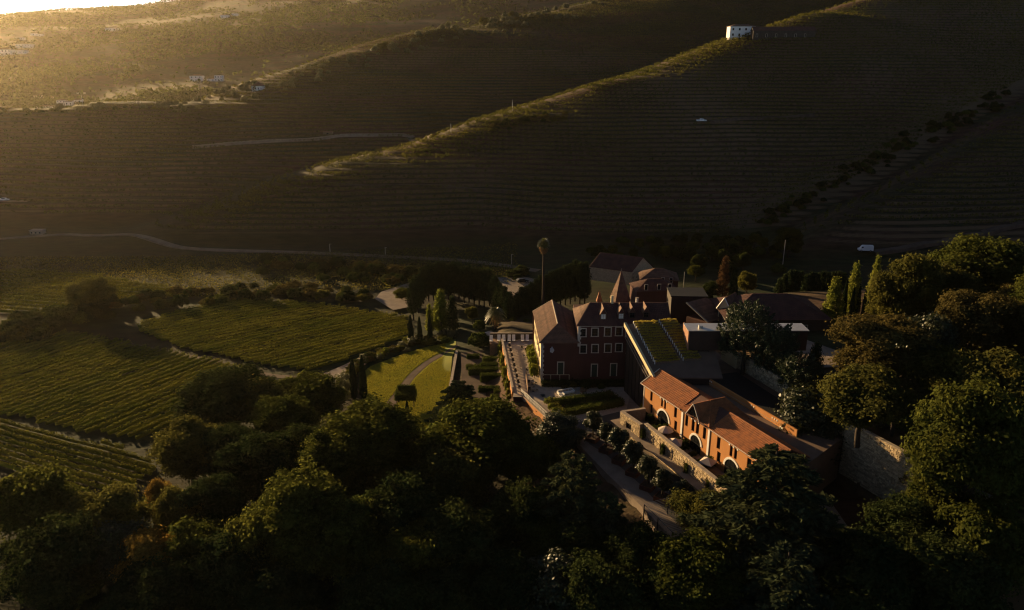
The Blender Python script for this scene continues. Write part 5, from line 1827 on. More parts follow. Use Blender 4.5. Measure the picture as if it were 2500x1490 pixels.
# palms
def palm(key, loc, label, h, tr0, tr1, R0, n, fan, skirt):
    rng = np.random.RandomState(len(label))
    t = thing('palm_tree', label, 'palm', loc)
    mb = MB()
    k = 10
    for i in range(k):
        z0, z1 = h * i / k, h * (i + 1) / k
        r0, r1 = tr0 + (tr1 - tr0) * i / k, tr0 + (tr1 - tr0) * (i + 1) / k
        mb.tube((0, 0, z0 - (1 if i == 0 else 0)), (0, 0, z1), r0 * 1.06, r1, 8, False)
    mb.build('trunk', M['bark'], t)
    V, Fc = [], []

    def frond(o, a, el, L, wd, dead):
        dirv = np.array([math.cos(a) * math.cos(el), math.sin(a) * math.cos(el), math.sin(el)])
        side = np.array([-math.sin(a), math.cos(a), 0])
        parts = []
        if fan:
            base = o + dirv * L * .45
            for q in np.linspace(-1.15, 1.15, 11):
                dv = dirv * math.cos(q) + side * math.sin(q)
                tip = base + dv * L * .55 + np.array([0, 0, -.18 * L * (1 + abs(q))])
                s2 = np.cross(dv, np.array([0, 0, 1.])); s2 /= np.linalg.norm(s2) + 1e-6
                m_ = base + (tip - base) * .5
                parts.append((base, m_ + s2 * .05 * L, tip, m_ - s2 * .05 * L))
            parts.append((o, o + dirv * L * .2 + side * .03, base, o + dirv * L * .2 - side * .03))
        else:
            pts = [o + dirv * L * u + np.array([0, 0, -.62 * L * u * u]) for u in np.linspace(0, 1, 9)]
            for i in range(1, 9):
                d = pts[i] - pts[i - 1]; d /= np.linalg.norm(d)
                for sg in (-1, 1):
                    for o2 in (0, .5):
                        b = pts[i - 1] + (pts[i] - pts[i - 1]) * o2
                        ln = wd * (1.1 - i / 11)
                        tip = b + side * sg * ln + d * ln * .55 + np.array([0, 0, -.18 * ln])
                        parts.append((b, b + d * .16, tip, b - d * .02))
        return parts
    liv, ded = [], []
    top = np.array([0, 0, h])
    for i in range(n):
        a = i * 2.39996
        u = i / n
        el = 1.35 - 1.75 * u + rng.uniform(-.1, .1)
        liv += frond(top + np.array([0, 0, .15]), a, el, R0 * rng.uniform(.85, 1.1), R0 * .24, False)
    for i in range(skirt):
        a = i * 2.39996 + .4
        ded += frond(top - np.array([0, 0, .1 + i * .03]), a, -.5 - .9 * i / max(1, skirt) + rng.uniform(-.1, .1), R0 * .85, R0 * .2, True)
    for nm, pr_, m in (('fronds', liv, 'frond'), ('dead_fronds', ded, 'deadfrond')):
        if not pr_: continue
        V = np.array([v for q in pr_ for v in q]); Fc = np.arange(len(V)).reshape(-1, 4)
        link(nm, np_mesh(nm, V, Fc, M[m]), t)
    return t


q = PY(1324, 752, 215)
cr0 = PY(1331, 596, 215)
palm('fan', (cr0.x - .4, 215, -2), 'very tall slender fan palm rising behind the manor', cr0.z + 2, .42, .22, 2.1, 46, True, 30)
q = P(1210, 812, -4.4)
tp = PY(1208, 762, q.y)
palm('date', (q.x, q.y, -4.4), 'bushy date palm with drooping crown beside the parasols', tp.z + 4.4, .42, .36, 3.1, 70, False, 26)

# dark trees and scrub at the foot of the near spur and round the farm
for k in range(70):
    px = rr.uniform(1440, 1900); py = rr.uniform(592, 668) - .05 * (px - 1440) * 0
    if 1540 < px < 1665 and py > 640: continue
    q = ground(px, py, 200)
    if q is None: continue
    key = rr.choice(('bd', 'b1', 'shd', 'shd', 'sh'))
    s = rr.uniform(.28, .5) if key in ('bd', 'b1') else rr.uniform(1.2, 2.4)
    plant(key, 'farm_tree' if key in ('bd', 'b1') else 'farm_shrub', 'dark %s at the foot of the near spur behind the farm buildings' % ('tree' if key in ('bd', 'b1') else 'shrub'), 'tree' if key in ('bd', 'b1') else 'shrub', tuple(q), s, None, None, 'trees and scrub behind the farm buildings', ('trunk', 'crown') if key in ('bd', 'b1') else ('stem', 'foliage'))
for k in range(60):
    px = rr.uniform(640, 1300); py = np.interp(px, [640, 1300], [636, 668]) + rr.uniform(0, 46)
    q = ground(px, float(py), 150)
    if q is None: continue
    plant(rr.choice(('shd', 'sh', 'shd', 'shb')), 'slope_scrub', 'dark scrub on the bank below the valley road', 'shrub', tuple(q), rr.uniform(1.0, 2.4), None, None, 'scrub on the bank below the valley road', ('stem', 'foliage'))

# the wood goes on up the slope to the right
for k in range(26):
    x = rr.uniform(88, 150); y = rr.uniform(95, 210)
    q = Vector((x, y, hm(x, y)))
    px = 1250 + FPX * x / depth(q)
    if px < 2440: continue
    plant(rr.choice(('b1', 'b2', 'bd', 'bb', 'bt')), 'wood_tree', 'tree of the wood beyond the right edge of the estate', 'tree', tuple(q), rr.uniform(.85, 1.25), None, None, 'wood beyond the right edge')
# ---------------------------------------------------------------- valley vineyards: every row is a thing
def inpoly(x, y, poly):
    c = False
    n = len(poly)
    for i in range(n):
        x1, y1 = poly[i]; x2, y2 = poly[(i + 1) % n]
        if (y1 > y) != (y2 > y) and x < (x2 - x1) * (y - y1) / (y2 - y1) + x1: c = not c
    return c


def vineyard(polypx, a_px, b_px, spacing, label, group, seed, z=-8.0, dens=30, hh=1.0, ww=.5, leaf=.24, name='vine_row', gap=.03, ends=None):
    rng = np.random.RandomState(seed)
    poly = []
    for p in polypx:
        q = P(p[0], p[1], z); poly.append((q.x, q.y))
    a, b = P(*a_px, z), P(*b_px, z)
    d = np.array([b.x - a.x, b.y - a.y]); d /= np.linalg.norm(d)
    n = np.array([-d[1], d[0]])
    pr = [np.dot(p, n) for p in poly]
    k = min(pr) + spacing * .5
    rows = 0
    made = []
    while k < max(pr):
        # clip the row line with the polygon
        xs = []
        for i in range(len(poly)):
            p0, p1 = np.array(poly[i]), np.array(poly[(i + 1) % len(poly)])
            s0, s1 = np.dot(p0, n) - k, np.dot(p1, n) - k
            if s0 * s1 < 0:
                q = p0 + (p1 - p0) * s0 / (s0 - s1); xs.append(np.dot(q, d))
        xs.sort()
        for u0, u1 in zip(xs[::2], xs[1::2]):
            u0 += rng.uniform(0, 1.6); u1 -= rng.uniform(0, 1.6)
            L = u1 - u0
            if L < 4: continue
            m_ = int(L * dens)
            u = rng.uniform(0, L, m_)
            thin = vnoise(u + k * 3, np.full(m_, k), 4.0, seed) + .35 * vnoise(u + k * 7, np.full(m_, k), 1.3, seed + 1)
            keep = rng.rand(m_) < np.clip(.85 + 1.3 * thin, gap, 1)
            u = u[keep]; m_ = len(u)
            hv = hh * (1 + .5 * vnoise(u + k * 5, np.full(m_, k), 1.6, seed + 2))
            v = rng.normal(size=m_) * ww * .42 + .3 * vnoise(u + k, np.full(m_, k), 7, seed)
            z_ = .35 + (hv - .2) * rng.rand(m_) ** .65
            mid = np.array([d[0] * (u0 + L / 2) + n[0] * k, d[1] * (u0 + L / 2) + n[1] * k])
            wx = mid[0] + d[0] * (u - L / 2) + n[0] * v; wy = mid[1] + d[1] * (u - L / 2) + n[1] * v
            g = H(wx, wy); g0 = hm(mid[0], mid[1])
            C = np.stack([wx - mid[0], wy - mid[1], g - g0 + z_], 1)
            Nn = unit(np.stack([n[0] * np.sign(v), n[1] * np.sign(v), .8 + 0 * v], 1) + .7 * rng.normal(size=(m_, 3)))
            V, Fc = leafcards(C, Nn, leaf * rng.uniform(.7, 1.4, m_), rng, 1.25)
            ns = max(3, int(L / 1.2))
            uu = np.linspace(.2, L - .2, ns)
            vv = .3 * vnoise(uu + k, np.full(ns, k), 7, seed)
            cx = mid[0] + d[0] * (uu - L / 2) + n[0] * vv; cy = mid[1] + d[1] * (uu - L / 2) + n[1] * vv
            gg = H(cx, cy) - g0
            hc = hh * (.66 + .3 * vnoise(uu + k * 5, np.full(ns, k), 1.6, seed + 2))
            S_ = np.stack([np.stack([cx - mid[0] + n[0] * q, cy - mid[1] + n[1] * q, gg + zz * hc + .02], 1) for q, zz in ((-.16, .25), (0, 1.0), (.16, .25))], 1).reshape(-1, 3)
            q3 = np.arange(ns - 1) * 3
            F_ = np.concatenate([np.stack([q3, q3 + 1, q3 + 4, q3 + 3], 1), np.stack([q3 + 1, q3 + 2, q3 + 5, q3 + 4], 1)]) + len(V)
            V = np.concatenate([V, S_]); Fc = np.concatenate([Fc, F_])
            o = link(name, np_mesh(name, V, Fc, M['vine']), None, (mid[0], mid[1], g0))
            tag(o, label, 'vine row', group)
            made.append(o)
            rows += 1
        k += spacing * rng.uniform(.97, 1.03)
    if ends and len(made) > 2:
        made[0]['label'], made[-1]['label'] = ends
    return rows


nr = 0
nr += vineyard([(-40, 838), (60, 822), (185, 809), (300, 832), (420, 857), (545, 881), (612, 899), (520, 960), (445, 1010), (400, 1060), (362, 1082), (200, 1060), (60, 1028), (-40, 1010)], (47, 1006), (447.6, 860), 2.35, 'trellised vine row in the large left vineyard, running up to the dirt track', 'vine rows of the large left vineyard', 1, ends=('short vine row at the lowest corner of the large left vineyard, nearest the dark trees', 'outermost vine row of the large left vineyard, along the scrub line'))
nr += vineyard([(318, 802), (420, 768), (545, 735), (640, 735), (760, 742), (900, 758), (998, 775), (1008, 826), (930, 858), (846, 886), (750, 914), (640, 897), (522, 872), (415, 846)], (720.6, 904), (899, 860), 2.3, 'trellised vine row in the sunlit vineyard beyond the dirt track', 'vine rows of the vineyard above the dirt track', 2, ends=('outermost vine row along the lower edge of the vineyard above the dirt track', 'uppermost vine row of the vineyard above the dirt track, under the scrub'))
nr += vineyard([(-40, 1022), (40, 1030), (150, 1060), (260, 1085), (375, 1118), (385, 1150), (330, 1205), (230, 1205), (100, 1165), (-40, 1130)], (18, 1032.5), (372, 1130), 1.8, 'vine row sloping down to the right in the lowest left vineyard', 'vine rows of the lowest left vineyard', 3)
nr += vineyard([(-40, 668), (60, 660), (200, 668), (330, 692), (500, 716), (480, 722), (280, 745), (200, 752), (60, 768), (-40, 775)], (0, 690), (300, 712), 3.2, 'distant vine row in the field behind the scrub line', 'vine rows of the field behind the scrub line', 4, -8.0, 14, 1.3, .6, .36)

# ---------------------------------------------------------------- terrace vines on the hills: too many to count, one mass
def hill_vines():
    rng = np.random.RandomState(12)
    xs = np.arange(-420, 420, .9)
    ys = np.arange(318, 860, .5)
    PX, PYv = [], []
    for x0 in xs:
        x = np.full(len(ys), x0 + rng.uniform(-.4, .4))
        z, m = Hs(x, ys)
        t = np.floor(z / TSTEP + twarp(x, ys) + .72)
        dz = np.diff(t)
        i = np.nonzero((dz != 0) & (m[:-1] > .6))[0]
        PX.append(x[i]); PYv.append(ys[i] + rng.uniform(-.2, .2, len(i)))
    x = np.concatenate(PX); y = np.concatenate(PYv)
    # keep what the view can show
    D = y * CP + (CAMZ - H(x, y)) * SP
    u = x / D * FPX + 1250
    keep = (u > -40) & (u < 2540)
    pl = vnoise(x, y, 55, 21)
    pl2 = vnoise(x, y, 18, 22)
    keep &= rng.rand(len(x)) < np.clip(.92 + 1.3 * pl + .5 * pl2, .15, .97)
    gd, gs = seg_dist(x, y, GUL)
    keep &= gd > 7
    x, y = x[keep], y[keep]
    # bush vines crowding the crest of the near spur
    nb = 5200
    dv = (RID1B - RID1A) / np.linalg.norm(RID1B - RID1A)
    al = rng.uniform(-20, 420, nb); ac = rng.normal(size=nb) * 11 + 2
    cx = RID1A[0] + dv[0] * al + _n1[0] * ac; cy = RID1A[1] + dv[1] * al + _n1[1] * ac
    ck = (vnoise(cx, cy, 14, 61) > -.22)
    x = np.concatenate([x, cx[ck]]); y = np.concatenate([y, cy[ck]])
    n = len(x)
    g = H(x, y)
    k = 8
    idx = np.repeat(np.arange(n), k)
    C = np.stack([x[idx] + rng.normal(size=n * k) * .42, y[idx] + rng.normal(size=n * k) * .14, g[idx] + .25 + rng.rand(n * k) ** .7 * 1.5], 1)
    Nn = unit(np.stack([-.4 + 0 * C[:, 0], .1 + 0 * C[:, 0], .6 + 0 * C[:, 0]], 1) + .9 * rng.normal(size=(n * k, 3)))
    V, Fc = leafcards(C, Nn, .52 * rng.uniform(.7, 1.35, n * k), rng, 1.3)
    o = link('terrace_vines', np_mesh('terrace_vines', V, Fc, M['vinehill']))
    tag(o, 'vines planted along the terraces of the hillsides', None, None, 'stuff')
    return n


nh = hill_vines()


def plain_rows():
    rng = np.random.RandomState(41)
    Cs = []
    for y0 in np.arange(263, 318, 2.7):
        x = np.arange(-330, 2, .55)
        y = y0 + 10 * np.sin(x / 90.) + .06 * x + rng.normal(size=len(x)) * .18
        k_ = rng.rand(len(x)) < np.clip(.9 + 1.2 * vnoise(x, y, 30, 51), .3, 1)
        Cs.append(np.stack([x[k_], y[k_]], 1))
    A = np.concatenate(Cs)
    _, m = Hs(A[:, 0], A[:, 1])
    A = A[m < .2]
    k = 4
    B = np.repeat(A, k, 0)
    n = len(B)
    C = np.stack([B[:, 0] + .4 * rng.normal(size=n), B[:, 1] + .15 * rng.normal(size=n), H(B[:, 0], B[:, 1]) + .2 + 1.1 * rng.rand(n)], 1)
    V, Fc = leafcards(C, unit(rng.normal(size=(n, 3)) + UP * .6), .42 * rng.uniform(.7, 1.3, n), rng, 1.3)
    tag(link('valley_vines', np_mesh('valley_vines', V, Fc, M['vinehill'])), 'dark vines covering the shaded field below the valley road', None, None, 'stuff')


plain_rows()


def far_scrub():
    rng = np.random.RandomState(33)
    n0 = 82000
    y = 880 + 1900 * rng.rand(n0) ** 1.5
    x = (rng.rand(n0) * 1.62 - 1.06) * y * .72
    z, m = Hs(x, y)
    pl = vnoise(x, y, 120, 31) + .6 * vnoise(x, y, 40, 32)
    keep = (rng.rand(n0) < np.clip(.5 + 2.3 * pl, .05, .98)) & (m < .3)
    x, y, z = x[keep], y[keep], z[keep]
    n = len(x)
    k = 4
    idx = np.repeat(np.arange(n), k)
    s = rng.uniform(1.2, 3.0, n)[idx]
    C = np.stack([x[idx] + rng.normal(size=n * k) * s * .6, y[idx] + rng.normal(size=n * k) * s * .6, z[idx] + s * (.3 + 1.1 * rng.rand(n * k))], 1)
    Nn = unit(rng.normal(size=(n * k, 3)) + np.array([0, -.3, .6]))
    V, Fc = leafcards(C, Nn, s * 1.1, rng, 1.3)
    tag(link('far_scrub', np_mesh('far_scrub', V, Fc, M['leaf'])), 'scrub and small trees scattered over the far hazy hillside', None, None, 'stuff')


far_scrub()
print('vine rows', nr, 'hill vine points', nh)

tri = sum(sum(len(p.vertices) - 2 for p in me.polygons) for me in bpy.data.meshes if me.users) if False else sum(len(me.loops) - 2 * len(me.polygons) for me in bpy.data.meshes)
print('triangles', tri)
# ---------------------------------------------------------------- lawn and path
def drape(name, polypx, z0, m, lift=.05, step=1.5, kind='structure', th=None):
    poly = [W2(px, py, z0) for px, py in polypx]
    import bmesh
    bm = bmesh.new()
    vs = [bm.verts.new((x, y, 0)) for x, y in poly]
    bm.faces.new(vs)
    xs = [p[0] for p in poly]; ys = [p[1] for p in poly]
    for a, b, ax in ((min(xs), max(xs), 0), (min(ys), max(ys), 1)):
        k = a + step
        while k < b:
            co = (k, 0, 0) if ax == 0 else (0, k, 0); no = (1, 0, 0) if ax == 0 else (0, 1, 0)
            bmesh.ops.bisect_plane(bm, geom=bm.verts[:] + bm.edges[:] + bm.faces[:], plane_co=co, plane_no=no)
            k += step
    for v in bm.verts: v.co.z = hm(v.co.x, v.co.y) + lift
    bmesh.ops.recalc_face_normals(bm, faces=bm.faces[:])
    if sum(f.normal.z for f in bm.faces) < 0: bmesh.ops.reverse_faces(bm, faces=bm.faces[:])
    me = bpy.data.meshes.new(name); bm.to_mesh(me); bm.free()
    me.materials.append(m)
    return tag(link(name, me), None, None, None, kind)


LAWN = [(884, 905), (905, 888), (936, 878), (985, 862), (1030, 849), (1075, 840), (1112, 836), (1114, 858), (1104, 880), (1099, 931), (1090, 975), (1081, 1003), (1050, 1045), (1000, 1050), (960, 1000), (925, 985), (897, 975), (886, 940)]
drape('lawn', LAWN, -6.2, M['lawn'], .12, 1.2)
tag(bpy.data.objects['lawn'])


def path_strip(name, pts, w0, w1, m, lift):
    Q = [Vector(W2(*p, -6.1)) for p in pts]
    for _ in range(2):
        N_ = [Q[0]]
        for a, b in zip(Q[:-1], Q[1:]): N_ += [a.lerp(b, .25), a.lerp(b, .75)]
        Q = N_ + [Q[-1]]
    V, Fc = [], []
    for i, q in enumerate(Q):
        d = (Q[min(i + 1, len(Q) - 1)] - Q[max(i - 1, 0)]).normalized(); n = Vector((-d.y, d.x))
        wd = w0 + (w1 - w0) * i / (len(Q) - 1)
        for k in (-.5, 0, .5):
            p = q + n * wd * k
            V.append((p.x, p.y, hm(p.x, p.y) + lift))
    for i in range(len(Q) - 1):
        for j in (0, 1): Fc.append((i * 3 + j, i * 3 + j + 1, i * 3 + j + 4, i * 3 + j + 3))
    mb = MB().add(V, Fc)
    o = tag(mb.build(name, m), None, None, None, 'structure')
    return o


path_strip('lawn_path', [(1117, 854), (1096, 860), (1067, 872), (1040, 887), (1016, 906), (998, 924), (984, 945), (966, 966), (948, 990)], 1.5, 2.4, M['dirt'], .17)
# grass blades give the lawn its nap
def lawn_grass():
    rng = np.random.RandomState(4)
    poly = [W2(px, py, -6.2) for px, py in LAWN]
    xs = [p[0] for p in poly]; ys = [p[1] for p in poly]
    n = 60000
    x = rng.uniform(min(xs), max(xs), n); y = rng.uniform(min(ys), max(ys), n)
    ins = np.zeros(n, bool)
    j = len(poly) - 1
    for i in range(len(poly)):
        xi, yi = poly[i]; xj, yj = poly[j]
        c = ((yi > y) != (yj > y)) & (x < (xj - xi) * (y - yi) / (yj - yi + 1e-9) + xi)
        ins ^= c; j = i
    # keep off the path
    pp = np.array([W2(*p, -6.1) for p in [(1117, 854), (1096, 860), (1067, 872), (1040, 887), (1016, 906), (998, 924), (984, 945), (966, 966), (948, 990)]])
    d, _ = seg_dist(x, y, pp)
    ins &= d > 1.25
    x, y = x[ins], y[ins]
    z = H(x, y) + .14
    n = len(x)
    C = np.stack([x, y, z + .04], 1)
    Nn = unit(np.stack([-.8 + .5 * rng.normal(size=n), .6 + .5 * rng.normal(size=n), .5 + 0 * x], 1))
    V, Fc = leafcards(C, Nn, .16 * rng.uniform(.7, 1.3, n), rng, 1.3, np.tile(UP, (n, 1)))
    tag(link('grass', np_mesh('grass', V, Fc, M['lawnblade'])), 'short grass of the curved sunlit lawn', None, None, 'stuff')


M['lawnblade'] = leaf_mat('grass_blade', (.24, .235, .03), (.32, .285, .038), .45, .7, .1, .25, .25)
lawn_grass()

# ---------------------------------------------------------------- clipped hedges
def hedge_mesh(key, L, w_, h_, m, leaf=.16, dens=42, seed=1, rough=.07):
    rng = np.random.RandomState(seed)
    area = [L * w_, L * h_, L * h_, w_ * h_, w_ * h_]
    Cs, Ns = [], []
    for i, a in enumerate(area):
        n = int(a * dens)
        u, v = rng.uniform(-.5, .5, n), rng.uniform(-.5, .5, n)
        if i == 0: c = np.stack([u * L, v * w_, h_ + 0 * u], 1); o = np.array([0, 0, 1.])
        elif i in (1, 2):
            s = -1 if i == 1 else 1
            c = np.stack([u * L, s * w_ / 2 + 0 * u, (v + .5) * h_], 1); o = np.array([0, s, .1])
        else:
            s = -1 if i == 3 else 1
            c = np.stack([s * L / 2 + 0 * u, u * w_, (v + .5) * h_], 1); o = np.array([s, 0, .1])
        c = c + rng.normal(size=c.shape) * rough
        c[:, 2] += .06 * np.sin(c[:, 0] * 2.3 + seed) + .05 * np.sin(c[:, 0] * 5.1)
        Cs.append(c); Ns.append(unit(o + .5 * rng.normal(size=(n, 3))))
    C, Nn = np.concatenate(Cs), np.concatenate(Ns)
    V, Fc = leafcards(C, Nn, leaf * rng.uniform(.7, 1.35, len(C)), rng, 1.4)
    # a dense twiggy heart
    e = .12
    b = MB().box(-L / 2 + e, L / 2 - e, -w_ / 2 + e, w_ / 2 - e, 0, h_ - e)
    bv = np.array(b.v); bf = np.array(b.f) + len(V)
    me = bpy.data.meshes.new('hedge_foliage')
    me.from_pydata(np.concatenate([V, bv]), [], np.concatenate([Fc, bf]))
    me.materials.append(m); me.update()
    return me


def hedge(px0, px1, py, w_, h_, z, label, group=None, m='hedge', rz=None, seed=1, name='clipped_hedge'):
    a, b = P(px0, py, z + h_), P(px1, py, z + h_)
    L = (b - a).length
    o = link(name, hedge_mesh('h', L, w_, h_, M[m], .16, 42, seed), None, ((a.x + b.x) / 2, (a.y + b.y) / 2, z), rz or 0)
    return tag(o, label, 'hedge', group)


PAR = [(1179, 1216, 872, 1.5, 2.0, 'clipped hedge block at the top of the parterre behind the others'), (1173, 1215, 869 + 18, 1.6, 2.0, 'tall square clipped hedge block, second from the top of the parterre'),
       (1138, 1176, 891, 1.2, 1.3, 'low clipped hedge at the left of the parterre beside the rubble wall'), (1197, 1226, 888, 1.2, 1.4, 'short clipped hedge by the terrace wall, upper one'),
       (1144, 1226, 898, 1.7, 1.9, 'longest clipped hedge crossing the middle of the parterre'), (1173, 1226, 913, 1.7, 2.0, 'thick clipped hedge below the longest one, by the terrace wall'),
       (1168, 1228, 944, 1.4, 1.4, 'clipped hedge below the gravel gap of the parterre'), (1206, 1228, 952, 1.4, 1.5, 'small rounded hedge below the gravel gap by the terrace wall'),
       (1197, 1218, 965, 1.2, 1.2, 'little square hedge near the lower end of the parterre'), (1170, 1228, 976, 1.8, 1.5, 'lowest clipped hedge of the parterre, next to the dark cedar'), (1140, 1170, 866, 1.3, 1.2, 'russet low hedge beside the clipped yew dome')]
for i, (a, b, y, w_, h_, lb) in enumerate(PAR):
    hedge(a, b, y, w_, h_, -4.45, lb, 'clipped hedges of the parterre', 'hedge', 0, i + 3)
pg_ = [W2(1125, 862, -4.3), W2(1228, 850, -4.3), W2(1252, 975, -4.3), W2(1130, 985, -4.3)]
tag(MB().add([(x, y, -4.24) for x, y in pg_], [(0, 3, 2, 1)]).build('parterre_gravel', M['dirt']), None, None, None, 'structure')
tp_ = [W2(1229, 838), W2(1306, 830), W2(1320, 934), W2(1545, 930), W2(1530, 1000), W2(1400, 1040), W2(1338, 1016), W2(1275, 964), W2(1256, 966)]
tag(MB().add([(x, y, .0045) for x, y in tp_], [tuple(range(len(tp_)))]).build('terrace_paving', M['paving']), None, None, None, 'structure')
# table-clipped arbour
q = P(992, 985, -6)
arb = thing('clipped_arbour', 'flat topped clipped arbour on posts at the bottom of the lawn', 'arbour', (q.x, q.y, hm(q.x, q.y)))
link('foliage', hedge_mesh('a', 4.6, 3.4, 1.5, M['hedge'], .18, 42, 9), arb, (0, 0, 1.9))
link('foliage', hedge_mesh('a', 4.0, .6, 1.0, M['hedge'], .18, 42, 10), arb, (0, 1.2, 3.42))
for x in (-1.9, 1.9):
    for y in (-1.3, 1.3): MB().tube((x, y, -.3), (x, y, 2.1), .12, .1, 6).build('post', M['bark'], arb)

# planted roof: rows of pale hedge in planters
def roof_hedges(l0, l1, r0, r1, n, side):
    rng = random.Random(side)
    up = Vector((0, 0, .75))
    f_ = lambda p: hit(p[0], p[1], WO + up, WN)
    A, B, RA, RB = f_(l0), f_(l1), f_(r0), f_(r1)
    L = ((RA - A).length + (RB - B).length) / 2
    wd_ = (B - A).length / (n - 1) * .5
    protos = [hedge_mesh('r', L, wd_, .30, M['roofgrass'], .10, 150, 60 + side * 4 + k, .05) for k in range(3)]
    box = MB().box(-L / 2, L / 2, -wd_ * .5, wd_ * .5, -.25, .36).mesh('planter', M['deck'])
    stake = MB().box(-L / 2 - .1, -L / 2 - .002, -wd_ * .3, wd_ * .3, -.2, .6).mesh('end_board', M['white'])
    words = ['nearest', 'second', 'third', 'fourth', 'fifth', 'sixth', 'seventh', 'eighth', 'ninth', 'tenth', 'eleventh', 'twelfth', 'thirteenth', 'fourteenth', 'fifteenth', 'farthest']
    for i in range(n):
        t = i / (n - 1)
        a = A.lerp(B, t); b = RA.lerp(RB, t)
        c = (a + b) / 2
        k = n - 1 - i
        wd = words[k] if k < n - 1 else 'farthest'
        rz = math.atan2((b - a).y, (b - a).x)
        h_ = thing('roof_hedge', '%s hedge row of the %s block on the raked roof, counted from the ochre house' % (wd, 'left' if side == 0 else 'right'), 'hedge', (c.x, c.y, wz(c.y) + .01), rz, 'hedge rows planted on the raked roof')
        link('foliage', protos[i % 3], h_, (0, 0, .3), 0, (1, 1, rng.uniform(.9, 1.12)))
        link('planter', box, h_); link('end_board', stake, h_)


roof_hedges((1549, 784), (1598, 881), (1604, 781), (1660, 872), 16, 0)
roof_hedges((1611, 779), (1668, 872), (1650, 776), (1712, 868), 15, 1)

# ---------------------------------------------------------------- potted trees by the driveway
def magnolia(px, pyb, pyt, lb, s=1.0):
    q = P(px, pyb, .3)
    t = thing('planter_box', 'square rust steel planter box %s' % lb[0], 'planter', (q.x, q.y, 0), R(-35))
    bx = MB()
    w_ = 1.05
    for x0, x1, y0, y1 in ((-w_, w_, -w_, -w_ + .06), (-w_, w_, w_ - .06, w_), (-w_, -w_ + .06, -w_ + .06, w_ - .06), (w_ - .06, w_, -w_ + .06, w_ - .06)): bx.box(x0, x1, y0, y1, .0, .85)
    bx.build('box', M['rust'], t)
    MB().box(-w_ + .06, w_ - .06, -w_ + .06, w_ - .06, .02, .72).build('soil', M['soil'], t)
    tr, cr, Rr, h0 = PROTO['mg']
    m = thing('magnolia_tree', 'glossy leaved small magnolia %s' % lb[1], 'tree', (q.x, q.y, .72), px * .37)
    D = depth((q.x, q.y, 2))
    hh = (pyb - pyt) / (FPX / D * .88) * .93
    m.scale = (hh / h0 * .98, hh / h0 * .98, hh / h0)
    link('trunk', tr, m); link('crown', cr, m)


broad('mg', 71, 1.55, 4.6, 14, 26, 16, .22, .2, 1.25, 'magnolia', .26)
ML = [('nearest the hedge parterre', 'in the planter nearest the hedge parterre'), ('second from the hedge parterre', 'second from the hedge parterre'), ('third from the hedge parterre', 'third from the hedge parterre'), ('fourth from the hedge parterre', 'fourth from the hedge parterre'),
      ('fifth from the hedge parterre', 'fifth from the hedge parterre'), ('sixth, just above the metal pergola', 'sixth, just above the metal pergola'), ('last of the row behind the metal pergola', 'last of the row behind the metal pergola')]
for (px, pb, pt), lb in zip(((1447, 1072, 1011), (1480, 1099, 1041), (1512, 1126, 1056), (1546, 1155, 1086), (1581, 1189, 1122), (1616, 1217, 1154), (1657, 1238, 1181)), ML): magnolia(px, pb, pt, lb)

# metal pergola at the lower end of the driveway
q0_ = P(1573, 1233, 2.9); q1_ = P(1632, 1217, 2.9); q2_ = P(1618, 1277, 2.9)
ux = Vector((q1_.x - q0_.x, q1_.y - q0_.y, 0)); vx_ = Vector((q2_.x - q0_.x, q2_.y - q0_.y, 0))
pq = thing('metal_pergola', 'open dark metal pergola frame with slatted top beside the planters', 'pergola', (0, 0, 0))
o_ = Vector((q0_.x, q0_.y, 0))
for i in (0, 1):
    for j in (0, 1, 2):
        p = o_ + ux * i + vx_ * (j * .75)
        MB().tube((p.x, p.y, -.2), (p.x, p.y, 2.9), .09, .09, 4).build('post', M['metal'], pq)
for i in (0, 1):
    a = o_ + ux * i; b = a + vx_ * 1.5
    MB().tube((a.x, a.y, 2.95), (b.x, b.y, 2.95), .09, .09, 4).build('beam', M['metal'], pq)
for j in np.linspace(0, 1.5, 22):
    a = o_ + vx_ * float(j); b = a + ux
    MB().tube((a.x, a.y, 3.06), (b.x, b.y, 3.06), .035, .035, 4).build('slat', M['steel'], pq)

# courtyard parterre: a ring of clipped hedge
ring = [(1346, 975), (1487, 957), (1514, 976), (1374, 1003)]
rp = [P(x, y, 1.3) for x, y in ring]
lbs = ['far side', 'right end', 'near side', 'left end']
for i in range(4):
    a, b = rp[i], rp[(i + 1) % 4]
    c = (a + b) / 2
    L = (b - a).length + 1.0
    o = link('courtyard_hedge', hedge_mesh('c', L, 1.25, 1.3, M['hedge'] if i % 2 == 0 else M['leaf2'], .2, 36, 80 + i, .16), None, (c.x, c.y, 0), math.atan2((b - a).y, (b - a).x))
    tag(o, 'hedge along the %s of the courtyard parterre before the manor' % lbs[i], 'hedge', 'hedges of the courtyard parterre')
c = (rp[0] + rp[1] + rp[2] + rp[3]) / 4
o = link('courtyard_hedge', hedge_mesh('c', (rp[1] - rp[0]).length - 4, .8, .7, M['hedge'], .18, 40, 86, .1), None, (c.x, c.y, 0), math.atan2((rp[1] - rp[0]).y, (rp[1] - rp[0]).x))
tag(o, 'low inner hedge in the middle of the courtyard parterre', 'hedge', 'hedges of the courtyard parterre')
tag(MB().add([(q.x, q.y, .012) for q in rp], [(0, 1, 2, 3)][::-1] if False else [(3, 2, 1, 0)]).build('planting_bed', M['soil']), None, None, None, 'structure')
for k, (px, py) in enumerate(((1340, 978), (1350, 992), (1360, 1002), (1372, 1010))):
    q = P(px, py, .8)
    plant('shp', 'corner_bush', 'yellow-green bush clustered at the left end of the courtyard parterre', 'bush', (q.x, q.y, 0), .95, None, None, 'bushes at the left end of the courtyard parterre', ('stem', 'foliage'))
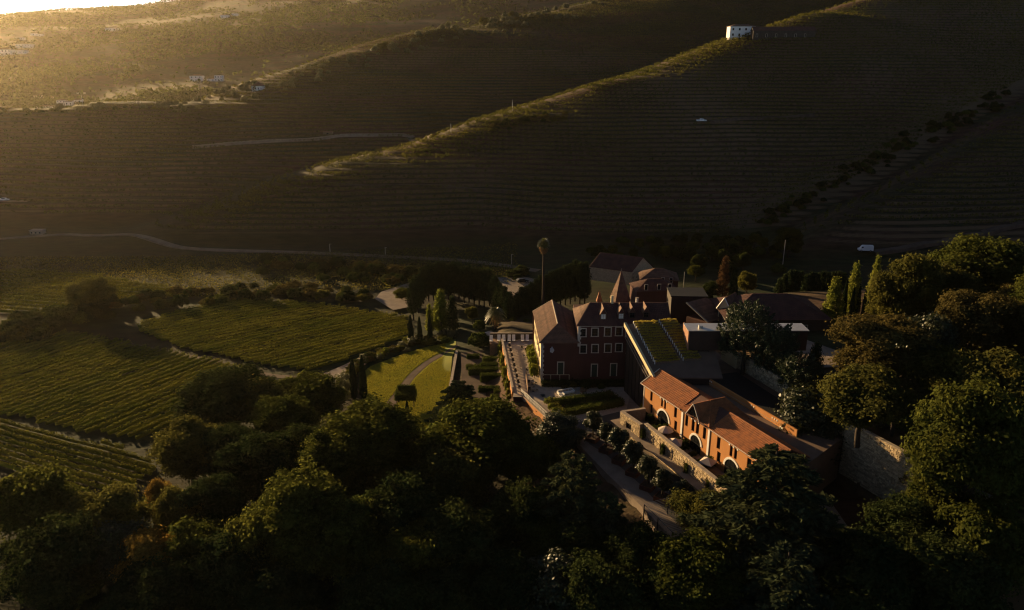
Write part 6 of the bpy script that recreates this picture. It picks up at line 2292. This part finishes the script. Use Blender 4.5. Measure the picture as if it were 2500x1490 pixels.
# hedge and planting along the manor front
a, b = W2(1323, 934), W2(1540, 925)
o = link('front_hedge', hedge_mesh('f', b[0] - a[0], 1.6, 1.1, M['leafdark'], .2, 40, 90, .15), None, ((a[0] + b[0]) / 2, FY - 1.7, 0), 0)
tag(o, 'dark hedge along the foot of the manor front', 'hedge')
for k, px in enumerate((1379, 1400, 1430, 1447, 1468)):
    q = P(px, 945 - k % 2 * 4, .4)
    plant(('shb', 'sh2', 'shd', 'shb', 'sh')[k], 'front_shrub', 'small russet and green shrub on the gravel before the manor hedge', 'shrub', (q.x, q.y, 0), .55 + .15 * (k % 3), None, None, 'shrubs before the manor hedge', ('stem', 'foliage'))
# light trellis pergola at the manor corner
tr_ = thing('trellis', 'vine clad trellis frame at the corner of the manor front', 'trellis', (0, 0, 0))
xs3 = [fz(px, 905)[0] for px in (1324, 1344, 1366, 1389)]
for x in xs3: MB().tube((x, FY - 1.0, 0), (x, FY - 1.0, 2.3), .09, .09, 5).build('post', M['cap'], tr_)
MB().tube((xs3[0], FY - 1.0, 2.3), (xs3[-1], FY - 1.0, 2.3), .08, .08, 5).build('beam', M['cap'], tr_)
MB().tube((xs3[0], FY - 1.0, .9), (xs3[-1], FY - 1.0, .9), .06, .06, 5).build('rail', M['cap'], tr_)
# climbers on the manor's lit side and small trees there
for k, (y, h_) in enumerate(((162.0, 4.5), (165.0, 5.5), (168.4, 6.0), (172.5, 4.2), (176, 3.6))):
    x = XA - 1.3 - .9 * (y - FY) / (BY - FY)
    plant('shp', 'wall_climber', 'yellow-green climber against the sunlit side of the manor', 'climber', (x, y, 0), .95, h_ / 1.9, None, 'climbers on the sunlit side of the manor', ('stem', 'foliage'))
# ivy on the terrace retaining wall and modern wing
for k in range(12):
    q = Vector(ta) + d_ * (Lw * (.04 + .93 * k / 11)) + n_ * .7
    plant('sh2' if k % 3 else 'shp', 'wall_ivy', 'ivy hanging on the terrace retaining wall', 'ivy', (q.x, q.y, -4.4), .65, 2.6 + .8 * (k % 3 == 0), None, 'ivy on the terrace retaining wall', ('stem', 'foliage'))
for k in range(3):
    q = Vector((OO.x, OO.y)) + Vector((ex.x, ex.y)) * (-.9) + Vector((ey.x, ey.y)) * (.4 + 1.0 * k)
    plant('shp', 'end_ivy', 'sunlit ivy at the far end of the ochre house', 'ivy', (q.x, q.y, 0), .62, 2.4 - .25 * k, None, 'ivy at the far end of the ochre house', ('stem', 'foliage'))

# ---------------------------------------------------------------- furniture
def parasol(loc, label, rz=0, Rr=1.75, h=2.7, closed=False, rise=.62, n=8):
    t = thing('parasol', label, 'parasol', loc, rz)
    MB().tube((0, 0, 0), (0, 0, h + .1), .04, .04, 6).build('pole', M['wood'], t)
    MB().cbox((0, 0, .05), .7, .7, .1).build('base', M['cap'], t)
    if closed:
        m = MB(); m.tube((0, 0, h * .32), (0, 0, h * .55), .14, .28, 8, False); m.tube((0, 0, h * .55), (0, 0, h), .28, .03, 8, False)
        m.build('canopy', M['fabric'], t)
        return t
    m = MB()
    ri = [(Rr * (1 if k % 2 == 0 else .975) * math.cos(2 * math.pi * k / n), Rr * (1 if k % 2 == 0 else .975) * math.sin(2 * math.pi * k / n), h - rise) for k in range(n)]
    lo = [(x, y, z - .16) for x, y, z in ri]
    m.add([(0, 0, h)] + ri + lo, [(0, 1 + k, 1 + (k + 1) % n) for k in range(n)] + [(1 + k, 1 + n + k, 1 + n + (k + 1) % n, 1 + (k + 1) % n) for k in range(n)])
    m.build('canopy', M['fabric'], t)
    for k in range(n): MB().tube((0, 0, h - .35), (ri[k][0] * .97, ri[k][1] * .97, h - rise - .02), .018, .018, 4).build('rib', M['wood'], t)
    return t


for (px, py), lb, rz in (((1625.5, 1040), 'open parasol over the walled garden, nearest the stone corner', .2), ((1648.6, 1070), 'open parasol in the middle of the walled garden', .5), ((1728.5, 1117), 'open parasol at the lower end of the walled garden, by the white pilaster', .1)):
    q = P(px, py, ZG + 2.7); parasol((q.x, q.y, ZG), lb, rz, 1.5 if rz < .3 and rz > .15 else 1.75, 2.7, False, .8, 8 if .15 < rz < .3 else 4)
q = P(1553.6, 998, ZG + 2.6); parasol((q.x, q.y, ZG), 'folded parasol in the top corner of the walled garden', 0, 1.6, 2.7, True)
for k, px in enumerate((1194, 1245, 1277, 1302)):
    q = P(px, 809, -1.2)
    parasol((q.x, q.y, -4.0), 'pale parasol beyond the terrace wall, %s' % ('left of the bushy palm trunk', 'second from the manor corner but one', 'nearest but one to the manor', 'tucked against the manor corner')[k], .3, 1.6, 2.8)
# garden dividers
for k, (px, py) in enumerate(((1600, 1030), (1651, 1063), (1710, 1112), (1765, 1147))):
    s, z = fo(px, py, -3)
    q = OO + ex * s - ey * 3.3
    o = link('garden_divider', hedge_mesh('d', 5.6, .8, 1.7, M['hedge'], .18, 36, 95 + k), None, (q.x, q.y, ZG), ORZ + math.pi / 2)
    tag(o, 'tall hedge between the walled gardens, %s from the stone corner' % ('first', 'second', 'third', 'fourth')[k], 'hedge', 'hedges between the walled gardens')
    p = OO + ex * s - ey * 6.3
    pt = MB().tube((0, 0, 0), (0, 0, 2.3), .09, .09, 6).build('garden_post', M['wood'], None, (p.x, p.y, ZG))
    tag(pt, 'slim post at the wall end of the %s garden hedge' % ('first', 'second', 'third', 'fourth')[k], 'post', 'posts in the walled gardens')
gr_ = random.Random(4)
for k in range(16):
    s = gr_.uniform(1, 29); q = OO + ex * s - ey * gr_.uniform(.6, 1.3)
    plant(gr_.choice(('sh', 'sh2', 'shd', 'sh')), 'garden_shrub', 'small shrub against the foot of the ochre facade', 'shrub', (q.x, q.y, ZG), gr_.uniform(.45, .85), None, None, 'shrubs along the ochre facade', ('stem', 'foliage'))


def table(loc, label, rz, group):
    t = thing('table', label, 'table', loc, rz, group)
    MB().box(-.42, .42, -.42, .42, .70, .75).build('table_top', M['cap'], t)
    MB().tube((0, 0, 0), (0, 0, .70), .04, .04, 6).build('leg', M['metal'], t)
    MB().cbox((0, 0, .03), .45, .45, .05).build('foot', M['metal'], t)
    return t


def chair(loc, label, rz, group, m):
    t = thing('chair', label, 'chair', loc, rz, group)
    MB().box(-.24, .24, -.24, .24, .42, .47).build('seat', m, t)
    MB().box(-.24, .24, .2, .25, .48, .9).build('backrest', m, t)
    for x in (-.21, .21):
        for y in (-.21, .21): MB().box(x - .02, x + .02, y - .02, y + .02, 0, .419).build('leg', M['metal'], t)
    return t


t0 = c0_ = None
tgrp, cgrp = 'tables along the terrace parapet', 'chairs along the terrace parapet'
for k in range(9):
    u = .06 + .86 * k / 8
    q = Vector(ta) + d_ * (Lw * u) - n_ * 1.5
    rz = ang_
    if t0 is None:
        t0 = table((q.x, q.y, 0.006), 'small square table in the row along the terrace parapet', rz, tgrp)
    else: dup(t0, (q.x, q.y, .006), rz)
    for sgn in (-1, 1):
        p = q + d_ * (.85 * sgn)
        rr_2 = ang_ + (math.pi / 2 if sgn < 0 else -math.pi / 2)
        if c0_ is None: c0_ = chair((p.x, p.y, .006), 'dark chair at a small table along the terrace parapet', rr_2, cgrp, M['metal'])
        else: dup(c0_, (p.x, p.y, .006), rr_2)
for k, (px, py) in enumerate(((1283, 851), (1288, 870), (1296, 905), (1302, 908))):
    q = P(px, py, .4)
    tt_ = dup(t0, (q.x, q.y, .006), .3 * k, None, 'table near the climbers on the sunlit side of the manor', None, 'tables by the manor side')
    dup(c0_, (q.x - .8, q.y + .3, .006), .5 + k, None, 'dark chair by a table near the climbers of the manor side', None, 'chairs by the manor side')
    dup(c0_, (q.x + .2, q.y - .9, .006), 2.5 + k, None, 'dark chair by a table near the climbers of the manor side', None, 'chairs by the manor side')
for k, (px, py) in enumerate(((1300, 935), (1302, 952))):
    q = P(px, py, .4)
    dup(t0, (q.x, q.y, .006), .2, None, 'table behind the timber screen, %s one' % ('farther', 'nearer')[k])
    for j, (dx, dy) in enumerate(((-.8, .2), (.8, 0), (0, .85))): dup(c0_, (q.x + dx, q.y + dy, .006), j * 1.7, None, 'chair round the %s table behind the timber screen' % ('farther', 'nearer')[k], None, 'chairs round the %s table behind the screen' % ('farther', 'nearer')[k])
# dark metal plate (fire bowl) and the pale sofa group
q = P(1325, 966, .2)
fb = thing('fire_bowl', 'round dark bowl on the sunlit terrace floor', 'bowl', (q.x, q.y, 0))
MB().tube((0, 0, 0), (0, 0, .35), .25, .55, 12, False).tube((0, 0, .34), (0, 0, .36), .55, .5, 12).build('bowl', M['metal'], fb)
MB().tube((0, 0, -.001), (0, 0, .06), .3, .3, 10).build('foot', M['steel'], fb)
q = P(1382, 957, .4)
sofa = thing('outdoor_sofa', 'white corner sofa in the sun before the courtyard hedge', 'sofa', (q.x, q.y, .006), R(22))
MB().box(-1.7, 1.7, -.45, .45, .12, .42).build('seat', M['white'], sofa)
MB().box(-1.7, 1.7, .46, .66, .12, .85).build('backrest', M['white'], sofa)
MB().box(-1.9, -1.705, -.45, .66, .12, .62).build('armrest', M['white'], sofa)
MB().box(1.705, 1.9, -.45, .66, .12, .62).build('armrest', M['white'], sofa)
for k in range(4):
    MB().cbox((-1.2 + .8 * k, .3, .64), .62, .16, .4, .1 * (k - 1.5)).build('cushion', M['fabric'], sofa)
for x in (-1.6, 1.6): MB().box(x - .05, x + .05, -.4, .6, 0, .119).build('leg', M['wood'], sofa)
for k, (px, py) in enumerate(((1371, 966), (1424, 954))):
    q = P(px, py, .3)
    po_ = thing('armchair', ('white armchair beside the corner sofa', 'dark low armchair on the shaded gravel right of the corner sofa')[k], 'armchair', (q.x, q.y, .006), R(-60 + 100 * k))
    mm = (M['white'], M['wood'])[k]
    MB().box(-.45, .45, -.4, .4, .12, .42).build('seat', mm, po_); MB().box(-.45, .45, .401, .55, .12, .8).build('backrest', mm, po_)
    for x in (-.55, .451): MB().box(x, x + .1, -.4, .55, .0, .6).build('armrest', mm, po_)
# white loungers behind the terrace: upright backs in a row
lg0 = None
for k, px in enumerate((1199, 1218, 1230, 1243, 1254, 1276, 1287)):
    q = P(px, 829, .6)
    if lg0 is None:
        lg0 = thing('deck_chair', 'white upright deck chair in the row at the far end of the terrace', 'deck chair', (q.x, q.y, .006 if px > 1226 else -.1), 0, 'white deck chairs at the far end of the terrace')
        MB().box(-.4, .4, -.5, .5, .32, .42).build('seat', M['white'], lg0)
        MB().add([(-.4, .4, .43), (.4, .4, .43), (.4, .95, 1.5), (-.4, .95, 1.5), (-.4, .5, .43), (.4, .5, .43), (.4, 1.05, 1.5), (-.4, 1.05, 1.5)], [(0, 1, 2, 3), (7, 6, 5, 4), (0, 4, 5, 1), (1, 5, 6, 2), (2, 6, 7, 3), (3, 7, 4, 0)]).build('backrest', M['white'], lg0)
        for x in (-.38, .32): MB().box(x, x + .06, -.45, .45, 0, .319).build('leg', M['wood'], lg0)
    else: dup(lg0, (q.x, q.y, .006), .05 * (k % 3 - 1) + math.pi * 0)
bw = P(1196, 833, 0); bw2 = P(1303, 829, 0)
bwl = thing('boundary_wall', 'low dark wall behind the white deck chairs', 'wall', (0, 0, 0))
y_ = (bw.y + bw2.y) / 2 + 2.2
MB().box(bw.x, bw2.x, y_, y_ + .3, -5, 1.05).build('wall', M['schist'], bwl)
MB().box(bw.x - .1, bw2.x, y_ - .05, y_ + .36, 1.052, 1.15).build('coping', M['cap'], bwl)
tag(MB().box(bw.x, ta[0] + .8, ta[1] - .2, y_ - .001, -5, -.02).build('sun_deck', M['wood']), None, None, None, 'structure')
# ---------------------------------------------------------------- vehicles
def vehicle(name, label, cat, loc, rz, kind):
    t = thing(name, label, cat, loc, rz)
    L, W_, = (5.6, 2.0) if kind == 'van' else (5.1, 1.85) if kind == 'pickup' else (4.3, 1.8)
    if kind == 'van': prof = [(-2.8, .4), (2.75, .4), (2.8, .95), (2.1, 1.2), (1.45, 2.15), (1.1, 2.35), (-2.7, 2.4), (-2.8, 2.2)]
    elif kind == 'pickup': prof = [(-2.5, .45), (2.5, .45), (2.55, .95), (1.2, 1.1), (.7, 1.72), (-.55, 1.75), (-.75, 1.12), (-2.5, 1.12)]
    else: prof = [(-2.1, .4), (2.1, .4), (2.15, .8), (1.1, .98), (.5, 1.45), (-1.3, 1.48), (-2.1, 1.0)]
    n = len(prof)
    m = MB()
    vs = []
    for sy, k in ((-1, 1.0), (1, 1.0)):
        for x, z in prof: vs.append((x, sy * (W_ / 2 - (.14 if z > 1.3 else 0)), z))
    m.add(vs, [tuple(range(n)), tuple(range(2 * n - 1, n - 1, -1))] + [(i, i + n, (i + 1) % n + n, (i + 1) % n) for i in range(n)])
    m.build('body', M['carwhite'], t)
    for x in (-L * .31, L * .31):
        for sy in (-1, 1):
            w_ = MB().tube((x, sy * (W_ / 2 - .18), .36), (x, sy * (W_ / 2 + .03), .36), .36, .36, 12).build('wheel', M['rubber'], t)
            MB().tube((x, sy * (W_ / 2 + .031), .36), (x, sy * (W_ / 2 + .045), .36), .2, .2, 8).build('rim', M['steel'], w_)
    zt = {'van': (1.35, 1.95), 'pickup': (1.2, 1.6), 'car': (1.05, 1.38)}[kind]
    x0, x1 = {'van': (1.0, 1.75), 'pickup': (-.45, .75), 'car': (-1.0, .6)}[kind]
    for sy in (-1, 1):
        y = sy * (W_ / 2 - .06)
        MB().box(x0, x1, min(y, y + sy * .02) - .0, max(y, y + sy * .02), zt[0], zt[1]).build('side_window', M['glass'], t)
        MB().box(L / 2 - .02, L / 2 + .05, sy * .62 - .15, sy * .62 + .15, .7, .85).build('headlight', M['steel'], t)
    return t


q = P(2112, 611, 0)
g = ground(2112, 614)
vehicle('van', 'white delivery van parked on the track below the right hillside', 'van', (g.x, g.y, g.z + .1), R(172), 'van')
g = ground(1712, 299)
vehicle('pickup_truck', 'white pickup truck standing on a terrace track of the near spur', 'pickup', (g.x, g.y, g.z + .35), R(4), 'pickup')
g = ground(12, 493)
vehicle('car', 'white car on the road at the far left edge', 'car', (g.x, g.y, g.z + .5), R(8), 'car')
tag(MB().add([(g.x - 30, g.y - 2.2, g.z + .45), (g.x + 12, g.y - 2.2, g.z + .45), (g.x + 12, g.y + 2.2, g.z + .45), (g.x - 30, g.y + 2.2, g.z + .45)], [(0, 1, 2, 3)]).build('lay_by', M['gravel']), None, None, None, 'structure')

# ---------------------------------------------------------------- houses on the hills
def fhouse(px, py, wpx, hpx, label, kind='hip', y0=300, dark=False, nwin=3, floors=2, dpf=.6, rz=0.0, roofm='oldtile', rise=.28, wallm='farwhite'):
    g = ground(px, py, y0)
    if g is None: return None
    D = depth(g)
    wd = wpx * D / FPX; hw = hpx * D / FPX
    wins = []
    for f in range(floors):
        for k in range(nwin):
            x = -wd / 2 + wd * (k + .5) / nwin
            hh = hw / floors
            wins.append((x, hh * f + hh * .28, min(1.1, wd / nwin * .32), hh * .42, 0))
    return house('hill_house', label, 'house', (g.x, g.y + wd * dpf / 2, g.z), rz, wd, wd * dpf, hw, hw * rise, M[wallm], M[roofm], kind, wins, None, .25, True, None, M['metal'])


fhouse(1812, 92, 62, 25, 'white two storey house on the crest of the near spur', 'hip', 300, nwin=4, floors=2, dpf=.5, rise=.22)
g = ground(1915, 93, 300); D = depth(g)
house('long_barn', 'long low dark stone wing beside the white house on the near spur', 'building', (g.x, g.y + 4, g.z), R(-2), 150 * D / FPX, 7, 17 * D / FPX, 2.6, M['schist'], M['darktile'], 'gable', [(-17 + 6 * k, .6, 1.1, 2.0, 0) for k in range(6)], None, .3, True)
fhouse(628, 222, 26, 11, 'white house with a dark overhanging roof on the crest of the farther spur', 'hip', 350, nwin=4, floors=1, dpf=1.0, rise=1.0, roofm='darktile')
for a in ((479, 199, 30, 13, 'white house left of the gap among the hazy houses beyond the crest pole', 'hip', 3, 2), (515, 199, 20, 6, 'low white shed between the two hazy white houses beyond the crest pole', 'hip', 2, 1), (534, 199, 20, 14, 'white tower like house, rightmost of the hazy group beyond the crest pole', 'flat', 3, 2),
          (108, 273, 46, 12, 'long white building at the bottom of the hazy left hamlet', 'hip', 6, 2), (150, 258, 22, 12, 'white house in the middle of the hazy left hamlet', 'hip', 3, 2), (168, 258, 18, 9, 'small gabled white house in the hazy left hamlet', 'gable', 2, 1), (191, 256, 19, 11, 'white house at the right end of the hazy left hamlet', 'gable', 2, 2),
          (92, 240, 18, 6, 'upper left white house of the hazy left hamlet', 'hip', 2, 1), (119, 243, 26, 5, 'upper long low house of the hazy left hamlet', 'hip', 3, 1),
          (12, 136, 32, 14, 'pale house at the left edge of the high hazy village', 'hip', 4, 2), (50, 133, 26, 9, 'pale house at the bottom of the high hazy village', 'hip', 3, 1), (57, 120, 36, 11, 'largest pale house of the high hazy village', 'hip', 5, 2), (48, 98, 20, 6, 'small pale house above the high hazy village', 'hip', 2, 1),
          (82, 88, 14, 6, 'tiny pale house above the high hazy village, left of two', 'hip', 1, 1), (97, 89, 14, 5, 'tiny pale house above the high hazy village, right of two', 'hip', 1, 1), (270, 76, 26, 7, 'pale house alone on the upper hazy hillside', 'hip', 3, 1), (548, 46, 20, 8, 'dim house high on the hazy hillside', 'hip', 2, 1), (573, 40, 14, 6, 'dim small house high on the hazy hillside, right of the other', 'hip', 2, 1)):
    fhouse(a[0], a[1], a[2], a[3], a[4], a[5], 780, nwin=a[6], floors=a[7])
fhouse(88, 573, 30, 9, 'low shed beside the valley road at the left', 'flat', 200, nwin=3, floors=1, wallm='cap', roofm='cap')
fhouse(800, 330, 22, 7, 'small grey hut beside the gravel hill track', 'gable', 250, nwin=1, floors=1, wallm='mortar')

# ---------------------------------------------------------------- poles, lamps, wires
def pole(px, pyb, pyt, label, arms=True, y0=250, name='utility_pole', yy=None):
    g = ground(px, pyb, y0) if yy is None else yy
    D = depth(g)
    h = (pyb - pyt) * D / FPX / .95
    t = thing(name, label, 'pole', tuple(g))
    MB().tube((0, 0, -.5), (0, 0, h), .16, .11, 6).build('shaft', M['steel'] if not arms else M['bark'], t)
    if arms:
        for k, dz in enumerate((.3, 1.3)):
            MB().box(-1.3, 1.3, -.06, .06, h - dz - .1, h - dz).build('cross_arm', M['steel'], t)
            for x in (-1.2, 1.2): MB().tube((x, 0, h - dz), (x, 0, h - dz + .35), .09, .07, 6).build('insulator', M['white'], t)
    return Vector((g.x, g.y, g.z + h)), t


pa_, _ = pole(492, 252, 204, 'utility pole with two bright cross arms on the crest of the farther spur')
pb2_, _ = pole(341, 268, 248, 'short utility pole at the left end of the far crest')
wr = thing('power_line', 'pair of sagging sunlit wires strung along the far crest', 'wires', (0, 0, 0))
ge = ground(293, 268, 300)
for dz in (-.1, -1.1):
    for a, b in ((pa_, pb2_), (pb2_, Vector((ge.x, ge.y, ge.z + 1.0)))):
        pts = []
        for k in range(11):
            t = k / 10
            p = a.lerp(b, t); p.z += dz - 4 * t * (1 - t) * (a - b).length * .02
            pts.append(p)
        MB().path(pts, .035, 4).build('wire', M['cap'], wr)
for px, pyb, pyt, lb in ((806, 617, 597, 'street lamp on the valley road, left of three'), (941, 623, 605, 'street lamp on the valley road, middle of three'), (1249, 646, 622, 'street lamp on the valley road above the gravel yard')):
    tp_, t = pole(px, pyb, pyt, lb, False, 150, 'street_lamp')
    h = tp_.z - t.location.z
    MB().box(-.1, .7, -.09, .09, h - .02, h + .08).build('lamp_head', M['steel'], t)
for px, pyb, pyt, lb in ((1910, 655, 588, 'tall bare pole beside the lone tree at the hill foot'), (1668, 712, 665, 'pole beside the red farmhouse'), (1101, 322, 303, 'thin pole on the near spur ridge, lower one'), (1251, 270, 246, 'thin pole on the near spur ridge, upper one'), (203, 262, 230, 'lamp mast with two heads beside the hazy hamlet')):
    tp_, t = pole(px, pyb, pyt, lb, False, 150 if pyb > 400 else 330)
    if 'two heads' in lb:
        h = tp_.z - t.location.z
        for x in (-2.4, 1.6): MB().box(x, x + 1.2, -.2, .2, h - .2, h + .2).build('lamp_head', M['white'], t)
# cars in the gravel yard
tag(MB().add([P(915, 728, -7.0), P(930, 712, -7.0), P(1000, 690, -7.0), P(1010, 745, -7.0), P(960, 755, -7.0)], [(0, 4, 3, 2, 1)]).build('gravel_yard', M['gravel']), None, None, None, 'structure')
for o in (bpy.data.objects['gravel_yard'],):
    for v in o.data.vertices: v.co.z = hm(v.co.x, v.co.y) + .7
y2 = [P(1215, 676, -6.5), P(1262, 672, -6.5), P(1312, 680, -6.5), P(1300, 720, -6.5), P(1240, 720, -6.5)]
o = MB().add([(q.x, q.y, hm(q.x, q.y) + .8) for q in y2], [(0, 4, 3, 2, 1)]).build('gravel_yard', M['gravel']); tag(o, None, None, None, 'structure')
g = P(1275, 682, -5.6)
vehicle('car', 'car under a dark cover parked on the gravel yard by the palm', 'car', (g.x, g.y, hm(g.x, g.y) + .8), R(20), 'car').children[0].data.materials[0] = M['metal']
# ---------------------------------------------------------------- the air
def haze_box():
    zb = float(GZ.min()) - 4.0
    zt = max(float(GZ.max()), CAMZ) + 15.0
    mb = MB().box(-4500, 4500, -200, 4800, zb, zt)
    m = bpy.data.materials.new('haze')
    m.use_nodes = True
    nt = m.node_tree
    nt.nodes.remove(nt.nodes['Principled BSDF'])
    pv = nt.nodes.new('ShaderNodeVolumePrincipled')
    pv.inputs['Color'].default_value = (.92, .82, .66, 1)
    pv.inputs['Density'].default_value = HAZE_DENSITY
    pv.inputs['Anisotropy'].default_value = HAZE_G
    nt.links.new(pv.outputs[0], nt.nodes['Material Output'].inputs['Volume'])
    o = mb.build('haze', m)
    tag(o, 'thin golden haze lying in the valley', None, None, 'stuff')
    o.display_type = 'WIRE'


haze_box()
